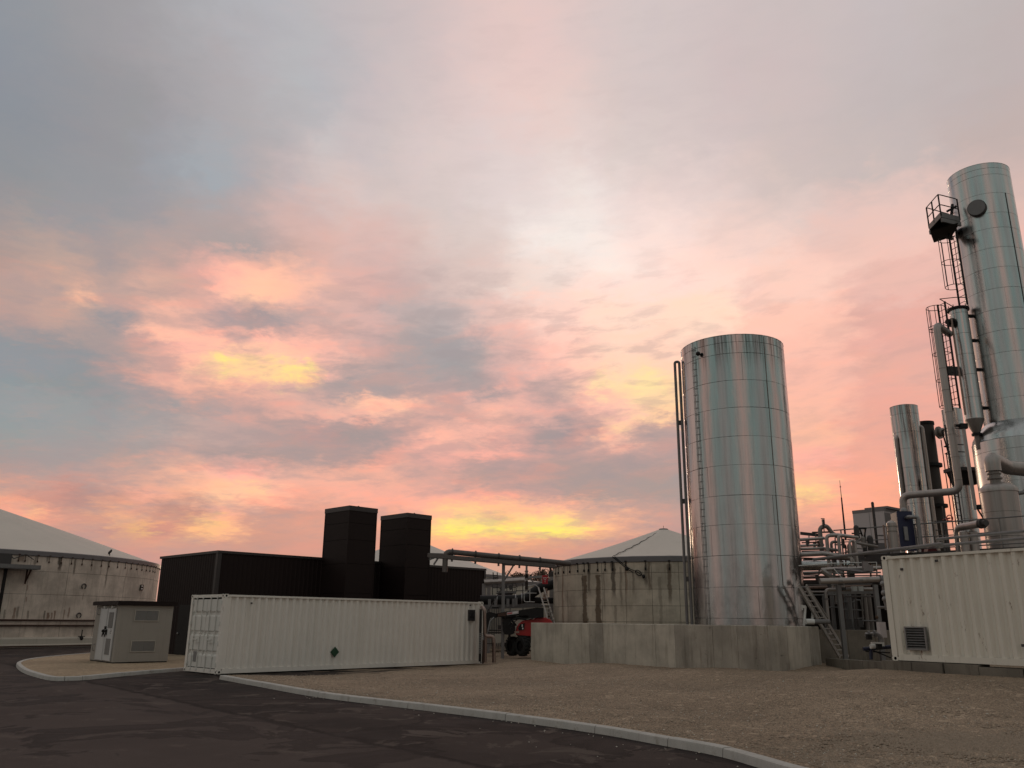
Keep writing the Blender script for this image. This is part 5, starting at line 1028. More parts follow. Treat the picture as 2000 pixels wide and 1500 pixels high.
RC_YAW = math.atan2(-2.70, 1.72)
c_short, Tr, axr = container('shipping_container', 'cream white container with square louvred vent standing on concrete blocks', (9.67, 22.0, 0.93), RC_YAW, 6.058, 'container_cream', False)
louvre(c_short, Tr, axr, 0.44, 1.00, .27, .83, 0.012, 8, 'galvanised', 'galvanised', .055)
for lx, lz in ((.50, 2.20), (1.45, 2.36), (3.2, .42)):
    m_ = MB(); lbox(m_, Tr, axr, lx, lx + .07, .0, .03, lz, lz + .06); part(c_short, 'lashing_eye', m_, 'dark_steel', 0)

# concrete blocks under the short container, a low kerb of blocks beside it
rb = random.Random(4)
xs_ = 0.0
lay = [(-.25, .55, .28), (.58, 1.35, .24), (1.38, 2.2, .25), (2.23, 3.2, .21), (3.25, 4.1, .26), (4.15, 5.2, .22), (5.25, 6.1, .25)]
blabels = ['dark concrete block under the left corner of the cream container', 'weathered concrete block under the cream container below its vent',
           'grey concrete slab right of the block below the vent', 'long low concrete slab under the middle of the cream container', 'squarer pale topped block under the cream container',
           'stained concrete block near the cut of the picture under the container', 'last concrete block under the far end of the cream container']
for (a, b_, hh), lb in zip(lay, blabels):
    p0 = Tr((a + b_) / 2, .2, 0); g = level(p0.x, p0.y)
    mb = MB(); yo = rb.uniform(-.12, .02)
    lbox(mb, Tr, axr, a, b_, yo, yo + .5, g - .93 - .08, -.004 if hh > .23 else -.05)
    tag(mb.build('concrete_block', 'block_concrete', None, 0, loc=(p0.x, p0.y, g)), lb, 'concrete block', 'blocks under the cream container')

# ------------------------------------------------------------------ bund wall of shuttered concrete panels
def wall_run(root, a, b, joints, top, thick, mats, seed, name='wall_panel', proud=0.006):
    """joints: distances along a->b; each bay is its own panel, slightly out of line with its neighbours"""
    rr = random.Random(seed)
    A = Vector((a[0], a[1], 0)); B = Vector((b[0], b[1], 0)); d = (B - A).normalized(); n = Vector((d.y, -d.x, 0))
    for i, (s0, s1) in enumerate(zip(joints, joints[1:])):
        off = rr.uniform(-proud, proud)
        p = A + d * (s0 + .006) + n * off; q = A + d * (s1 - .006) + n * off
        z0 = min(level(p.x, p.y), level(q.x, q.y)) - .15
        zt = top(s0), top(s1)
        p2, q2 = p - n * (thick + off), q - n * (thick + off)
        c = 0.02
        mb = MB(); mb.hexa([(p.x, p.y, z0), (q.x, q.y, z0), (q2.x, q2.y, z0), (p2.x, p2.y, z0), (p.x, p.y, zt[0] - c), (q.x, q.y, zt[1] - c), (q2.x, q2.y, zt[1] - c), (p2.x, p2.y, zt[0] - c)])
        pi, qi, p2i, q2i = p - n * c, q - n * c, p2 + n * c, q2 + n * c
        mb.hexa([(p.x, p.y, zt[0] - c), (q.x, q.y, zt[1] - c), (q2.x, q2.y, zt[1] - c), (p2.x, p2.y, zt[0] - c), (pi.x, pi.y, zt[0]), (qi.x, qi.y, zt[1]), (q2i.x, q2i.y, zt[1]), (p2i.x, p2i.y, zt[0])])
        part(root, name, mb, mats[i % len(mats)], 0)


B0, B1, B2 = (0.9, 37.0), (7.76, 25.0), (10.02, 28.0)
bund = thing('bund_wall', 'low grey concrete bund wall with water marks round the foot of the tall silver tank', 'wall', (4.3, 31.0, 0.3))
Lb = math.hypot(B1[0] - B0[0], B1[1] - B0[1])
# joints read along the wall (metres from the far left end)
JB = [0.0, 2.99,4.34,5.24,6.58,8.28,9.30,9.98,11.11,12.18,13.06]
JB = [j for j in JB if j < Lb - .2] + [Lb]
wall_run(bund, B0, B1, JB, lambda s: 1.757 - .010 * s / Lb, .25, ['bund_concrete', 'bund_concrete', 'bund_wet', 'bund_concrete', 'bund_concrete', 'bund_concrete', 'bund_wet', 'bund_wet', 'bund_wet', 'bund_wet', 'bund_wet'], 3)
L2 = math.hypot(B2[0] - B1[0], B2[1] - B1[1])
wall_run(bund, B1, B2, [0.0, .75, 1.7, 2.75, L2], lambda s: 1.745 - .02 * s / L2, .25, ['bund_wet', 'bund_concrete', 'bund_concrete'], 5)
wall_run(bund, (6.9, 43.0), B0, [0, 2.8, 5.6, 8.4], lambda s: 1.755, .25, ['bund_concrete'], 6)
m_ = MB(); m_.prism([(1.15, 37.1), (7.75, 25.35), (9.75, 28.0), (14.0, 33.0), (7.2, 43)], .2, .42); part(bund, 'floor_slab', m_, 'inner_wall', 0)

inner = thing('concrete_wall', 'brown stained low concrete wall standing behind the leaning ladder', 'wall', (11.5, 30.0, .55))
wall_run(inner, (10.35, 29.2), (13.6, 29.8), [0, 1.15, 2.3, 3.3], lambda s: 1.62, .2, ['inner_wall'], 7)
lowk = thing('concrete_beam', 'low flat concrete beam lying on the gravel between ladder foot and container', 'concrete beam', (10.3, 25.5, .6))
p_ = Vector((10.15, 27.6, 0)); q_ = Vector((9.72, 22.2, 0)); 
for i in range(3):
    a = p_.lerp(q_, i / 3 + .003); b = p_.lerp(q_, (i + 1) / 3 - .003); m_ = MB()
    m_.bar((a.x, a.y, .62 + .04 * i), (b.x, b.y, .62 + .04 * (i + 1)), .28, .28); part(lowk, 'beam_length', m_, 'block_concrete', 0)

# ------------------------------------------------------------------ tall silver tank
TT = (8.22, 29.5, 0.42)
tank = thing('storage_tank', 'tall shiny silver clad tank with pink and teal reflections inside the bund', 'tank', TT)
ed = [z - .42 for z in (.42, .95, 1.96,2.95,3.97,4.98,5.95, 6.98,7.97,8.98,9.96,10.95,11.36,11.63)]
clad_shell(tank, 0.0, ed, 1.865, 8, 'tank_cladding', tilt=0.22, start=.3)
# cable ladder fixed to the front left of the shell
def tan_frame(c, ang, r):
    a = R(ang); n = Vector((math.cos(a), math.sin(a), 0)); t = Vector((-n.y, n.x, 0))
    return Vector((c[0], c[1], 0)) + n * r, n, t
p, n, t = tan_frame(TT, -150.8, 1.885)
m_ = MB()
for s in (-.075, .075): m_.bar(p + t * s + Vector((0, 0, .95)), p + t * s + Vector((0, 0, 11.44)), .011, .014, n)
part(tank, 'cable_ladder_rail', m_, 'grey_steel', 0)
m_ = MB(); z = 1.0
while z < 11.39:
    m_.bar(p - t * .09 + n * .012 + Vector((0, 0, z)), p + t * .09 + n * .012 + Vector((0, 0, z)), .012, .012); z += .24
o_ = part(tank, 'cable_ladder_rung', m_, 'grey_steel', 0); o_['kind'] = 'stuff'
p, n, t = tan_frame(TT, -141.6, 1.865)
m_ = MB(); m_.ball(p + n * .11 + Vector((0, 0, 11.10)), .082, 14, 10); m_.cyl(p + Vector((0, 0, 11.10)), p + n * .1 + Vector((0, 0, 11.10)), .03, 8); part(tank, 'black_ball_lamp', m_, 'black_steel', 40)
# a thin upright strip, darker than the sheets, down the front right
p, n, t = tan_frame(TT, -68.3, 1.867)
m_ = MB(); m_.bar(p + Vector((0, 0, 2.9)), p + Vector((0, 0, 11.60)), .030, .008, n); part(tank, 'dark_strip', m_, 'dull_cladding', 0)
# overflow pipe: two legs joined by a bend at the top
vdir = Vector((TT[0], TT[1], 0)).normalized(); side = Vector((-vdir.y, vdir.x, 0))
base = Vector((TT[0], TT[1], 0)) + side * 1.925 - vdir * .25
out = base + side * .165
ov = thing('overflow_pipe', 'thin grey pipe bent like a walking stick up the left of the tall silver tank', 'pipe', (out.x, out.y, .42))
m_ = MB(); m_.tube([(out.x, out.y, .42), (out.x, out.y, 11.27), (base.x, base.y, 11.27), (base.x, base.y, .42)], .052, 10, .105); part(ov, 'pipe', m_, 'grey_steel', 40)
for zz in (8.91, 6.01, 3.28):
    m_ = MB(); m_.bar((out.x, out.y, zz), (base.x, base.y, zz), .05, .17); part(ov, 'bracket', m_, 'dark_steel', 0)

# ------------------------------------------------------------------ concrete panel tank with membrane roof
PT = (8.41, 46.0, 0.0)
pt = thing('slurry_tank', 'round concrete panel tank with dark brown leak stains and pale tent roof', 'tank', PT)
zrow = [.2, 1.10, 1.83, 2.56, 3.32, 4.09, 4.62]
ncol = 30
for ri in range(len(zrow) - 1):
    for ci in range(ncol):
        a0 = 2 * PI * ci / ncol + R(1.5); a1 = a0 + 2 * PI / ncol
        mx = math.degrees((a0 + a1) / 2) % 360
        if 20 < mx < 140: continue
        r = 6.07 + ((ri * 7 + ci * 13) % 5) * .0025
        g = .008 / 6.07; m_ = MB()
        m_.lathe(PT, [(r - .05, zrow[ri] + .007), (r, zrow[ri] + .007), (r, zrow[ri + 1] - .007), (r - .05, zrow[ri + 1] - .007)], 4, a0 + g, a1 - g)
        part(pt, 'wall_panel', m_, 'panel_tank_concrete', 30)
m_ = MB().lathe(PT, [(6.035, 0), (6.035, 4.6)], 60); part(pt, 'shell', m_, 'seam_dark')
m_ = MB().lathe(PT, [(6.0, 4.58), (6.11, 4.58), (6.13, 4.60), (6.13, 4.83), (6.10, 4.86), (5.98, 4.86)], 64); part(pt, 'rim_band', m_, 'rim_band')


def tent(root, c, r0, z0, zt, n, mat, sag=0.03, rt=.22):
    """membrane roof stretched over a pole: gores meeting in raised welds, slightly hollow"""
    m_ = MB(); rings = []
    N = n * 4; M = 10
    vs = []
    for j in range(M + 1):
        u = j / M
        for i in range(N):
            k = abs(((i % 4) / 4.0) - .5) * 2          # 1 on the weld, 0 mid gore
            rr = r0 + (rt - r0) * u
            z = z0 + (zt - z0) * (u + sag * -math.sin(PI * u)) - (1 - k) * .012 * math.sin(PI * min(1, u * 1.2)) * r0 / 6 + (0.012 if k == 1 else 0)
            a = 2 * PI * i / N
            vs.append((c[0] + rr * math.cos(a), c[1] + rr * math.sin(a), c[2] + z))
    fs = [(j * N + i, j * N + (i + 1) % N, (j + 1) * N + (i + 1) % N, (j + 1) * N + i) for j in range(M) for i in range(N)]
    m_.add(vs, fs); part(root, 'membrane_roof', m_, mat, 25)
    m_ = MB(); m_.lathe((c[0], c[1], c[2] + zt), [(rt + .02, -.02), (rt + .04, .03), (rt * .9, .06), (.01, .08)], 20); part(root, 'roof_cap', m_, 'rim_band')
    m_ = MB(); m_.cyl((c[0], c[1], c[2] + zt + .07), (c[0], c[1], c[2] + zt + .22), .012, 6); part(root, 'finial', m_, 'dark_steel')


tent(pt, PT, 6.0, 4.86, 6.72, 22, 'membrane')


def straps(root, c, r, z1, z0, bearings, mat='black_steel', ln=.3):
    me = None
    for i, b in enumerate(bearings):
        p, n, t = tan_frame(c, b, r)
        m_ = MB(); m_.bar(p + n * .015 + Vector((0, 0, z1)), p + n * .015 + Vector((0, 0, z1 - ln)), .03, .012, n)
        m_.box(p + n * .03 + Vector((0, 0, z1 - ln - .05)), (.07, .05, .12), t, n)
        m_.box(p + n * .075 + Vector((0, 0, z1 + .02)), (.10, .05, .06), t, n)
        part(root, 'tension_strap', m_, mat, 0)


straps(pt, PT, 6.08, 4.60, 0, [-171, -165, -158, -152, -145.5, -141, -138.2, -132.6, -128.5, -124.6, -118, -109, -98.5, -90], ln=.30)
# a rope with rings slung over the rim
m_ = MB()
rope = [(4.942,40.909,4.866),(5.256,40.709,4.563),(5.592,40.523,4.265),(5.839,40.402,4.093)]
m_.tube(rope, .022, 6); part(pt, 'rope', m_, 'black_steel')
m_ = MB()
rope = [(5.035,40.859,4.863),(5.371,40.653,4.536),(5.753,40.454,4.239),(6.002,40.341,4.139),(6.339,40.209,3.897)]
m_.tube(rope, .018, 6); part(pt, 'rope', m_, 'black_steel')
for px in ([(6.088,40.283,4.065)]):
    c = Vector(px); n = (c - Vector((PT[0], PT[1], c.z))).normalized(); t = Vector((-n.y, n.x, 0)); m_ = MB(); d1 = (t * .8 + Vector((0, 0, -.6))).normalized(); d2 = n.cross(d1)
    m_.tube([c + d1 * (.17 * math.cos(a)) + d2 * (.10 * math.sin(a)) for a in [i * PI / 8 for i in range(17)]], .022, 6, cap=False); part(pt, 'rope_ring', m_, 'black_steel')
for q in ([(5.592,40.523,4.265),(6.314,40.208,3.897)]):
    m_ = MB(); m_.ball(q, .075, 8, 6, 1.3); part(pt, 'shackle', m_, 'black_steel')
# seam rope on the roof, running from rim to cap
m_ = MB()
s0, s1 = Vector((8.41 + 5.98 * math.cos(R(-124.6)), 46 + 5.98 * math.sin(R(-124.6)), 4.92)), Vector((8.41 + .9 * math.cos(R(-124.6)), 46 + .9 * math.sin(R(-124.6)), 6.47))
for i in range(22):
    a = s0.lerp(s1, i / 22); b = s0.lerp(s1, (i + 1) / 22); sag = Vector((.05 * math.sin(i * 1.7), 0, -.05 * math.sin(PI * i / 22)))
    m_.bar(a + sag, b + Vector((.05 * math.sin((i + 1) * 1.7), 0, -.05 * math.sin(PI * (i + 1) / 22))), .03, .03)
part(pt, 'roof_rope', m_, 'dark_steel')

# ------------------------------------------------------------------ big digester tank on the left
DT = (-41.2, 62.7, 0.0)
dt = thing('digester_tank', 'huge cream round tank with rust runs and tent roof behind the grey hut', 'tank', DT)
zr = [0.55, 1.62, 3.20, 4.62, 5.6]
for ri in range(4):
    for ci in range(36):
        a0 = 2 * PI * ci / 36; a1 = a0 + 2 * PI / 36
        mx = math.degrees((a0 + a1) / 2) % 360
        if 30 < mx < 200: continue
        g = .006 / 14.1; m_ = MB(); r = 14.1 + ((ci * 5 + ri * 3) % 4) * .004
        m_.lathe(DT, [(r - .05, zr[ri] + .008), (r, zr[ri] + .008), (r, zr[ri + 1] - .008), (r - .05, zr[ri + 1] - .008)], 4, a0 + g, a1 - g)
        part(dt, 'wall_panel', m_, 'digester_shell', 30)
m_ = MB().lathe(DT, [(14.04, 0), (14.04, 5.6)], 90); part(dt, 'shell', m_, 'seam_dark')
m_ = MB().lathe(DT, [(14.0, 5.55), (14.16, 5.55), (14.18, 5.58), (14.18, 5.84), (14.14, 5.88), (13.9, 5.88)], 96); part(dt, 'rim_band', m_, 'rim_band')
m_ = MB().lathe(DT, [(14.0, .62), (14.30, .56), (14.45, .50), (14.45, .18), (14.52, .14), (14.52, -.1)], 96); part(dt, 'foundation_ring', m_, 'cream_wall')
m_ = MB().lathe(DT, [(14.44, .10), (14.535, .10), (14.535, .02), (14.44, .02)], 96); part(dt, 'base_joint', m_, 'rust_pipe')
for zz in (1.62, 1.30):
    m_ = MB(); m_.tube([(DT[0] + 14.22 * math.cos(R(a)), DT[1] + 14.22 * math.sin(R(a)), zz) for a in range(-100, 12, 2)], .055, 8); part(dt, 'rust_pipe_ring', m_, 'rust_pipe')
tent(dt, DT, 13.95, 5.88, 10.286, 40, 'membrane', sag=-.012, rt=.5)
straps(dt, DT, 14.11, 5.58, 0, [-43.00,-41.45,-38.52,-35.59,-32.37,-29.55,-26.41,-23.39,-20.14,-17.37,-13.96,-10.64,-7.70,-4.69,-1.60,1.61,4.53,7.53,9.94], 'rust_pipe', .32)
for (px, pz) in [(-24.91,3.81),(-25.16,1.94)]:
    p, n, t = tan_frame(DT, px, 14.16); m_ = MB()
    m_.tube([p + t * (.16 * math.cos(a)) + Vector((0, 0, pz + .16 * math.sin(a))) for a in [R(-60) + i * R(30) for i in range(11)]], .035, 6); part(dt, 'ring_fitting', m_, 'dark_steel')
for (px, pz) in [(-0.34,4.07),(-0.44,3.87)]:
    p, n, t = tan_frame(DT, px, 14.16); m_ = MB(); m_.box(p + Vector((0, 0, pz)), (.5, .03, .2), t, n); s_ = part(dt, 'notice_plate', m_, 'black_steel', 0)
    m_ = MB(); m_.box(p + n * .018 + Vector((0, 0, pz)), (.28, .006, .07), t, n); part(s_, 'plate_mark', m_, 'white_print', 0)
(vx_, vz_) = (-24.25,0.62)
p, n, t = tan_frame(DT, vx_, 14.4); m_ = MB(); m_.cyl(p + Vector((0, 0, vz_ - .15)), p + Vector((0, 0, vz_ + .42)), .035, 8); m_.ball(p + Vector((0, 0, vz_ - .12)), .14, 8, 6); m_.bar(p - t * .24 + Vector((0, 0, vz_)), p + t * .24 + Vector((0, 0, vz_)), .05, .05); part(dt, 'drain_valve', m_, 'black_steel')
m_ = MB()
p, n, t = tan_frame(DT, -15.27, 13.6); m_.box(p + Vector((0, 0, 6.25)), (.32, .10, .16), (t + Vector((0, 0, .8))).normalized(), n); m_.cyl(p + Vector((0, 0, 5.95)), p + Vector((0, 0, 6.2)), .03, 6); part(dt, 'roof_fitting', m_, 'black_steel')
# inspection platform and down pipe at the edge of the picture
a_ = -44.75; p, n, t = tan_frame(DT, a_, 14.15)
pf = thing('platform', 'small grey steel platform bracketed below the rim of the huge cream tank', 'platform', (p.x, p.y, 4.6))
m_ = MB(); m_.box(p + n * .45 - t * 1.1 + Vector((0, 0, 4.72)), (5.2, .9, .10), t, n); part(pf, 'deck', m_, 'grey_steel', 0)
m_ = MB(); m_.box(p + n * .9 - t * 1.1 + Vector((0, 0, 4.82)), (5.2, .03, .22), t, n); part(pf, 'toe_board', m_, 'grey_steel', 0)
for s in (1.0, -1.6):
    m_ = MB(); m_.bar(p + n * .8 + t * s + Vector((0, 0, 4.66)), p + n * .05 + t * s + Vector((0, 0, 3.95)), .08, .08); m_.bar(p + n * .05 + t * s + Vector((0, 0, 4.7)), p + n * .05 + t * s + Vector((0, 0, 3.8)), .08, .08); part(pf, 'bracket', m_, 'rust_pipe', 0)
m_ = MB(); m_.box(p + n * .3 - t * .75 + Vector((0, 0, 5.2)), (1.3, .4, .75), t, n); part(pf, 'control_box', m_, 'dark_steel', 0)
m_ = MB(); m_.tube([p + n * .25 - t * .25 + Vector((0, 0, 4.66)), p + n * .25 - t * .25 + Vector((0, 0, .5))], .10, 8); part(pf, 'down_pipe', m_, 'black_steel')
m_ = MB(); m_.tube([p + n * .25 + t * 1.2 + Vector((0, 0, 5.3)), p + n * .3 + t * .7 + Vector((0, 0, 5.6)), p + n * .2 + t * .1 + Vector((0, 0, 5.3)), p + n * .3 - t * .2 + Vector((0, 0, 5.5))], .03, 6, .1); part(pf, 'hose', m_, 'dark_steel')

# ------------------------------------------------------------------ grey kiosk hut
HY = R(42); hO = (-15.21, 33.5, 0.1); Th = frame(hO, HY); axh = axes(HY); HW, HD, HH = 2.08, 2.95, 2.28
hut = thing('utility_hut', 'small grey rendered hut with flat black roof and white double doors on the gravel island', 'hut', hO)
m_ = MB(); lbox(m_, Th, axh, 0, HW, .03, HD, .06, HH - .1); part(hut, 'walls', m_, 'hut_render', 0)
m_ = MB(); lbox(m_, Th, axh, .02, HW - .02, .05, HD - .02, -.1, .07); part(hut, 'plinth', m_, 'black_steel', 0)
m_ = MB(); lbox(m_, Th, axh, -.13, HW + .10, -.10, HD + .13, HH - .09, HH + .05); lbox(m_, Th, axh, -.10, HW + .07, -.07, HD + .10, HH + .05, HH + .07); part(hut, 'roof', m_, 'black_cladding', 0)
# doors on the left hand gable
dw_ = .88
for di, (ya, yb) in enumerate(((.33, 1.20), (1.32, 2.12))):
    m_ = MB(); lbox(m_, Th, axh, -.045, .0, ya, yb, .10, HH - .22); d = part(hut, 'door', m_, 'hut_door', 0)
    m_ = MB(); lbox(m_, Th, axh, -.055, -.02, ya - .03, ya + .02, .09, HH - .2); lbox(m_, Th, axh, -.055, -.02, yb - .02, yb + .03, .09, HH - .2); part(d, 'door_frame', m_, 'hut_door', 0)
    if di == 0:
        for (za, zb) in ((.32, .92), (1.32, 1.92)):
            m_ = MB(); lbox(m_, Th, axh, -.056, -.044, ya + .16, yb - .17, za, zb); g = part(d, 'door_louvre', m_, 'louvre_grey', 0)
            for k_ in range(8):
                m_ = MB(); zz = za + (zb - za) * (k_ + .5) / 8; lbox(m_, Th, axh, -.066, -.054, ya + .18, yb - .19, zz - .012, zz + .012); part(g, 'slat', m_, 'louvre_grey', 0)
        m_ = MB()   # a figure 2 on the door
        for (y0_, y1_, z0_, z1_) in ((.34, .46, 1.235, 1.25), (.34, .355, 1.185, 1.235), (.34, .46, 1.175, 1.19), (.445, .46, 1.12, 1.18), (.34, .46, 1.11, 1.125)):
            lbox(m_, Th, axh, -.05, -.046, ya + y0_ - .12, ya + y1_ - .12, z0_, z1_)
        part(d, 'door_number', m_, 'black_steel', 0)
    hy = yb - .10 if di == 0 else ya + .10
    m_ = MB(); lbox(m_, Th, axh, -.09, -.045, hy - .06, hy + .06, 1.06, 1.26); m_.ball(Th(-.09, hy, 1.2), .06, 8, 6); m_.bar(Th(-.10, hy, 1.10), Th(-.10, hy, .98), .03, .03); part(d, 'handle', m_, 'black_steel', 0)
m_ = MB(); lbox(m_, Th, axh, -.08, -.045, 1.17, 1.36, 1.27, 1.38); part(hut, 'lock_bar', m_, 'black_steel', 0)
for yy in (.75, 1.72):
    m_ = MB(); lbox(m_, Th, axh, -.08, -.0, yy - .05, yy + .05, HH - .21, HH - .12); part(hut, 'door_stay', m_, 'white_metal', 0)
for (yy, zz) in ((2.45, 1.95), (2.5, .55)):
    m_ = MB(); m_.tube([Th(0, yy, zz + .12), Th(-.08, yy, zz + .12), Th(-.08, yy, zz - .12), Th(0, yy, zz - .12)], .015, 6, .03); part(hut, 'lifting_eye', m_, 'galvanised')
# two vents on the long side towards the road, a service cover below
for (za, zb) in ((1.58, 2.02), (.42, .86)):
    xa, xb = .58, 1.53
    m_ = MB(); b_ = .035
    for q in ((xa, xb, za, za + b_), (xa, xb, zb - b_, zb), (xa, xa + b_, za + b_, zb - b_), (xb - b_, xb, za + b_, zb - b_)): lbox(m_, Th, axh, q[0], q[1], 0.0, .04, q[2], q[3])
    v = part(hut, 'vent_frame', m_, 'hut_trim', 0)
    for k_ in range(2):
        x0_ = xa + b_ + k_ * (xb - xa - 2 * b_) / 2 + .006; x1_ = x0_ + (xb - xa - 2 * b_) / 2 - .012
        m_ = MB(); lbox(m_, Th, axh, x0_, x1_, .018, .032, za + b_, zb - b_)
        for q in range(10):
            zz = za + b_ + (zb - za - 2 * b_) * (q + .5) / 10; lbox(m_, Th, axh, x0_ + .01, x1_ - .01, .010, .02, zz - .008, zz + .008)
        part(v, 'louvre_panel', m_, 'louvre_grey', 0)
m_ = MB(); lbox(m_, Th, axh, .52, 1.50, .018, .04, .07, .385); part(hut, 'service_cover', m_, 'hut_render', 0)

# ------------------------------------------------------------------ black steel hall and its two towers
BY = R(45.5); bO = (-13.87, 40.08, 0.0); Tb = frame(bO, BY); axb = axes(BY); BL, BW, BH = 17.55, 6.35, 4.93
hall = thing('hall_building', 'low black corrugated steel hall behind the long white container', 'building', bO)
def ribs(mb, T, x0, x1, y, z0, z1, sign, pitch=.25, depth=.014, along='x'):
    n = int((x1 - x0) / pitch); prof = []
    for i in range(n):
        a = x0 + i * pitch
        prof += [(a, 0), (a + pitch * .55, 0), (a + pitch * .65, depth), (a + pitch * .9, depth)]
    prof += [(x1, 0)]
    vs = []
    for (a, d) in prof:
        for z in (z0, z1): vs.append(T(a, y + sign * d, z) if along == 'x' else T(y + sign * d, a, z))
    mb.add(vs, [(2 * i, 2 * i + 2, 2 * i + 3, 2 * i + 1) for i in range(len(prof) - 1)])
m_ = MB(); ribs(m_, Tb, .06, BL - .06, 0, 0, BH - .08, -1); part(hall, 'front_wall', m_, 'black_cladding', 0)
m_ = MB(); ribs(m_, Tb, .06, BW - .06, 0, 0, BH - .08, -1, along='y'); part(hall, 'side_wall', m_, 'black_cladding', 0)
m_ = MB(); lbox(m_, Tb, axb, BL - .05, BL, .05, BW, 0, BH - .08); lbox(m_, Tb, axb, 0.05, BL, BW - .05, BW, 0, BH - .08); part(hall, 'rear_wall', m_, 'black_cladding', 0)
m_ = MB(); lbox(m_, Tb, axb, .05, BL - .05, .05, BW - .05, BH - .16, BH - .06); part(hall, 'roof', m_, 'black_cladding', 0)
m_ = MB(); lbox(m_, Tb, axb, -.07, BL + .05, -.07, .05, BH - .12, BH); lbox(m_, Tb, axb, -.07, .05, .05, BW + .05, BH - .12, BH); lbox(m_, Tb, axb, BL - .06, BL + .05, .05, BW + .05, BH - .12, BH); part(hall, 'roof_trim', m_, 'black_trim', 0)
m_ = MB(); lbox(m_, Tb, axb, -.06, .14, -.06, -.035, 0, BH - .13); lbox(m_, Tb, axb, -.06, -.035, -.035, .14, 0, BH - .13); part(hall, 'corner_trim', m_, 'black_trim', 0)
m_ = MB(); lbox(m_, Tb, axb, BL - .12, BL + .03, -.055, -.03, 0, BH - .13); part(hall, 'corner_trim', m_, 'black_trim', 0)
m_ = MB(); lbox(m_, Tb, axb, -.07, -.045, .6, 3.4, 0.05, 2.45); d = part(hall, 'door', m_, 'black_steel', 0)
m_ = MB(); m_.ball(Tb(-.1, 3.2, 1.1), .05, 8, 6); part(d, 'handle', m_, 'galvanised')


def tower(label, l, d, wl, wr, zt):
    o = Tb(l, -d, 0); T = frame(o, BY)
    r = thing('vent_tower', label, 'tower', o, 'black towers in front of the hall')
    zs = [0, 1.55, 3.1, 4.55, 5.75, 6.6, zt - .22]
    for a, b in zip(zs, zs[1:]):
        # four flat cladding panels per lift
        for q in ((.012, wr - .012, 0, .03), (.012, wr - .012, wl - .03, wl)):
            m_ = MB(); lbox(m_, T, axb, q[0], q[1], q[2], q[3], a + .008, b - .008); part(r, 'panel', m_, 'black_cladding', 0)
        for q in ((0, .03, .04, wl - .04), (wr - .03, wr, .04, wl - .04)):
            m_ = MB(); lbox(m_, T, axb, q[0], q[1], q[2], q[3], a + .008, b - .008); part(r, 'panel', m_, 'black_cladding', 0)
    m_ = MB(); lbox(m_, T, axb, .035, wr - .035, .035, wl - .035, 0, zt - .2); part(r, 'core', m_, 'dark_void', 0)
    for (x, y) in ((-.012, -.012), (wr - .05, -.012), (-.012, wl - .05), (wr - .05, wl - .05)):
        m_ = MB(); lbox(m_, T, axb, x, x + .062, y, y + .062, 0, zt - .24); part(r, 'corner_trim', m_, 'black_cladding', 0)
    m_ = MB(); lbox(m_, T, axb, -.03, wr + .03, -.03, wl + .03, zt - .24, zt); part(r, 'cap', m_, 'black_trim', 0)
    m_ = MB(); m_.ball(T(wr * .45, .35, zt + .02), .07, 8, 6); part(r, 'cap_bolt', m_, 'black_steel')


tower('taller looking black tower nearer the doors of the white container', 5.74, 2.2, 2.2, 1.74, 7.46)
tower('second black tower, the one beside the overhead pipe', 9.52, 2.2, 2.35, 1.68, 7.45)

# ------------------------------------------------------------------ process plant on the right: tall column and its neighbours
CO = (22.64, 36.0, 0.5)
col = thing('process_column', 'tallest silver clad column cut by the right edge with round manhole and flared base', 'column', CO)
zs = [9.95] + [10.94,11.99,13.00,14.02,15.03,16.02] + [17.03,18.00,18.98,19.75,20.76,21.73,22.06, 22.32]
clad_shell(col, 0.0, zs, 1.35, 6, 'column_cladding', tilt=.15, start=.2)
FR = 1.949
fz = [0.0, 2.0, 3.9, 7.22, 7.94, 8.59, 9.08]
clad_shell(col, 0.0, fz, FR, 8, 'column_cladding', name='base_sheet', tilt=.15, top=False)
m_ = MB()
zc0, zc1 = fz[-1] + .5, zs[0] + .5
prof = [(FR + .01, zc0), (FR - .02, zc0 + .05)] + [(FR - (FR - 1.36) * (u ** 1.5), zc0 + .05 + (zc1 - zc0 - .05) * u) for u in (.2, .4, .6, .8, 1.0)]
m_.lathe((CO[0], CO[1], 0), prof, 40); part(col, 'flared_skirt', m_, 'column_cladding', 50)
p, n, t = tan_frame(CO, -131.6, 1.35); mz = 20.57
m_ = MB(); m_.cyl(p + n * -.05 + Vector((0, 0, mz)), p + n * .16 + Vector((0, 0, mz)), .40, 28); part(col, 'manhole_cover', m_, 'dark_steel', 30)
m_ = MB(); m_.cyl(p + n * .16 + Vector((0, 0, mz)), p + n * .19 + Vector((0, 0, mz)), .37, 28); part(col, 'manhole_lid', m_, 'grey_steel', 30)
p, n, t = tan_frame(CO, -75, 1.352)
m_ = MB(); m_.bar(p + Vector((0, 0, zs[1] + .5)), p + Vector((0, 0, zs[-4] + .5)), .05, .012, n); part(col, 'dark_strip', m_, 'dark_steel', 0)
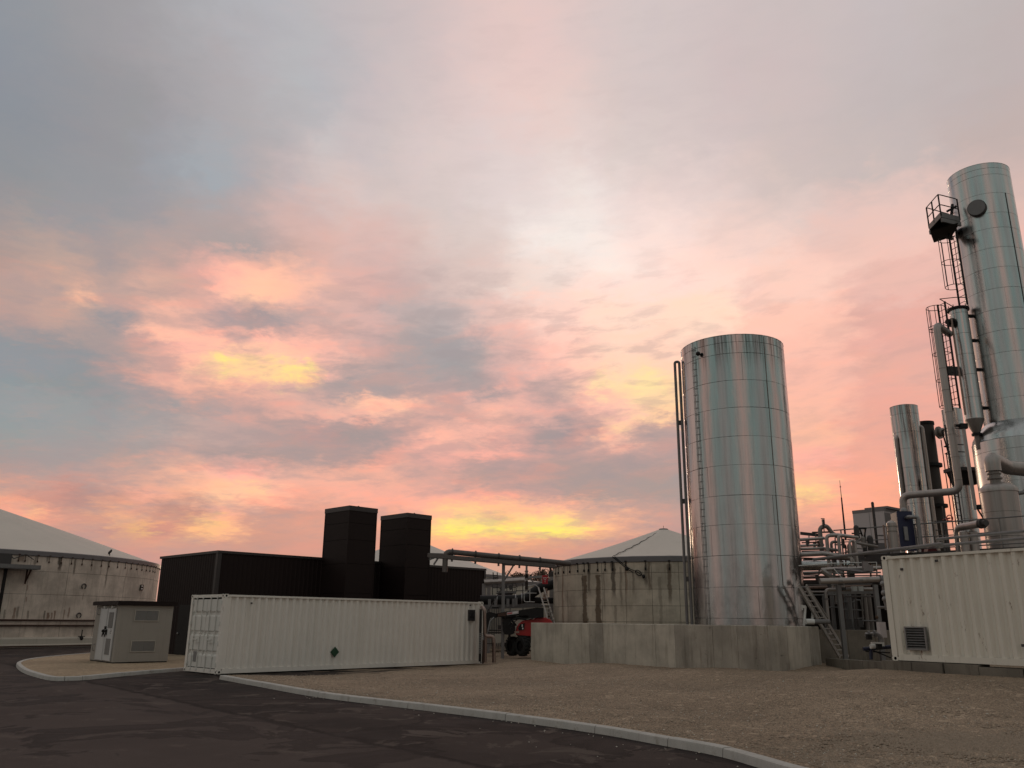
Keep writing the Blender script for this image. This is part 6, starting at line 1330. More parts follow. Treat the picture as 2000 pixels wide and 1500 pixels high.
# high platform on the column
ZP = 20.081
pc = [(19.939,36.049,20.081),(19.853,34.748,20.081),(20.962,35.187,20.081),(21.342,36.677,20.081)]
plat = thing('access_platform', 'small dark steel platform with handrail high on the tallest silver column', 'platform', pc[0])
m_ = MB(); m_.prism(pc[::-1], ZP - .10, ZP); part(plat, 'deck', m_, 'black_steel', 0)
for a, b in ((0, 1), (1, 2), (3, 0)):
    m_ = MB(); m_.bar((pc[a][0], pc[a][1], ZP + .05), (pc[b][0], pc[b][1], ZP + .05), .03, .26); part(plat, 'toe_board', m_, 'grey_steel', 0)
m_ = MB(); m_.bar((pc[1][0], pc[1][1], ZP - .22), (pc[2][0], pc[2][1], ZP - .22), .08, .20); m_.bar((pc[0][0], pc[0][1], ZP - .2), (pc[3][0], pc[3][1], ZP - .2), .08, .2); part(plat, 'support_beam', m_, 'grey_steel', 0)
fl = [(19.539,35.276,19.531),(20.291,36.461,19.531),(20.837,35.842,19.531),(20.418,34.429,19.531)]
m_ = MB(); m_.add([(pc[0][0], pc[0][1], ZP - .12), (pc[3][0], pc[3][1], ZP - .12), fl[2], fl[1]], [(0, 1, 2, 3)]); m_.add([(q[0], q[1], q[2] + .03) for q in fl] + [(pc[0][0], pc[0][1], ZP - .12)], [(0, 1, 2, 3)]); part(plat, 'under_plate', m_, 'black_steel', 0)
for zz, nm in ((ZP + 1.1, 'handrail'), (ZP + .58, 'mid_rail')):
    m_ = MB(); m_.tube([(pc[0][0], pc[0][1], zz), (pc[1][0], pc[1][1], zz), (pc[2][0], pc[2][1], zz), (pc[2][0], pc[2][1], zz - .45)], .024, 6, .12); part(plat, nm, m_, 'black_steel')
m_ = MB(); m_.tube([(pc[0][0], pc[0][1], ZP + 1.1), (pc[3][0], pc[3][1], ZP + 1.1)], .024, 6); part(plat, 'handrail', m_, 'black_steel')
for f in (0.0, .45, 1.0):
    q = Vector(pc[0]).lerp(Vector(pc[1]), f); m_ = MB(); m_.bar((q.x, q.y, ZP), (q.x, q.y, ZP + 1.1), .05, .05); part(plat, 'rail_post', m_, 'black_steel', 0)
q = Vector(pc[2]); m_ = MB(); m_.bar((q.x, q.y, ZP), (q.x, q.y, ZP + 1.1), .05, .05); part(plat, 'rail_post', m_, 'black_steel', 0)
q = Vector(pc[2]).lerp(Vector(pc[1]), .3); m_ = MB(); m_.tube([(q.x, q.y + .3, ZP + .1), (q.x + .1, q.y + .3, ZP + .5), (q.x + .2, q.y + .4, ZP + .7), (q.x + .3, q.y + .5, ZP + 1.0)], .07, 8, .1); m_.bar((q.x - .1, q.y + .3, ZP + .55), (q.x + .4, q.y + .4, ZP + .85), .12, .10); part(plat, 'flanged_nozzle', m_, 'black_steel')


def caged_ladder(name, label, post, z0, z1, out, hoops, bars=True, side=None):
    """ladder with two stringers, rungs, and safety hoops; out = unit vector towards the climber"""
    r = thing(name, label, 'ladder', (post[0], post[1], z0))
    P_ = Vector((post[0], post[1], 0)); o = Vector(out).normalized(); s = Vector((-o.y, o.x, 0))
    for e in (-.22, .22):
        m_ = MB(); m_.bar(P_ + s * e + Vector((0, 0, z0)), P_ + s * e + Vector((0, 0, z1)), .075, .05, o); part(r, 'stringer', m_, 'black_steel', 0)
    z = z0 + .2; src = None
    while z < z1:
        m_ = MB(); m_.cyl(P_ + s * -.22 + Vector((0, 0, z)), P_ + s * .22 + Vector((0, 0, z)), .014, 6)
        part(r, 'rung', m_, 'black_steel'); z += .30
    for hz in hoops:
        m_ = MB(); pts = [P_ + s * (.36 * math.sin(a)) + o * (.36 - .40 * math.cos(a)) + Vector((0, 0, hz)) for a in [R(35) + i * R(290) / 14 for i in range(15)]]
        m_.tube(pts, .016, 6, cap=False); part(r, 'hoop', m_, 'black_steel')
    if bars and hoops:
        for a in (R(90), R(135), R(180), R(225), R(270)):
            q = P_ + s * (.36 * math.sin(a)) + o * (.36 - .40 * math.cos(a)); m_ = MB()
            m_.bar(q + Vector((0, 0, min(hoops))), q + Vector((0, 0, max(hoops))), .035, .008, o); part(r, 'cage_bar', m_, 'black_steel', 0)
    return r


lp = [(20.642,35.4,19.234),(20.642,35.4,16.045)]
caged_ladder('caged_ladder', 'dark caged ladder hanging below the high platform of the tallest column', lp[0], lp[1][2] - .2, lp[0][2] + .4, (-.96, -.28, 0), [19.13,17.98,16.75])
# slim vessel with hopper bottom
HV = (20.71, 36.0, 9.6)
hv = thing('hopper_vessel', 'slim silver vessel with cone bottom hung left of the tallest column', 'vessel', HV)
clad_shell(hv, 0, [z - 9.6 for z in (10.63,11.64,12.69,13.66,14.65,15.65,15.84)], .385, 3, 'column_cladding', tilt=.2, start=.9)
m_ = MB(); m_.lathe((HV[0], HV[1], 0), [(.10, 9.3), (.12, 9.75), (.12, 10.0), (.15, 10.05), (.39, 10.62), (.39, 10.66)], 24); part(hv, 'cone_bottom', m_, 'dull_cladding', 40)
m_ = MB(); m_.lathe((HV[0], HV[1], 0), [(.1, 9.92), (.21, 9.92), (.21, 10.02), (.1, 10.02)], 20); part(hv, 'bottom_flange', m_, 'black_steel')
m_ = MB(); m_.lathe((HV[0], HV[1], 0), [(.3, 15.84), (.47, 15.84), (.47, 15.95), (.2, 15.97), (.01, 15.97)], 20)
for i in range(10): m_.cyl((HV[0] + .43 * math.cos(i * .628), HV[1] + .43 * math.sin(i * .628), 15.9), (HV[0] + .43 * math.cos(i * .628), HV[1] + .43 * math.sin(i * .628), 16.06), .018, 5)
part(hv, 'top_flange', m_, 'black_steel')
m_ = MB(); a_ = [(20.108,35.6,15.316),(20.108,35.6,10.775)]; m_.tube([a_[0], a_[1]], .045, 8); part(hv, 'side_pipe', m_, 'pink_pipe')
m_ = MB(); m_.cyl((HV[0] - .75, HV[1] - .3, 15.2), (HV[0] - .3, HV[1] - .1, 15.2), .13, 12); m_.cyl((HV[0] - .5, HV[1] - .18, 15.2), (HV[0] - .44, HV[1] - .16, 15.2), .22, 14); part(hv, 'inlet_nozzle', m_, 'black_steel')
m_ = MB(); m_.bar((HV[0] - 1.0, HV[1] - .1, 12.9), (HV[0] - .3, HV[1], 12.9), .1, .42); part(hv, 'support_bracket', m_, 'dark_steel', 0)
m_ = MB(); m_.tube([(HV[0] - .9, HV[1] - .2, 16.35), (HV[0] - .2, HV[1] - .3, 16.4), (HV[0] + .3, HV[1] - .3, 16.4)], .02, 6); m_.tube([(HV[0] - .9, HV[1] - .2, 16.35), (HV[0] - .1, HV[1] - .1, 15.9)], .02, 6); part(hv, 'top_rail', m_, 'black_steel')
for zz in (11.2, 13.0, 14.4, 15.6):
    m_ = MB(); m_.bar((HV[0] + .3, HV[1], zz), (HV[0] + .75, HV[1] + .05, zz), .1, .14); part(hv, 'support_bracket', m_, 'black_steel', 0)
# ladder beside it, cage to the left
lp = [(19.739,35.6,16.066),(19.739,35.6,11.005)]
caged_ladder('caged_ladder', 'dark caged ladder to the left of the slim hopper vessel', (lp[0][0], lp[0][1]), lp[1][2], lp[0][2], (-.97, -.25, 0), [15.79,14.84,14.71,13.56,12.33,11.12])
# column C: pale clad column standing behind the long pipe
CC = (21.93, 40.0, 0.5)
cc = thing('process_column', 'narrow silver column behind the long bent pipe with dark bracket platform', 'column', CC)
clad_shell(cc, 0, [0, 1.2, 2.2, 3.2, 4.2, 5.2, 6.2, 7.2, 8.2, 9.2, 10.2, 11.0, 11.6], .46, 4, 'column_cladding', tilt=.2)
for (px_, zz) in ((-.35, 9.0),):
    m_ = MB(); m_.box((CC[0] - .1, CC[1] - .5, zz), (1.5, .9, .16)); part(cc, 'bracket_platform', m_, 'dark_steel', 0)
    m_ = MB(); m_.hexa([(CC[0] - .6, CC[1] - .6, zz - .7), (CC[0] + .4, CC[1] - .6, zz - .7), (CC[0] + .4, CC[1] - .2, zz - .7), (CC[0] - .6, CC[1] - .2, zz - .7), (CC[0] - .8, CC[1] - .8, zz - .08), (CC[0] + .6, CC[1] - .8, zz - .08), (CC[0] + .6, CC[1] - .2, zz - .08), (CC[0] - .8, CC[1] - .2, zz - .08)]); part(cc, 'bracket', m_, 'black_steel', 0)
m_ = MB(); lz = [CC[0] - .55, CC[1] - .55]
for e in (0, .4): m_.bar((lz[0] - e * .6, lz[1] - e * .3, 3.0), (lz[0] - e * .6, lz[1] - e * .3, 11.2), .06, .04)
z = 3.2
while z < 11.1: m_.bar((lz[0], lz[1], z), (lz[0] - .24, lz[1] - .12, z), .03, .03); z += .3
part(cc, 'fixed_ladder', m_, 'dark_steel', 0)
for zz in (10.9, 10.1, 9.75):
    m_ = MB(); m_.tube([(CC[0] - .4, CC[1] - .5, zz), (CC[0] - 1.0, CC[1] - .7, zz), (CC[0] - 1.05, CC[1] - 1.3, zz), (CC[0] - .3, CC[1] - 1.2, zz)], .025, 6, .05); part(cc, 'guard_rail', m_, 'black_steel')
m_ = MB(); m_.bar((CC[0] - 1.0, CC[1] - .7, 10.9), (CC[0] - .65, CC[1] - .6, 9.1), .05, .05); part(cc, 'rail_post', m_, 'black_steel', 0)

# silver stack
ST = (20.53, 42.0, .5)
st = thing('exhaust_stack', 'plain round silver stack standing left of the dark brown column', 'stack', ST)
clad_shell(st, 0, [0, 2.0, 4.0, 5.6, 6.3, 7.17,8.05,8.98,9.96,10.84,11.79,12.24], .68, 4, 'tank_cladding', tilt=.25, start=.5)
a_ = [(21.153,41.6,11.505),(21.153,41.6,7.245)]
m_ = MB(); m_.tube([(ST[0] + .3, ST[1] - .3, a_[0][2] + .12), (a_[0][0], a_[0][1], a_[0][2] + .12), (a_[0][0], a_[0][1], 3)], .11, 10, .16); part(st, 'side_pipe', m_, 'pipe_cladding')
m_ = MB(); m_.tube([(ST[0] - .55, ST[1] - .2, 11.2), (ST[0] - .72, ST[1] - .25, 11.0), (ST[0] - .72, ST[1] - .25, 3)], .09, 10, .1); part(st, 'side_pipe', m_, 'pipe_cladding')
# dark brown column
DC = (22.52, 44.0, .5)
dc = thing('process_column', 'dark brown unclad column between the plain stack and the long bent pipe', 'column', DC)
m_ = MB(); m_.lathe((DC[0], DC[1], 0), [(.46, .5), (.46, 12.36), (.44, 12.42), (.01, 12.44)], 28); part(dc, 'shell', m_, 'brown_column')
for zz in (10.05, 7.87, 12.36):
    m_ = MB(); m_.lathe((DC[0], DC[1], zz), [(.4, -.09), (.62 if zz < 12 else .5, -.09), (.62 if zz < 12 else .5, .07), (.4, .07)], 28); part(dc, 'flange', m_, 'black_steel')
m_ = MB(); m_.cyl((DC[0] + .4, DC[1] - .4, 11.75), (DC[0] + 1.0, DC[1] - 1.3, 11.75), .22, 14); m_.cyl((DC[0] + .45, DC[1] - .5, 11.75), (DC[0] + .5, DC[1] - .58, 11.75), .34, 16); part(dc, 'outlet_nozzle', m_, 'dull_cladding')
m_ = MB(); m_.tube([(DC[0] + .62, DC[1] - .35, 2), (DC[0] + .62, DC[1] - .35, 11.4)], .03, 6); m_.tube([(DC[0] + .80, DC[1] - .35, 2), (DC[0] + .80, DC[1] - .35, 10.6)], .03, 6); part(dc, 'thin_pipe', m_, 'dark_steel')

# the long bent pipe in front of them
v_ = [(18.78,34.5,13.03),(18.78,34.5,7.205)]
zlo = v_[1][2]; xl = v_[0][0]
e1 = (17.022,35.936,7.205)
ztop = 14.603
lb_ = thing('bent_pipe', 'long grey clad pipe dropping from the hopper vessel and bending left past the stack', 'pipe', (xl, 34.5, zlo))
m_ = MB(); m_.tube([(HV[0] - .72, HV[1] - .28, ztop), (xl, 34.5, ztop), (xl, 34.5, zlo), e1, (e1[0], e1[1], zlo - 1.05)], .155, 14, .34); part(lb_, 'pipe', m_, 'pipe_cladding', 40)
for zz in [zlo + .45 + i * .98 for i in range(6)]:
    m_ = MB(); m_.lathe((xl, 34.5, zz), [(.15, -.012), (.162, -.012), (.162, .012), (.15, .012)], 16); part(lb_, 'seam_band', m_, 'dull_cladding')
m_ = MB(); m_.lathe((e1[0], e1[1], zlo - 1.05), [(.10, -.35), (.17, -.35), (.17, -.25), (.13, -.23), (.13, -.1), (.19, -.1), (.19, .02), (.1, .02)], 16); part(lb_, 'end_flange', m_, 'grey_steel')
# second, thinner riser between bent pipe and hopper
a_ = [(19.038,34,9.748),(19.038,34,6.37)]
r2 = thing('riser_pipe', 'slim straight pipe rising between the long bent pipe and the dome topped vessel', 'pipe', a_[1])
m_ = MB(); m_.tube(a_, .075, 10); part(r2, 'pipe', m_, 'pipe_cladding')
m_ = MB(); m_.box((a_[0][0], a_[0][1], a_[0][2] + .12), (.3, .2, .22)); m_.cyl((a_[0][0] - .35, a_[0][1], a_[0][2] + .15), (a_[0][0] + .1, a_[0][1], a_[0][2] + .15), .06, 8); part(r2, 'valve', m_, 'black_steel', 0)
m_ = MB(); m_.box((a_[1][0] + .25, a_[1][1], a_[1][2] + .1), (.35, .2, .18)); m_.bar((a_[1][0] + .1, a_[1][1], a_[1][2]), (a_[1][0] + .5, a_[1][1], a_[1][2] - .8), .05, .05); part(r2, 'valve', m_, 'black_steel', 0)
# vessel with domed top
SV = (17.74, 30.0, 4.5)
sv = thing('dome_vessel', 'short silver vessel with domed top and thick elbow pipe at the right edge', 'vessel', SV)
clad_shell(sv, 0, [-.8, .35, 1.22, 1.97], .61, 4, 'pipe_cladding', tilt=.2, start=1.2, top=False)
m_ = MB(); m_.lathe((SV[0], SV[1], 6.45), [(.60, -.01), (.64, 0), (.64, .08), (.60, .17), (.48, .27), (.28, .34), (.01, .37)], 32); part(sv, 'domed_head', m_, 'pipe_cladding', 50)
m_ = MB(); m_.lathe((SV[0] - .13, SV[1] - .1, 6.78), [(.19, -.05), (.19, .12), (.26, .14), (.26, .2), (.20, .22), (.20, .30), (.24, .32), (.24, .36), (.19, .38), (.19, .5)], 20); part(sv, 'neck', m_, 'dull_cladding')
m_ = MB(); m_.tube([(SV[0] - .13, SV[1] - .1, 7.22), (SV[0] - .13, SV[1] - .1, 7.68), (SV[0] + 1.0, SV[1] + .9, 7.55), (SV[0] + 2.8, SV[1] + 1.4, 7.5)], .27, 16, .30); part(sv, 'elbow_pipe', m_, 'pipe_cladding', 30)
m_ = MB(); m_.tube([(SV[0] + .55, SV[1] - .1, 6.4), (SV[0] + .85, SV[1] - .1, 6.45), (SV[0] + 1.3, SV[1] + .1, 6.8)], .07, 8, .1); part(sv, 'side_nozzle', m_, 'grey_steel')
# elbow pipe entering the dome vessel
pp = [(16.121,28.6,5.156), (15.973,29.907,5.156)]
ep = thing('elbow_pipe', 'fat grey clad pipe turning down in front of the dome topped vessel', 'pipe', (pp[1][0], pp[1][1], 4.0))
m_ = MB(); m_.tube([pp[0], pp[1], (pp[1][0], pp[1][1], 4.0)], .125, 14, .30); part(ep, 'pipe', m_, 'pipe_cladding', 40)
m_ = MB(); d_ = (Vector(pp[0]) - Vector(pp[1])).normalized(); m_.cyl(Vector(pp[0]), Vector(pp[0]) + d_ * .06, .17, 16); m_.cyl(Vector(pp[0]) + d_ * .09, Vector(pp[0]) + d_ * .14, .17, 16); m_.cyl(Vector(pp[0]), Vector(pp[0]) + d_ * .3, .11, 12); part(ep, 'flange', m_, 'dark_steel')
sp_ = [(15.811,29.2,4.831)]
for i, (dx_, lab) in enumerate(((0, 'short upright pipe stub beside the fat elbow pipe'), (.33, 'second short pipe stub, farther from the fat elbow pipe'))):
    q = sp_[0]; t_ = thing('pipe_stub', lab, 'pipe', (q[0] + dx_, q[1], 4.0), 'pipe stubs by the dome vessel'); m_ = MB(); m_.lathe((q[0] + dx_, q[1], 0), [(.15, 4.0), (.15, q[2] + .1), (.10, q[2] + .14), (.01, q[2] + .15)], 16); part(t_, 'pipe', m_, 'pipe_cladding')

# ------------------------------------------------------------------ raised deck with railings
ra_, rb_ = Vector((12.891,33.363,5.4)), Vector((16.676,29.219,5.4))
dd = (rb_ - ra_).normalized(); nn = Vector((-dd.y, dd.x, 0)); nn = nn if nn.y > 0 else -nn
dk_ = thing('process_deck', 'raised dark steel deck with thin handrails carrying vessels behind the cream container', 'deck', (ra_.x, ra_.y, 4.4))
rend = rb_ + dd * 2.5
m_ = MB(); m_.prism([(ra_.x, ra_.y), (rend.x, rend.y), (rend.x + nn.x * 11, rend.y + nn.y * 11), (ra_.x + nn.x * 11 + dd.x * 2, ra_.y + nn.y * 11 + dd.y * 2)], 4.22, 4.36); part(dk_, 'deck_plate', m_, 'dark_steel', 0)
m_ = MB(); m_.bar((ra_.x, ra_.y, 4.2), (rend.x, rend.y, 4.2), .1, .36); part(dk_, 'edge_beam', m_, 'dark_steel', 0)
for zz, r_ in ((5.4, .026), (4.92, .020), (4.5, .024)):
    m_ = MB(); m_.tube([(ra_.x, ra_.y, zz), (rend.x, rend.y, zz)], r_, 6); part(dk_, 'handrail', m_, 'grey_steel')
Ld = (rend - ra_).length
for i in range(9):
    q = ra_ + dd * (Ld * i / 8.5 + .3); m_ = MB(); m_.bar((q.x, q.y, 4.3), (q.x, q.y, 5.4), .045, .045); part(dk_, 'rail_post', m_, 'grey_steel', 0)
for i in range(5):
    q = ra_ + dd * (Ld * i / 4.6 + .4) + nn * .3; m_ = MB(); m_.bar((q.x, q.y, .4), (q.x, q.y, 4.2), .2, .2); part(dk_, 'deck_column', m_, 'dark_steel', 0)
# rear rail with red hand wheel
m_ = MB(); q1, q2 = (16.788,33,5.757), (17.502,33,5.784)
m_.tube([q1, q2], .02, 6); m_.tube([(q1[0], q1[1], q1[2] - .35), (q2[0], q2[1], q2[2] - .35)], .02, 6); m_.bar((q1[0] + .4, q1[1], 4.4), (q1[0] + .4, q1[1], q1[2] + .6), .04, .04); part(dk_, 'rear_rail', m_, 'dark_steel')
# wheel valve
vq = Vector((17.308,32.8,5.859)); m_ = MB(); m_.tube([vq + Vector((.12 * math.cos(a), 0, .12 * math.sin(a))) for a in [i * PI / 6 for i in range(13)]], .02, 6, cap=False); m_.bar(vq + Vector((-.12, 0, 0)), vq + Vector((.12, 0, 0)), .02, .02); m_.cyl(vq, vq + Vector((0, .5, 0)), .03, 6)
tag(m_.build('hand_wheel', 'red_paint', None, loc=vq), 'small red hand wheel valve near the foot of the dark brown column', 'valve')

# equipment standing on the deck
q = Vector((13.423,29.4,4.741))
cn = thing('canister', 'short pale silver canister with pointed lid on the deck by the railing', 'canister', (q.x, q.y, 4.36))
zt_ = 5.241
m_ = MB(); m_.lathe((q.x, q.y, 0), [(.165, 4.36), (.165, zt_), (.10, zt_ + .07), (.01, zt_ + .10)], 20); part(cn, 'body', m_, 'pipe_cladding')
m_ = MB(); m_.tube([(q.x - .24, q.y + .1, 4.4), (q.x - .24, q.y + .1, zt_ - .05)], .035, 8); part(cn, 'side_pipe', m_, 'pink_pipe')
for zz in (zt_ - .12, 4.95):
    m_ = MB(); m_.lathe((q.x, q.y, zz), [(.16, -.02), (.18, -.02), (.18, .02), (.16, .02)], 20); part(cn, 'band', m_, 'dull_cladding')
q = Vector((14.673,31,4.812)); zt_ = 5.851
bx = thing('heat_exchanger', 'upright dark blue plate heat exchanger between grey canister and silver stack', 'heat exchanger', (q.x, q.y, 4.36))
m_ = MB(); m_.box((q.x, q.y + .3, (4.5 + zt_) / 2), (.50, .55, zt_ - 4.5)); part(bx, 'plate_pack', m_, 'blue_paint', 0)
m_ = MB(); m_.box((q.x, q.y, (4.45 + zt_) / 2), (.58, .05, zt_ - 4.4)); part(bx, 'front_plate', m_, 'blue_paint', 0)
m_ = MB(); m_.tube([(q.x + .05, q.y - .02, zt_ - .22), (q.x + .05, q.y - .25, zt_ - .22), (q.x + .34, q.y - .3, zt_ - .22), (q.x + .34, q.y - .3, 4.5)], .075, 10, .1); part(bx, 'elbow_pipe', m_, 'galvanised')
m_ = MB(); m_.ball((q.x + .1, q.y + .2, zt_ + .05), .14, 10, 8); m_.cyl((q.x + .25, q.y + .1, zt_ - .05), (q.x + .25, q.y + .1, zt_ + .25), .02, 6); part(bx, 'top_fitting', m_, 'galvanised')
m_ = MB(); m_.box((q.x - .05, q.y - .06, 5.05), (.14, .06, .5)); part(bx, 'gauge_column', m_, 'galvanised', 0)
for s in (-.2, .2): 
    m_ = MB(); m_.bar((q.x + s, q.y + .1, 4.36), (q.x + s, q.y + .1, 4.55), .08, .08); part(bx, 'foot', m_, 'white_metal', 0)
m_ = MB(); m_.box((q.x + .9, q.y + .4, 4.52), (.34, .3, .22), (.9, .3, 0), (-.3, .9, 0)); m_.hexa([(q.x + .7, q.y, 4.4), (q.x + 1.1, q.y, 4.4), (q.x + 1.1, q.y + .3, 4.4), (q.x + .7, q.y + .3, 4.4), (q.x + .8, q.y, 4.7), (q.x + .9, q.y, 4.7), (q.x + .9, q.y + .3, 4.7), (q.x + .8, q.y + .3, 4.7)])
tag(m_.build('pump', 'dark_red', None, 0, loc=(q.x + .9, q.y + .3, 4.4)), 'dark red pump casing on the deck at the foot of the silver stack', 'pump')
# grey roof unit
bc = Vector((16.4,36.5,5.67)); bt_ = 6.741
bl = Vector((15.464,37.6,5.774))
d1 = Vector((bl.x - bc.x, bl.y - bc.y, 0)); w1 = d1.length; d1 /= w1; d2 = Vector((-d1.y, d1.x, 0)); d2 = d2 if d2.y > 0 else -d2
ru = thing('roof_unit', 'boxy grey ventilation housing behind the deck railing, left of the stack', 'ventilation unit', (bc.x, bc.y, 4.36))
mid = bc + d1 * w1 / 2 + d2 * .8
m_ = MB(); m_.box((mid.x, mid.y, (4.75 + bt_ - .12) / 2 + .01), (w1, 1.6, bt_ - .14 - 4.75), d1, d2); part(ru, 'casing', m_, 'box_grey', 0)
m_ = MB(); m_.box((mid.x, mid.y, bt_ - .06), (w1 + .02, 1.62, .14), d1, d2); part(ru, 'cover', m_, 'box_dark', 0)
m2 = mid - d1 * .28 + d2 * .1; m_ = MB(); m_.box((m2.x, m2.y, bt_ + .05), (w1 - .4, 1.4, .10), d1, d2); part(ru, 'top_cover', m_, 'box_dark', 0)
e_ = bc + d2 * .8 - d1 * .006; m_ = MB(); m_.box((e_.x, e_.y, (4.8 + bt_) / 2 - .1), (.012, 1.55, bt_ - 5.0), d1, d2); part(ru, 'end_panel', m_, 'box_dark', 0)
e_ = bc + d1 * w1 * .47 - d2 * .004; m_ = MB(); m_.box((e_.x, e_.y, (4.9 + bt_) / 2 - .05), (.012, .012, bt_ - 5.15), d1, d2); part(ru, 'panel_seam', m_, 'box_dark', 0)
m_ = MB(); m_.box((mid.x, mid.y, 4.66), (w1 + .3, 1.7, .16), d1, d2); part(ru, 'base_frame', m_, 'dark_steel', 0)
q = Vector((14.406,33,4.976)); m_ = MB(); m_.box((q.x, q.y, 4.62), (.55, .4, .5))
tag(m_.build('tool_box', 'box_dark', None, 0, loc=(q.x, q.y, 4.36)), 'dark bluish box on the deck under the grey ventilation housing', 'box')
# mast and post
v_ = [(15.194,38,8.203),(15.194,38,5.765)]
mast = thing('lightning_mast', 'thin tapering lightning mast against the sky left of the ventilation housing', 'mast', (v_[1][0], v_[1][1], 4.3))
zb_, zm_, zt_ = v_[1][2] - .3, 7.396, v_[0][2]
m_ = MB(); m_.cyl((v_[0][0], 38, zb_), (v_[0][0], 38, zm_), .05, 8, .032); part(mast, 'pole', m_, 'black_steel')
m_ = MB(); m_.cyl((v_[0][0], 38, zm_), (v_[0][0], 38, zt_), .018, 6, .008); m_.ball((v_[0][0], 38, zm_ + .5), .035, 6, 4); part(mast, 'tip', m_, 'black_steel')
v_ = [(14.06,32.2,6.334),(14.06,32.2,4.745)]
pst = thing('post', 'dark upright post with round cap standing in front of the ventilation housing', 'post', v_[1])
m_ = MB(); m_.cyl(v_[1], v_[0], .055, 10); m_.ball(v_[0], .06, 8, 6); part(pst, 'pole', m_, 'dark_steel'); m_ = MB(); m_.bar((v_[1][0], v_[1][1], v_[1][2] + .35), (v_[1][0] + .3, v_[1][1], v_[1][2] + .35), .05, .05); part(pst, 'tap', m_, 'galvanised', 0)

# pipes lying along the top of the cream container
m_ = MB(); U_ = [(12.295,20.007,3.98), (11.232,22.094,3.98), (10.836,21.359,3.74), (11.805,19.25,3.74)]
d_ = (Vector(U_[0]) - Vector(U_[1])).normalized()
up = thing('hairpin_pipe', 'pair of grey pipes running along above the cream container roof', 'pipe', U_[1])
back = nn * .35
m_.tube([Vector(U_[0]) + d_ * 2, U_[1], Vector(U_[1]) + back], .037, 8, .1); part(up, 'pipe', m_, 'grey_steel')
m_ = MB(); m_.tube([Vector(U_[3]) + d_ * 2, U_[2], Vector(U_[2]) + back], .037, 8, .1); part(up, 'pipe', m_, 'grey_steel')
for s in (.6, 2.4, 4.4):
    q = Vector(U_[1]) + d_ * s; m_ = MB(); m_.bar((q.x, q.y, 3.5), (q.x, q.y, 4.0), .03, .03); part(up, 'pipe_stand', m_, 'dark_steel', 0)
U2 = [(10.696,20.794,3.74), (10.121,23.463,3.74)]
d_ = (Vector(U2[1]) - Vector(U2[0])).normalized(); up = thing('long_pipe', 'single grey pipe running left from the cream container roof towards the tall tank', 'pipe', U2[0])
m_ = MB(); m_.tube([U2[0], U2[1], Vector(U2[1]) + d_ * 3], .045, 8); part(up, 'pipe', m_, 'grey_steel')

# ------------------------------------------------------------------ pipe rack between the tall tank and the cream container
RK = (11.904,31,2.142)
rk = thing('pipe_rack', 'tangle of grey clad pipes on steel posts between tall silver tank and cream container', 'pipe rack', (RK[0], RK[1], .6))
def rack(mat, pts, r, bend=None, n=8):
    m_ = MB(); m_.tube(pts, r, n, bend or r * 2.2); return part(rk, 'pipe', m_, mat, 40)
def ext(pts, d):
    """carry the first end on towards the back of the tall tank"""
    a, b = Vector(pts[0]), Vector(pts[1]); return [tuple(a + (a - b).normalized() * d)] + list(pts)
rack('pipe_cladding', ext([(11.117,32,4.894),(11.984,32,4.959)], 3), .060)
rack('pipe_cladding', [(12.713,31,4.907),(12.132,31,4.977),(11.694,31,4.955),(11.694,31,2.5)], .070)
rack('pipe_cladding', [(12.697,30.6,4.85),(11.976,30.6,4.936),(11.976,30.6,2.495)], .062)
rack('dull_cladding', [(12.398,31.6,4.772),(12.072,31.6,4.788),(12.072,31.6,2.515)], .055)
rack('dull_cladding', [(12.029,32.5,4.54),(12.029,32.5,5.401),(12.298,32.5,5.502),(12.506,32.5,5.188),(12.769,32.5,5.033)], .085, .2)
rack('pipe_cladding', ext([(11.305,32.6,4.716),(12.164,32.6,4.763)], 3), .050)
rack('pipe_cladding', ext([(10.879,31.4,4.496),(11.665,31.4,4.521),(12.29,31.4,4.451)], 3), .055)
rack('pipe_cladding', ext([(10.394,30,4.178),(11.146,30,4.22),(12.116,30,4.067),(12.17,30,3.889)], 3), .085)
rack('column_cladding', ext([(11.317,32.6,3.957),(14.447,32.6,4.042)], 3), .19, n=18)
rack('dull_cladding', ext([(11.951,34.5,3.797),(13.416,34.5,3.851)], 3), .060)
rack('pink_pipe', ext([(11.416,33,3.535),(13.014,33,3.588)], 3), .055)
rack('dull_cladding', ext([(11.397,33,3.322),(12.792,33,3.353)], 3), .050)
rack('pink_pipe', ext([(11.037,32,3.107),(12.254,32,3.155),(13.551,32,3.222)], 3), .055)
rack('pipe_cladding', ext([(10.851,31.5,2.94),(11.646,31.5,2.946)], 3), .035)
rack('pipe_cladding', [(10.432,28.4,3.55),(10.783,28.4,3.285)], .095)
rack('pipe_cladding', [(10.432,28.4,3.55),(10.916,28.4,3.588),(12.434,28.4,3.634)], .06)
rack('pipe_cladding', [(10.053,27.6,3.134),(12.076,27.6,3.224)], .098, n=14)
rack('pipe_cladding', [(10.729,29,1.455),(10.729,29,2.923),(11.988,29,2.959),(12.476,29,2.963)], .060, .14)
rack('dull_cladding', [(12.253,30,4.68),(12.253,30,3.71),(12.027,30,3.568)], .055)
rack('pipe_cladding', [(11.911,29.5,3.765),(11.919,29.5,4.595),(12.051,29.5,4.65),(12.113,29.5,4.561),(12.135,29.5,3.645)], .045, .08)
rack('dull_cladding', [(12.355,30,4.609),(13.109,30,4.471)], .05)
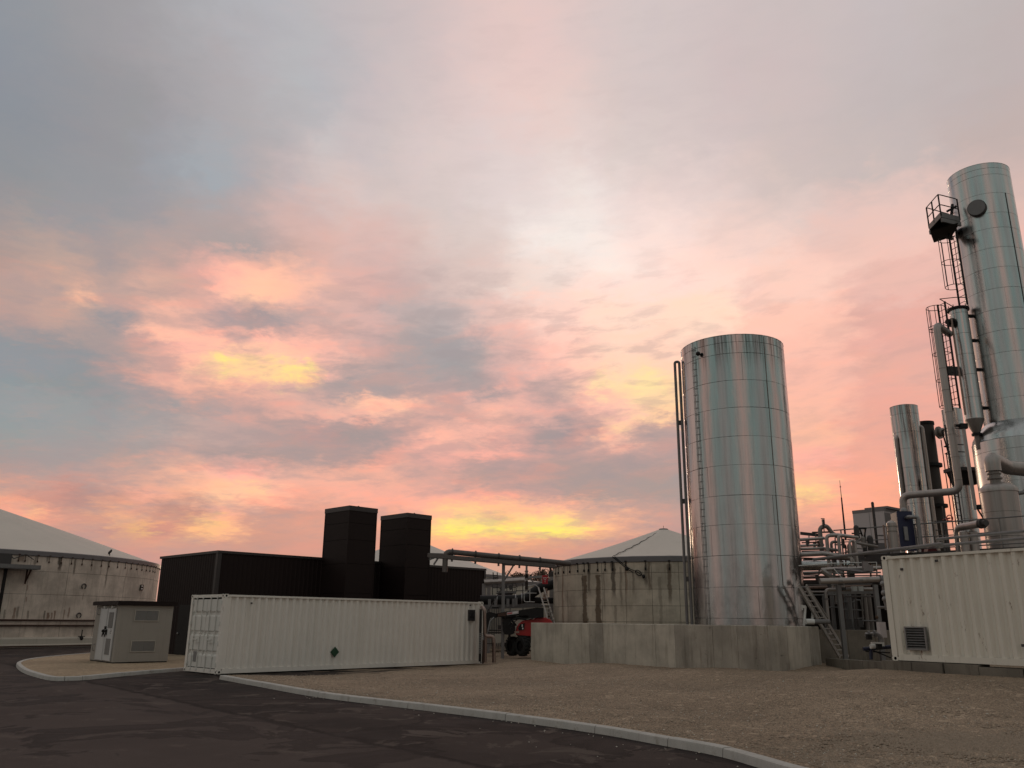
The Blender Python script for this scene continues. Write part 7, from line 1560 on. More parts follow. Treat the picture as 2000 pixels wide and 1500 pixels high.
for pts in ([(11.966,30.5,2.845),(11.936,30.5,2.016)], [(11.997,30.2,2.871),(11.971,30.2,1.756)], [(12.542,30.2,2.875),(12.507,30.2,1.726)], [(12.868,30.6,2.838),(12.859,30.6,1.937)], [(11.603,30.8,2.851),(11.599,30.8,1.874)], [(11.472,31.2,2.862),(11.489,31.2,1.872)]):
    rack('dull_cladding' if pts[0][0] > 12 else 'grey_steel', [pts[0], (pts[0][0], pts[0][1], .5)], .075)
for (a, b, w_) in (((10.804,28,3.134), .5, .13), ((11.84,27.6,3.044), .5, .13), ((12.813,29,3.915), .5, .10)):
    m_ = MB(); m_.bar((a[0], a[1], b), a, w_, w_); part(rk, 'post', m_, 'grey_steel', 0)
m_ = MB(); b1, b2 = [(10.64,28.6,2.808),(12.292,28.6,2.839)]; m_.bar(b1, b2, .1, .09); part(rk, 'cross_beam', m_, 'grey_steel', 0)
m_ = MB(); b1, b2 = [(12.988,33,4.311),(14.603,33,4.404)]; m_.bar(b1, b2, .12, .14); part(rk, 'cross_beam', m_, 'dark_steel', 0)
m_ = MB(); b1, b2 = [(13.721,34.6,4.413),(15.524,34.6,4.552)]; m_.bar(b1, b2, .4, .2); part(rk, 'cross_beam', m_, 'dark_steel', 0)
m_ = MB(); b1, b2 = [(11.471,33,4.16),(12.275,33,4.187)]; m_.bar(b1, b2, .2, .16); part(rk, 'cross_beam', m_, 'dark_steel', 0)
m_ = MB(); f0 = Vector((12.008,27.6,3.207)); m_.cyl(f0 + Vector((0, 0, 0)), f0 + Vector((.06, 0, 0)), .15, 14); m_.cyl(f0 + Vector((.12, 0, 0)), f0 + Vector((.17, 0, 0)), .15, 14); m_.cyl(f0, f0 + Vector((.5, 0, 0)), .09, 10); part(rk, 'flange', m_, 'grey_steel')
for (a, zz) in (((11.878,28.9,2.963), 0), ((11.669,28.9,2.961), 0)):
    m_ = MB(); m_.box(a, (.16, .16, .16)); part(rk, 'valve', m_, 'white_metal', 0)
m_ = MB(); va = Vector((12.152,32.4,5.608)); m_.cyl(va + Vector((0, 0, -.35)), va + Vector((0, 0, .1)), .02, 6); m_.box(va, (.09, .09, .22)); m_.bar(va + Vector((-.08, 0, .14)), va + Vector((.06, 0, .14)), .03, .03); part(rk, 'air_vent', m_, 'dark_steel', 0)
for i, (a, s) in enumerate((( (12.826,31,5.077), .18), ((12.822,30.5,4.658), .15), ((13.079,30.5,4.623), .2), ((12.511,31,4.421), .16), ((13.072,31,4.37), .15))):
    a = Vector(a); m_ = MB(); m_.cyl(a - Vector((0, 0, s * 1.2)), a + Vector((0, 0, s)), s * .55, 10); m_.ball(a + Vector((0, 0, s)), s * .55, 8, 6); m_.bar(a - Vector((s, 0, s * .2)), a + Vector((s, 0, -s * .2)), .05, .05); part(rk, 'pump_motor', m_, 'dull_cladding' if i % 2 else 'dark_steel')
a = Vector((13.064,31,5.173)); m_ = MB(); m_.bar(a + Vector((-.11, 0, .05)), a + Vector((-.02, 0, -.3)), .05, .05); m_.bar(a + Vector((.11, 0, .05)), a + Vector((.02, 0, -.3)), .05, .05); m_.bar(a + Vector((-.14, 0, .06)), a + Vector((.14, 0, .06)), .06, .06); part(rk, 'valve_yoke', m_, 'black_steel', 0)
for b in ([(10.956,31,4.761),(10.955,31,4.537)], [(11.869,32.8,4.896),(11.867,32.8,4.659)], [(12.033,32.8,4.937),(12.027,32.8,4.661)], [(12.29,31,4.848),(12.294,31,4.512)]):
    m_ = MB(); m_.bar(b[0], b[1], .08, .08); part(rk, 'pipe_stand', m_, 'dark_steel', 0)
for b in ([(11.567,33.4,5.311),(12.317,33.4,5.237)], [(11.562,33.4,5.251),(12.311,33.4,5.176)], [(11.894,33,5.273),(12.684,33,5.3)]):
    m_ = MB(); m_.bar(b[0], b[1], .05, .06); part(rk, 'grating_edge', m_, 'dark_steel', 0)
# the finer tangle: small bore lines, risers, hangers and clips
for pts, r_ in (([(11.037,31.8,4.759),(11.7,31.8,4.784),(11.676,31.8,4.536)], .026), ([(10.801,31.2,4.385),(12.057,31.2,4.414)], .030), ([(10.503,30.4,4.082),(12.05,30.4,4.041),(12.963,30.4,3.959)], .030), ([(11.57,33.6,3.884),(13.483,33.6,3.9)], .035),
                ([(10.732,31,3.521),(11.294,31,3.526),(11.313,31,3.728)], .028), ([(10.474,30.2,3.282),(10.948,30.2,3.286)], .026), ([(10.324,29.6,3.097),(12.896,29.6,3.153)], .024), ([(10.399,29.8,2.775),(11.509,29.8,2.784),(11.495,29.8,2.646)], .026),
                ([(12.119,31.4,4.657),(12.54,31.4,4.661),(12.456,31.4,3.836)], .028), ([(12.474,31.6,4.564),(13.337,31.6,4.533),(13.3,31.6,4.193)], .024), ([(12.75,30.8,4.241),(13.542,30.8,4.284)], .028), ([(12.296,30.6,4.773),(13.136,30.6,4.761),(13.106,30.6,4.485)], .022),
                ([(11.097,29,3.471),(12.679,29,3.518)], .030), ([(11.341,29.2,3.398),(12.756,29.2,3.435)], .022), ([(11.681,28.2,3.15),(12.363,28.2,3.173),(12.318,28.2,2.776)], .045), ([(11.604,29.6,2.728),(12.6,29.6,2.736)], .030),
                ([(11.57,30.4,2.556),(12.299,30.4,2.562)], .024), ([(11.722,30.2,2.308),(12.513,30.2,2.28)], .022), ([(12.142,30,1.93),(12.927,30,1.92)], .028), ([(11.263,30.6,2.381),(11.702,30.6,2.384)], .024),
                ([(11.694,32.8,5.172),(11.654,32.8,4.736)], .022), ([(11.959,32.8,5.214),(11.934,32.8,4.739)], .022), ([(12.087,31.2,4.902),(12.017,31.2,3.819)], .026), ([(11.813,30,3.958),(11.791,30,3.39)], .030), ([(11.712,29.4,3.671),(11.694,29.4,3.152)], .028),
                ([(12.366,29,3.859),(12.321,29,3.293)], .030), ([(12.576,29,3.844),(12.531,29,3.295)], .024), ([(12.211,30.2,2.837),(12.177,30.2,2)], .024), ([(12.447,30.2,2.839),(12.388,30.2,1.794)], .030), ([(11.854,30.4,2.841),(11.816,30.4,1.754)], .022)):
    rack(random.choice(('grey_steel', 'dark_pipe', 'dull_cladding', 'rust_pipe')), pts, r_, n=6)
for q, s in (((11.066,29.5,3.047), (.1, .1, .22)), ((11.321,28.9,2.958), (.12, .1, .1)), ((11.753,32.5,3.513), (.10, .1, .2)), ((10.85,28,3.085), (.16, .16, .08)), ((11.946,27.8,3.086), (.16, .16, .08)), ((11.906,31,4.027), (.12, .1, .14)), ((12.063,29,3.822), (.14, .1, .22)), ((11.696,29.8,1.824), (.2, .2, .3)), ((12.121,29.8,1.828), (.16, .16, .24)), ((10.929,29.5,1.818), (.15, .15, .2))):
    m_ = MB(); m_.box(q, s); part(rk, 'pipe_support', m_, 'dark_steel', 0)
for q in ((11.673,31,3.768), (11.971,30.6,3.782), (12.037,31.6,3.844), (11.161,30,4.185), (10.703,27.6,3.148), (11.373,27.6,3.186), (11.217,29,2.927), (10.699,29,2.619)):
    m_ = MB(); q = Vector(q); m_.lathe(q, [(.06, -.02), (.115, -.02), (.115, .02), (.06, .02)], 12); part(rk, 'pipe_flange', m_, 'grey_steel')
# small grated landing with instrument boxes
gl = thing('grated_landing', 'small grated landing with thin white rails and instrument boxes above the fat pipe', 'platform', (11.739,28,3.505))
m_ = MB(); g1, g2, g3, g4 = [(10.679,28,3.578),(11.651,28,3.471)][0], (11.651,28,3.471), (12.377,28.6,3.595), (11.648,29,3.716)
m_.add([g1, g2, g3, g4, (g1[0], g1[1], g1[2] - .05), (g2[0], g2[1], g2[2] - .05), (g3[0], g3[1], g3[2] - .05), (g4[0], g4[1], g4[2] - .05)], [(0, 1, 2, 3), (4, 5, 1, 0), (5, 6, 2, 1), (6, 7, 3, 2), (7, 4, 0, 3), (7, 6, 5, 4)]); part(gl, 'grating', m_, 'dark_steel', 0)
for b in ([(10.696,28,3.744),(12.144,28,3.79),(12.12,28,3.574)], [(9.55,28,3.652),(10.696,28,3.744)], [(10.681,28,3.595),(10.951,28,3.25)]):
    m_ = MB(); m_.tube(b, .016, 6); part(gl, 'rail', m_, 'white_metal')
for b, w_, h_ in (((11.672,27.8,3.641), .17, .30), ((11.833,27.8,3.576), .14, .20)):
    m_ = MB(); m_.box(b, (w_, .12, h_)); part(gl, 'instrument_box', m_, 'box_dark', 0)
m_ = MB(); c_ = Vector((11.311,28,3.617)); m_.tube([c_ + Vector((.16 * math.cos(a), 0, .13 * math.sin(a))) for a in [i * PI / 8 for i in range(9)]], .014, 6, cap=False); part(gl, 'hose', m_, 'black_steel')
# dark machine room behind the rack
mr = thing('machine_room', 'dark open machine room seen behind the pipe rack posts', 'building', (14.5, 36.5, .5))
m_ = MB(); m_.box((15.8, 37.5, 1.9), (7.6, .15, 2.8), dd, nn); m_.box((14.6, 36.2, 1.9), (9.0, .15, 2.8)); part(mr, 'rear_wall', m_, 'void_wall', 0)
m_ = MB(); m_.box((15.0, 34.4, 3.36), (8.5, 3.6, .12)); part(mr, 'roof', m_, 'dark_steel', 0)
for b in ([(12.716,31.6,2.665),(12.944,31.6,2.667),(13.007,31.6,2.029),(12.685,31.6,2.009),(12.716,31.6,2.665)],):
    m_ = MB(); m_.tube(b, .025, 6); part(mr, 'guard_frame', m_, 'galvanised')

# ladder leaning over the bund wall
l1, l2 = Vector((10.845,28.6,0.753)), Vector((9.22,27.2,2.942))
r1, r2_ = Vector((11.233,28.9,0.761)), Vector((9.561,27.5,2.94))
ld = thing('leaning_ladder', 'steel step ladder leaning over the bund wall beside the tall silver tank', 'ladder', (l1.x, l1.y, l1.z))
for a, b in ((l1, l2), (r1, r2_)):
    m_ = MB(); m_.bar(a, b, .055, .11); part(ld, 'stringer', m_, 'ladder_steel', 0)
N_ = 12
for i in range(N_):
    f = .03 + .93 * i / N_; a = l1.lerp(l2, f); b = r1.lerp(r2_, f); m_ = MB(); m_.bar(a, b, .10, .03); part(ld, 'tread', m_, 'ladder_steel', 0)
hz = Vector((.02, -.02, .16))
for a, b in ((l1, l2), (r1, r2_)):
    m_ = MB(); m_.tube([a.lerp(b, .42), a.lerp(b, .5) + hz, b + hz * .6, b], .022, 6, .05); part(ld, 'handrail', m_, 'ladder_steel')
m_ = MB(); m_.tube([l2, r2_], .022, 6); part(ld, 'top_bar', m_, 'grey_steel')
# valves in the corner by the ladder
vv = thing('valve_stand', 'pale valve and short pipe on the bund top behind the leaning ladder', 'valve', (9.473,27.6,1.858))
for b in ([(9.414,27.6,1.747),(9.517,27.6,2.35)], [(9.756,27.8,1.844),(9.836,27.8,2.356)]):
    m_ = MB(); m_.bar(b[0], b[1], .06, .06); part(vv, 'stand', m_, 'white_metal', 0)
m_ = MB(); m_.cyl((9.457,27.5,1.874), (9.719,27.5,1.876), .085, 12); part(vv, 'pale_pipe', m_, 'white_metal'); m_ = MB(); m_.cyl((9.719,27.5,1.876), (10.21,27.5,1.88), .075, 12); part(vv, 'grey_pipe', m_, 'grey_steel')
m_ = MB(); q = Vector((9.45,27.6,2.334)); m_.box(q, (.13, .1, .09)); m_.box(q + Vector((-.05, 0, -.02)), (.06, .06, .16)); part(vv, 'tap', m_, 'white_metal', 0)
# pipe set at the corner of the cream container
ps = thing('pump_pipes', 'dark blue and silver pipes with flanges on the ground beside the cream container', 'pipes', (9.922,23.6,0.944))
m_ = MB(); m_.tube([(9.53,23.4,1.165),(10.353,23.4,1.232)], .052, 12); part(ps, 'blue_pipe', m_, 'blue_pipe')
m_ = MB(); m_.tube([(9.738,23.4,1.174),(9.715,23.4,0.898)], .05, 12); part(ps, 'blue_leg', m_, 'blue_pipe')
m_ = MB(); m_.tube([(9.543,23.2,1.532),(9.863,23.2,1.567),(9.974,23.2,1.457),(9.978,23.2,1.247)], .055, 12, .14); part(ps, 'silver_elbow', m_, 'galvanised')
for a, d_ in (((9.641,23.2,1.546), (1, .0, .1)), ((9.795,23.2,1.567), (1, 0, .1))):
    a = Vector(a); d_ = Vector(d_).normalized(); m_ = MB(); m_.cyl(a - d_ * .02, a + d_ * .02, .095, 14); part(ps, 'flange', m_, 'grey_steel')
m_ = MB(); m_.box((9.847,23.2,1.298), (.30, .16, .10)); m_.cyl((9.606,23.1,1.234), (9.73,23.1,1.248), .06, 10); part(ps, 'valve_body', m_, 'white_metal', 0)
for b in ((9.795,23,1.238), (9.551,23,1.483)):
    m_ = MB(); m_.box(b, (.12, .12, .14)); part(ps, "actuator", m_, "black_steel", 0)
for b in ([(9.806,23.6,1.155),(10.337,23.6,0.935)], [(9.661,23.6,1.101),(10.325,23.6,1.067)]):
    m_ = MB(); m_.tube(b, .018, 6); part(ps, 'hose', m_, 'black_steel')
m_ = MB(); m_.box((10.516,24.4,1.661), (.18, .2, .42)); part(ps, 'junction_box', m_, 'box_grey', 0)
m_ = MB(); m_.ball((11.655,27.3,2.025), .055, 8, 6)
tag(m_.build('marker_lamp', 'old_leaf', None, loc=(11.655,27.3,2.025)), 'tiny orange lamp on a post of the pipe rack', 'lamp')
wf = thing('wall_fittings', 'valves and fittings hung on the end wall of the cream container', 'valves', (9.911,22.6,2.452))
for b in ((9.99,22.8,2.616), (9.955,22.7,2.454), (10.034,22.9,2.861)):
    b = Vector(b); m_ = MB(); m_.cyl(b, b + Vector((.25, .15, 0)), .06, 10); m_.ball(b, .075, 8, 6); m_.bar(b, b + Vector((0, 0, -.28)), .04, .04); part(wf, 'valve', m_, 'galvanised')
m_ = MB(); m_.tube([(9.825,22.9,2.24),(10.1,22.9,2.249)], .03, 8); part(wf, 'pipe', m_, 'galvanised')

# ------------------------------------------------------------------ overhead pipe bridge
def slab(mb, pts, depth, mi=0):
    n = len(pts); P0 = [Vector(p) for p in pts]; P1 = [p + Vector((0, depth, 0)) for p in P0]
    return mb.add(P0 + P1, [tuple(range(n)), tuple(range(2 * n - 1, n - 1, -1))] + [(i, n + i, n + (i + 1) % n, (i + 1) % n) for i in range(n)], mi)


pb = thing('pipe_bridge', 'long grey overhead pipe on a steel beam from the black hall to the concrete tank', 'pipe bridge', (-0.335,43,2.133))
a, b = Vector((-3.208,41.5,5.087)), Vector((2.242,42.5,4.682))
m_ = MB(); m_.tube([(a.x, a.y, a.z - 1.0), a, b, b + (b - a).normalized() * .8], .135, 14, .26); part(pb, 'pipe', m_, 'dark_pipe', 40)
d_ = (b - a)
for f in (.06, .27, .48, .67, .86):
    q = a + d_ * f; m_ = MB(); u = d_.normalized(); m_.cyl(q - u * .03, q + u * .03, .185, 14); part(pb, 'pipe_clamp', m_, 'dark_steel')
    m_ = MB(); m_.bar(q - Vector((0, 0, .12)), q - Vector((0, 0, .46)), .10, .10); part(pb, 'pipe_shoe', m_, 'grey_steel', 0)
a2, b2 = Vector((-4.058,41.5,4.882)), Vector((2.24,42.5,4.481))
for off in (-.25, .25):
    m_ = MB(); o_ = Vector((0, off, 0)); m_.bar(a2 + o_, b2 + o_, .10, .18); part(pb, 'beam', m_, 'dark_pipe', 0)
m_ = MB(); a3, b3 = Vector((-4.101,41.9,4.999)), Vector((-2.853,41.9,4.972)); m_.bar(a3, b3, .08, .08); part(pb, 'beam_stub', m_, 'grey_steel', 0)
m_ = MB(); m_.bar((-3.775,41.6,4.447), (-3.535,41.6,4.82), .08, .08); m_.bar((-4.01,41.6,4.692), (-3.537,41.6,4.869), .08, .08); part(pb, 'brace', m_, 'grey_steel', 0)
v_ = Vector((-0.343,42.2,4.565)); m_ = MB(); m_.bar((v_.x, v_.y, .0), v_, .16, .16); part(pb, 'column', m_, 'grey_steel', 0)
m_ = MB(); c1, c2 = [(-0.382,42.2,4.552),(0.232,42.2,4.52)]; m_.bar(c1, c2, .12, .12); part(pb, 'bracket_arm', m_, 'grey_steel', 0)
m_ = MB(); c1, c2 = [(0.156,42.2,4.494),(-0.271,42.2,3.793)]; m_.bar(c1, c2, .08, .08); part(pb, 'brace', m_, 'grey_steel', 0)
m_ = MB(); c1, c2 = [(-0.396,42.4,3.405),(-1.14,42.4,2.219)]; m_.bar(c1, c2, .04, .04); part(pb, 'tie_rod', m_, 'dark_steel', 0)
hp = thing('hanging_pipe', 'banded silver and black pipe hanging from the overhead bridge', 'pipe', (0.817,43.2,3.395))
x_, zt_, zb_ = 0.826, 4.564, 3.345
for i, (f0, f1, mt, r_) in enumerate(((0, .22, 'pipe_cladding', .055), (.22, .27, 'galvanised', .09), (.27, .36, 'pipe_cladding', .07), (.36, .52, 'black_steel', .078), (.52, .64, 'galvanised', .065), (.64, 1.0, 'brown_column', .078))):
    m_ = MB(); m_.cyl((x_, 43.2, zt_ + (zb_ - zt_) * f0), (x_, 43.2, zt_ + (zb_ - zt_) * f1), r_, 12); part(hp, 'pipe_section', m_, mt)

# pinkish pipes at the far end of the long white container
lp_ = thing('pipe_loop', 'pinkish copper toned pipe loop standing at the far end of the white container', 'pipe', (-1.026,37,0.115))
e_ = (-1.072,37.2,1.17)
m_ = MB(); m_.tube([(-1.239,37.6,2.386), (-1.113,37.2,2.295), (e_[0], e_[1], e_[2]), (-0.698,37.2,1.173), (-0.653,37.2,0.11)], .075, 12, .14); part(lp_, 'pipe', m_, 'pink_pipe', 40)
m_ = MB(); a = [(-1.038,37.2,1.149),(-1.038,37.2,0.105)]; m_.tube(a, .065, 10); part(lp_, 'leg', m_, 'pink_pipe')
m_ = MB(); a = [(-1.129,37,1.027),(-1.129,37,0.075)]; m_.tube(a, .045, 8); part(lp_, 'leg', m_, 'rust_pipe')
m_ = MB(); a = [(-0.714,37.1,0.923),(-0.714,37.1,0.115)]; m_.tube(a, .03, 8); part(lp_, 'leg', m_, 'rust_pipe')
m_ = MB(); a, b = [(-0.981,37.3,0.874),(-0.717,37.3,0.877)]; m_.bar(a, b, .03, .04); part(lp_, 'cross_bar', m_, 'dark_steel', 0)
cl_ = thing('condenser_grille', 'dark upright grille at the far end of the white container behind the copper pipe', 'grille', (-1.212,37,0.196))
a, b = Vector((-1.259,36.9,2.29)), Vector((-1.259,36.9,0.16))
m_ = MB(); m_.box(((a.x + b.x) / 2, 37.0, (a.z + b.z) / 2), (.10, .5, a.z - b.z)); part(cl_, 'cabinet', m_, 'black_steel', 0)
for i in range(12):
    z = b.z + .35 + i * .07; m_ = MB(); m_.box((a.x + .03, 36.74, z), (.16, .02, .035)); part(cl_, 'fin', m_, 'louvre_grey', 0)

# ------------------------------------------------------------------ red boom lift
gy = 42.6
BLB = (0.667,42.6,0.279)
bm = thing('boom_lift', 'red and black boom lift on fat tyres half hidden by the bund wall', 'boom lift', BLB)
hull = [(0.28,42,1.268),(0.328,42,1.507),(0.426,42,1.675),(0.6,42,1.821),(0.85,42,1.895),(1.2,42,1.91),(1.249,42,1.982),(1.75,42,1.999),(1.974,42,1.904),(2.098,42,1.761),(2.094,42,1.021),(1.101,42,1.013),(0.455,42,1.103),(0.305,42,1.173)]
m_ = MB(); slab(m_, hull, 1.7)
o_ = part(bm, 'bonnet', m_, 'red_paint', 40)
bv = o_.modifiers.new('bevel', 'BEVEL'); bv.width = .09; bv.segments = 3; bv.limit_method = 'ANGLE'; bv.angle_limit = R(50)
m_ = MB(); slab(m_, [(0.402,41.92,1.508),(0.5,41.92,1.676),(0.724,41.92,1.726),(0.701,41.92,1.415),(0.427,41.92,1.389)], .15); part(bm, 'intake_recess', m_, 'black_steel', 0)
for (q, s) in (((0.6,41.88,1.605), (.05, .03, .12)), ((0.625,41.88,1.475), (.06, .03, .07))):
    m_ = MB(); m_.box(q, s); part(bm, 'warning_label', m_, 'white_print', 0)
m_ = MB(); m_.box((0.341,41.9,1.305), (.22, .06, .10)); part(bm, 'front_badge', m_, 'pink_pipe', 0)
m_ = MB(); slab(m_, [(0.355,42,1.173),(2.095,42,1.045),(2.093,42,0.808),(0.655,42,0.796),(0.431,42,0.936)], 1.6); part(bm, 'chassis', m_, 'black_steel', 0)
m_ = MB(); slab(m_, [(-0.374,41.9,1.932),(0.049,41.9,1.984),(0.076,41.9,1.744),(0.252,41.9,1.626),(0.279,41.9,1.269),(0.056,41.9,1.172),(-0.266,41.9,1.193),(-0.343,41.9,1.359)], .9); part(bm, 'counterweight', m_, 'black_steel', 0)
m_ = MB(); slab(m_, [(0,42,1.936),(0.125,42,1.889),(0.327,42,1.65),(0.327,42,1.579),(0.202,42,1.602)], .5); part(bm, 'link_arm', m_, 'black_steel', 0)
m_ = MB(); slab(m_, [(-0.068,42,1.194),(0.032,42,1.194),(0.033,42,1.028),(-0.091,42,1.027)], .5); part(bm, 'axle_leg', m_, 'black_steel', 0)
m_ = MB(); slab(m_, [(0.419,41.7,2.321),(0.917,41.7,2.398),(1.34,41.7,2.461),(1.639,41.7,2.44),(1.638,41.7,1.996),(0.992,41.7,1.955),(0.843,41.7,2.085),(0.421,41.7,2.058)], .7); part(bm, 'boom_root', m_, 'black_steel', 0)
m_ = MB(); slab(m_, [(-0.65,41.8,2.169),(-0.153,41.8,2.27),(0.445,41.8,2.323),(0.447,41.8,2.083),(-0.2,41.8,1.981),(-0.648,41.8,2.001)], .5); part(bm, 'upper_boom', m_, ['black_steel'], 0)
m_ = MB(); slab(m_, [(-0.6,41.77,2.157),(-0.177,41.77,2.25),(-0.175,41.77,2.053),(-0.598,41.77,2.014)], .05); part(bm, 'boom_side_plate', m_, 'rust_pipe', 0)
sg = [(-0.152,41.74,2.221),(0.42,41.74,2.31),(0.421,41.74,2.166),(-0.151,41.74,2.089)]
m_ = MB(); slab(m_, sg, .04); pl_ = part(bm, 'boom_sign', m_, 'box_grey', 0)
sv0, sv1 = Vector(sg[0]), Vector(sg[1]); sd = Vector(sg[3]) - Vector(sg[0])
for i, (f0, f1) in enumerate(((.05, .13), (.16, .22), (.25, .33), (.36, .44), (.56, .64), (.67, .74), (.77, .84), (.87, .95))):
    m_ = MB(); slab(m_, [tuple(sv0.lerp(sv1, f0) + sd * .25 + Vector((0, -.012, 0))), tuple(sv0.lerp(sv1, f1) + sd * .25 + Vector((0, -.012, 0))), tuple(sv0.lerp(sv1, f1) + sd * .75 + Vector((0, -.012, 0))), tuple(sv0.lerp(sv1, f0) + sd * .75 + Vector((0, -.012, 0)))], .01); part(pl_, 'sign_letter', m_, 'red_sign' if i < 4 else 'white_print', 0)
m_ = MB(); slab(m_, [(-0.375,42,1.957),(0.099,42,2.033),(0.849,42,2.111),(1.099,42,1.993),(0.9,42,1.943),(0.101,42,1.84),(-0.348,42,1.789)], .5); part(bm, 'lower_boom', m_, 'black_steel', 0)
m_ = MB(); slab(m_, [(-1.149,41.8,2.189),(-1,41.8,2.238),(-0.6,41.8,2.146),(-0.598,41.8,2.002),(-0.796,41.8,1.952),(-0.946,41.8,1.975),(-1.017,41.8,1.783),(-1.131,41.8,1.164),(-1.205,41.8,1.163),(-1.191,41.8,1.782)], .45); part(bm, 'jib', m_, 'black_steel', 0)
m_ = MB(); m_.tube([(-0.768,41.6,1.976),(-0.939,41.6,1.808),(-1.055,41.6,1.356)], .04, 8); part(bm, 'jib_cylinder', m_, 'galvanised')


m_ = MB(); m_.tube([(1.039,41.6,1.991),(0.743,41.6,1.917),(0.346,41.6,1.985),(0.1,41.6,1.84),(-0.096,41.6,1.601)], .03, 6, .2); m_.tube([(1.337,41.6,2.017),(0.842,41.6,1.87),(0.396,41.6,1.914),(0.175,41.6,1.746),(0.029,41.6,1.46)], .025, 6, .2); part(bm, 'hydraulic_hose', m_, 'rubber')
m_ = MB(); m_.cyl((1.909,42.2,2.001), (1.909,42.2,2.085), .06, 10); part(bm, 'beacon', m_, 'old_leaf')


def wheel(root, c, ax_, r, w_):
    c = Vector(c); ax_ = Vector(ax_).normalized(); u = Vector((0, 0, 1)); s = ax_.cross(u)
    m_ = MB(); n = 28; prof = [(r * .55, -w_ / 2), (r * .86, -w_ / 2), (r * .97, -w_ * .38), (r, -w_ * .2), (r, w_ * .2), (r * .97, w_ * .38), (r * .86, w_ / 2), (r * .55, w_ / 2)]
    vs = []
    for (rr_, t_) in prof:
        for i in range(n):
            a = 2 * PI * i / n; vs.append(c + ax_ * t_ + u * (rr_ * math.cos(a)) + s * (rr_ * math.sin(a)))
    m_.add(vs, [(k_ * n + i, k_ * n + (i + 1) % n, (k_ + 1) * n + (i + 1) % n, (k_ + 1) * n + i) for k_ in range(len(prof) - 1) for i in range(n)])
    for i in range(16):
        for sg_ in (-1, 1):
            a = 2 * PI * (i + (.5 if sg_ > 0 else 0)) / 16; d_ = u * math.cos(a) + s * math.sin(a); td = d_.cross(ax_)
            m_.box(c + d_ * (r + .012) + ax_ * (sg_ * w_ * .22), (w_ * .42, .07, .05), (ax_ + td * .45 * sg_).normalized(), (td - ax_ * .45 * sg_).normalized(), d_)
    wl = part(root, 'wheel', m_, 'rubber', 35)
    m_ = MB(); m_.cyl(c - ax_ * w_ * .30, c + ax_ * w_ * .30, r * .56, 20); m_.cyl(c - ax_ * w_ * .36, c + ax_ * w_ * .36, r * .2, 12); part(wl, 'rim', m_, 'black_steel')
    return wl


wheel(bm, (0.137,42.6,0.633), (-.82, -.57, 0), .42, .34)
wheel(bm, (0.629,41.9,0.668), (-.82, -.57, 0), .44, .36)
wheel(bm, (1.452,43.6,0.74), (-.82, -.57, 0), .44, .36)

# ------------------------------------------------------------------ plant behind the lift
def plain_tank(label, cx_px, yv, r, zr_, za, mat='cream_wall', n=24, z0=0):
    c = (cx_px, yv, z0); t_ = thing('storage_tank', label, 'tank', c)
    for i in range(n):
        a0 = 2 * PI * i / n; m_ = MB(); m_.lathe(c, [(r, 0), (r, zr_ * .5 - .01)], 3, a0 + .004, a0 + 2 * PI / n - .004); part(t_, 'wall_panel', m_, mat)
        m_ = MB(); m_.lathe(c, [(r, zr_ * .5 + .01), (r, zr_)], 3, a0 + .004, a0 + 2 * PI / n - .004); part(t_, 'wall_panel', m_, mat)
    m_ = MB(); m_.lathe(c, [(r - .04, 0), (r - .04, zr_)], 48); part(t_, 'shell', m_, 'seam_dark')
    m_ = MB(); m_.lathe(c, [(r - .02, zr_ - .02), (r + .08, zr_ - .02), (r + .08, zr_ + .22), (r - .05, zr_ + .24)], 48); part(t_, 'rim_band', m_, 'rim_band')
    tent(t_, c, r - .03, zr_ + .22, za, 26, 'membrane_far', sag=.02, rt=.4)
    return t_


fx = -9.441
plain_tank('big far tank with pale tent roof showing above the black hall roof', fx, 80.0, 9.797, 5.493, 9.26)
fx = -0.235
t2 = plain_tank('low cream tank with shallow pale roof behind the steel frame', fx, 60.0, 2.989, 4.16, 4.762, n=18)
sfr = thing('steel_gantry', 'galvanised lattice gantry with walkway and thick black duct behind the boom lift', 'gantry', (-1.196,50,0.476))
for b, w_ in (([(-1.556,50,4.122),(1.908,50,4.357)], .13), ([(-1.609,50,3.741),(2.359,50,3.95)], .12), ([(-1.407,50,4.211),(0.099,50,4.312)], .07), ([(0.103,50,3.902),(2.51,50,3.951)], .1), ([(-1.514,49.5,2.601),(1.827,49.5,2.744)], .28), ([(-1.665,49.5,2.772),(-0.333,49.5,2.812)], .1), ([(1.999,50,4.358),(2.512,50,4.392)], .09)):
    m_ = MB(); m_.bar(b[0], b[1], w_, w_); part(sfr, 'beam', m_, 'galvanised' if w_ < .2 else 'grey_steel', 0)
m_ = MB(); b = [(-1.511,49.6,3.973),(0.847,49.6,4.124)]; m_.tube(b, .14, 12); part(sfr, 'clad_pipe', m_, 'pipe_cladding')
for px_ in (( [(-1.279,50,3.744),(-0.923,50,4.127)], [(-0.923,50,4.127),(-0.618,50,3.779)], [(-0.259,50,3.928),(0.039,50,4.282)], [(0.039,50,4.282),(0.192,50,4.049)], [(0.193,50,3.902),(0.465,50,3.729)], [(1.064,50,4.291),(1.607,50,3.827)], [(1.607,50,3.856),(1.999,50,4.299)], [(2.089,50,4.3),(2.479,50,3.951)])):
    m_ = MB(); m_.bar(px_[0], px_[1], .06, .06); part(sfr, 'diagonal', m_, 'galvanised', 0)
for px_, w_ in (([(-1.552,50,3.917),(-1.431,50,0.417)], .2), ([(-1.249,50,3.773),(-1.136,50,0.42)], .2), ([(2.423,50,4.686),(2.441,50,2.211)], .22)):
    m_ = MB(); m_.bar((px_[0][0], px_[0][1], 0), px_[0], w_, w_); part(sfr, 'post', m_, 'galvanised', 0)
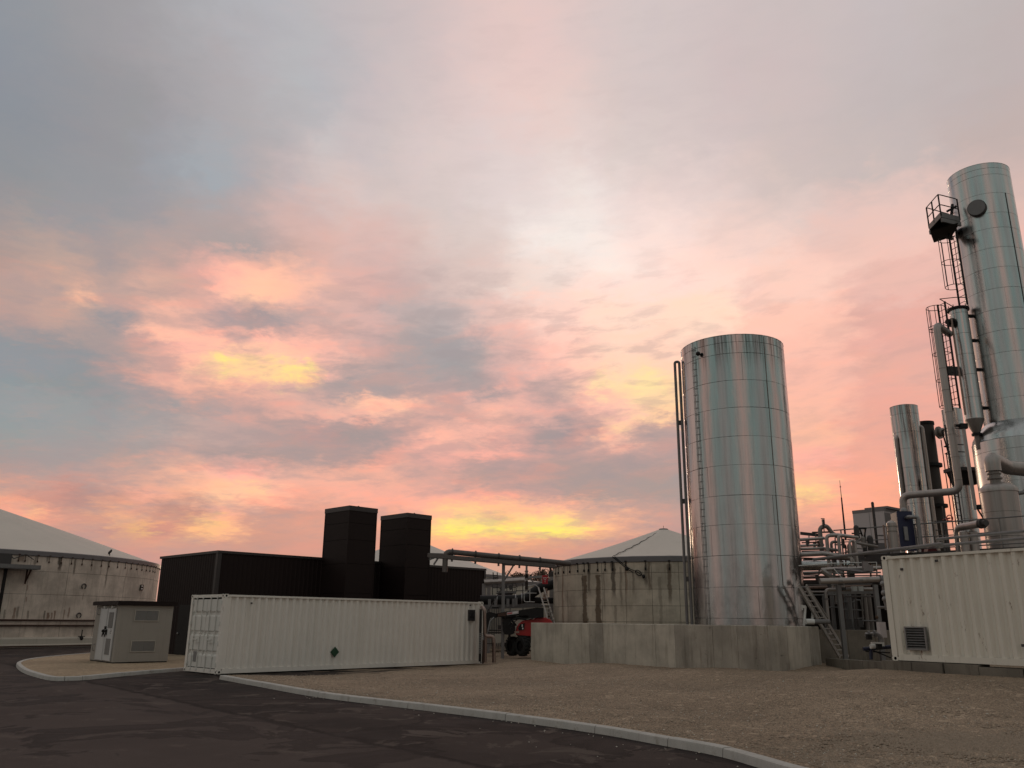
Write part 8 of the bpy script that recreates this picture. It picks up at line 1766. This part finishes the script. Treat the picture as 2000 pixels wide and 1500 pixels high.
for px_ in ([(-1.016,49.8,4.557),(-0.98,49.8,4.147)], [(-0.776,49.8,4.559),(-0.74,49.8,4.149)]):
    m_ = MB(); m_.bar(px_[0], px_[1], .06, .06); part(sfr, 'hatch_ladder', m_, 'dark_steel', 0)
for z_ in (1121, 1125):
    pass
m_ = MB(); b = [(-1.014,49.8,4.381),(-0.743,49.8,4.383)]; m_.bar(b[0], b[1], .05, .05); b = [(-1.012,49.8,4.264),(-0.742,49.8,4.266)]; m_.bar(b[0], b[1], .05, .05); part(sfr, 'ladder_rung', m_, 'dark_steel', 0)
# walkway basket
m_ = MB(); b = [(-0.711,48.5,3.379),(0.336,48.5,3.388)]; m_.bar(b[0], b[1], .9, .12); part(sfr, 'walkway_floor', m_, 'grey_steel', 0)
for b in ([(-1.003,48.2,3.817),(0.331,48.2,3.856)], [(-1,48.2,3.619),(0.332,48.2,3.659)], [(0.334,48.2,3.462),(1.491,48.2,3.5)], [(-1.003,48.2,3.817),(-0.994,48.2,3.226)], [(-0.742,48.2,3.819),(-0.736,48.2,3.369)], [(-0.191,48.2,3.824),(-0.186,48.2,3.373)], [(0.128,48.2,3.826),(0.132,48.2,3.376)], [(0.331,48.2,3.828),(0.334,48.2,3.378)], [(0.708,48.2,3.859),(0.711,48.2,3.185)]):
    m_ = MB(); m_.bar(b[0], b[1], .045, .045); part(sfr, 'rail', m_, 'dark_steel', 0)
for b in ([(-0.535,48,3.644),(-0.418,48,3.505)], [(-0.016,48,3.761),(0.072,48,3.509)], [(-0.335,48,3.814),(-0.274,48,3.562)]):
    m_ = MB(); m_.bar(b[0], b[1], .18, .2); part(sfr, 'hung_box', m_, 'dark_steel', 0)
m_ = MB(); b = [(-0.824,48.3,3.343),(0.219,48.3,3.352),(0.046,48.3,3.21),(-0.619,48.3,3.204)]; slab(m_, b, .5); part(sfr, 'walkway_frame', m_, 'dark_steel', 0)
# black duct
du = thing('black_duct', 'thick black duct running under the gantry and rising to the right', 'duct', (0.104,47,2.927))
m_ = MB(); m_.tube([(-1.64,47,2.912),(0.441,47,2.957),(0.947,47,3.043),(1.228,47,3.319),(1.68,47,3.597),(2.5,47,3.824)], .26, 14, .3); part(du, 'duct', m_, 'black_steel', 40)
m_ = MB(); m_.tube([(0.952,47.2,2.939),(2.506,47.2,2.925)], .17, 12); part(du, 'duct_branch', m_, 'black_steel')
for q in ((-0.712,47,2.92), (0.3,47,2.956), (0.638,47,3.013)):
    m_ = MB(); q = Vector(q); m_.cyl(q - Vector((.03, 0, 0)), q + Vector((.03, 0, 0)), .285, 16); part(du, 'band', m_, 'galvanised')
for q in ((-1.124,46.7,2.748), (-0.79,46.7,2.777), (-0.119,46.7,2.783), (0.188,46.7,2.786), (0.327,46.7,2.841)):
    m_ = MB(); q = Vector(q); m_.box(q, (.16, .12, .42)); part(du, 'support', m_, 'grey_steel', 0)
# white sheds and cabinets at the back
def shed(name, lab, pts, depth, mat, nribs, cat):
    a, b, c, d = [Vector(p) for p in pts]        # top left, top right, bottom right, bottom left
    t_ = thing(name, lab, cat, tuple(d)); m_ = MB(); slab(m_, [a, b, c, d], depth); part(t_, 'wall', m_, mat, 0)
    for i in range(nribs):
        f = (i + .5) / nribs; m_ = MB(); m_.bar(a.lerp(b, f) + Vector((0, -.02, 0)), d.lerp(c, f) + Vector((0, -.02, 0)), .05, .05); part(t_, 'panel_rib', m_, 'grey_steel', 0)
    m_ = MB(); m_.bar(a + Vector((0, -.03, .03)), b + Vector((0, -.03, .03)), .1, .08); part(t_, 'top_trim', m_, 'grey_steel', 0)
    return t_


shed('cabinet', 'narrow ribbed pale cabinet behind the jib of the red lift', [(-1.31,52,2.614),(-0.472,52,2.621),(-0.446,52,0.371),(-1.274,52,0.364)], 2, 'cream_wall', 6, 'cabinet')
shed('panel_wall', 'long pale panel wall below the gantry beam', [(-0.394,54,2.716),(2.832,54,2.774),(2.816,54,0.1),(-0.365,54,0.074)], 2, 'cream_wall', 4, 'wall')
for b, lab, mt in (([(-0.681,48,1.593),(-0.453,48,1.595),(-0.45,48,1.376),(-0.678,48,1.374)], 'small dark electrical box on the pale cabinet behind the lift', 'dark_steel'), ([(-0.998,47.5,2.546),(-0.63,47.5,2.549),(-0.629,47.5,2.494),(-0.997,47.5,2.491)], 'dark lamp bar above the pale cabinet', 'black_steel')):
    m_ = MB(); slab(m_, b, .3); tag(m_.build('electrical_box', mt, None, 0, loc=b[0]), lab, 'box')
pa = thing('pallet_stack', 'low dark stack of pallets between copper pipe loop and red lift', 'pallets', (-0.818,45,1.118))
for b in ([(-1.142,45,1.371),(-0.422,45,1.377),(-0.421,45,1.326),(-1.141,45,1.32)], [(-1.14,45,1.243),(-0.42,45,1.249),(-0.42,45,1.198),(-1.139,45,1.192)]):
    m_ = MB(); slab(m_, b, .8); part(pa, 'board', m_, 'black_steel', 0)
m_ = MB(); slab(m_, [(-0.785,44.6,1.15),(-0.415,44.6,1.153),(-0.41,44.6,0.725),(-0.779,44.6,0.722)], 1.2); fb = m_.build('footing_block', 'cream_wall', None, 0, loc=(-0.674,44.6,0.722)); tag(fb, 'brownish concrete footing block behind the copper pipe loop', 'concrete block')
m_ = MB(); slab(m_, [(-0.459,44.2,0.759),(-0.12,44.2,0.762),(-0.092,44.2,0.563),(-0.483,44.2,0.559)], 1.0); fb = m_.build('footing_block', 'brown_column', None, 0, loc=(-0.3,44.2,0.561)); tag(fb, 'dark low block on the ground left of the lift tyres', 'concrete block')
# white ship ladder
wl1, wl2 = Vector((1.955,45,2.013)), Vector((1.487,45,3.545))
wr1, wr2 = Vector((2.27,45.4,2.018)), Vector((1.786,45.4,3.563))
wl_ = thing('stair_ladder', 'slender white stair ladder rising behind the red lift beside the concrete tank', 'ladder', wl1)
for a, b in ((wl1, wl2), (wr1, wr2)):
    m_ = MB(); m_.bar(a + (a - b) * .6, b, .05, .07); part(wl_, 'stringer', m_, 'white_metal', 0)
for i in range(9):
    f = -.2 + 1.1 * i / 9; m_ = MB(); m_.bar(wl1.lerp(wl2, f), wr1.lerp(wr2, f), .12, .03); part(wl_, 'tread', m_, 'white_metal', 0)
m_ = MB(); m_.tube([wl2, wl2 + Vector((-.15, 0, .12)), wl2 + Vector((-.75, 0, .05)), wl2 + Vector((-.75, 0, -.75)), wl2 + Vector((-.2, 0, -.75))], .019, 6, .1); part(wl_, 'top_rail', m_, 'white_metal')
m_ = MB(); m_.tube([wl2 + Vector((-.45, 0, .1)), wl2 + Vector((-.45, 0, -.75))], .016, 6); m_.tube([wl2 + Vector((-.75, 0, -.3)), wl2 + Vector((-.1, 0, -.3))], .016, 6); part(wl_, 'top_rail', m_, 'white_metal')
# red notice
q = [(1.672,44.5,4.141),(1.967,44.5,4.144),(1.966,44.5,3.699),(1.671,44.5,3.697)]
m_ = MB(); slab(m_, q, .04); rs = m_.build('red_sign', 'red_sign', None, 0, loc=q[3]); tag(rs, 'red notice board with white lines fixed above the white stair ladder', 'sign')
q = [Vector(v) for v in q]
for f0, f1, e0, e1 in ((.12, .88, .26, .36), (.3, .7, .47, .58), (.4, .6, .72, .80)):
    nl = 5 if f1 - f0 > .5 else 3
    for j in range(nl):
        g0 = f0 + (f1 - f0) * j / nl; g1 = f0 + (f1 - f0) * (j + .7) / nl
        m_ = MB(); pt_ = lambda u, v: tuple(q[0].lerp(q[1], u).lerp(q[3].lerp(q[2], u), v) + Vector((0, -.015, 0)))
        slab(m_, [pt_(g0, e0), pt_(g1, e0), pt_(g1, e1), pt_(g0, e1)], .012); part(rs, 'letter', m_, 'white_print', 0)
rp_ = thing('red_post', 'short red post above the notice by the concrete tank rim', 'post', (2.125,45,4.264))
m_ = MB(); a, b = [(2.127,45,4.583),(2.139,45,4.211)]; m_.bar(b, a, .12, .12); part(rp_, 'post', m_, 'rust_pipe', 0); m_ = MB(); a, b = [(2.153,45,4.344),(2.152,45,4.105)]; m_.bar(b, a, .25, .25); part(rp_, 'motor', m_, 'dark_steel', 0)
m_ = MB(); slab(m_, [(1.838,46,3.506),(2.003,46,3.535),(2.002,46,2.973),(1.754,46,2.944)], .1)
tag(m_.build('tarpaulin', 'pink_pipe', None, 0, loc=(1.891,46,2.972)), 'pale pinkish sheet hanging behind the white stair ladder', 'sheet')


# bare autumn trees behind the plant
def bare_tree(label, base, h, wd, seed):
    r = thing('autumn_tree', label, 'tree', base, 'bare trees behind the plant'); rs = random.Random(seed); B = Vector(base)
    m_ = MB(); tips = []
    m_.cyl(B, B + Vector((0, 0, h * .45)), h * .03, 6, h * .02)
    br = MB()
    for i in range(16):
        a = rs.uniform(0, 2 * PI); z0 = h * rs.uniform(.25, .5); e = B + Vector((math.cos(a) * wd * rs.uniform(.3, 1), math.sin(a) * wd * rs.uniform(.3, 1), h * rs.uniform(.6, 1.0)))
        s_ = B + Vector((0, 0, z0)); br.cyl(s_, e, h * .010, 4, h * .004); tips.append((s_, e))
        for j in range(5):
            f = rs.uniform(.4, 1); p0 = s_.lerp(e, f); p1 = p0 + Vector((rs.uniform(-.3, .3) * wd, rs.uniform(-.3, .3) * wd, rs.uniform(.02, .22) * h)); p1.z = min(p1.z, B.z + h * 1.0); br.cyl(p0, p1, h * .005, 3, h * .002); tips.append((p0, p1))
    part(r, 'trunk', m_, 'twig'); part(r, 'branches', br, 'twig')
    lf = MB()
    for _ in range(2400):
        a, b = rs.choice(tips); c = a.lerp(b, rs.uniform(.3, 1.1)) + Vector((rs.gauss(0, .10 * wd), rs.gauss(0, .10 * wd), rs.gauss(0, .03 * h))); s = rs.uniform(.05, .13); c.z = min(c.z, B.z + h * rs.uniform(.97, 1.03))
        u = Vector((rs.uniform(-1, 1), rs.uniform(-1, 1), rs.uniform(-1, 1))).normalized(); v = u.orthogonal().normalized()
        lf.add([c - u * s, c + v * s * .6, c + u * s, c - v * s * .6], [(0, 1, 2, 3)])
    part(r, 'crown', lf, 'old_leaf', 0)


tl = ['leafless brown tree behind the gantry, nearest the hanging pipe', 'low brown tree behind the pale tank roof', 'brown tree right behind the red notice board', 'taller brown tree beside the concrete tank rim', 'faint tree top over the far tank roof', 'small brown tree between the pipe bridge column and hanging pipe']
for i, (px, py, hh, wd_) in enumerate(((1042, 1124, 7.4, 2.0), (1018, 1126, 7.2, 1.9), (1058, 1117, 7.9, 2.0), (1073, 1108, 8.4, 1.8), (965, 1112, 8.2, 2.2), (1004, 1122, 7.4, 1.6))):
    bp = [(2.513,92,0),(1.18,93,0),(3.401,94,0),(4.233,95,0),(-1.761,96,0),(0.403,97,0)][i]
    top = [6.71,6.65,6.99,7.39,7.23,7.02][i]
    bare_tree(tl[i], bp, top, wd_, 40 + i)
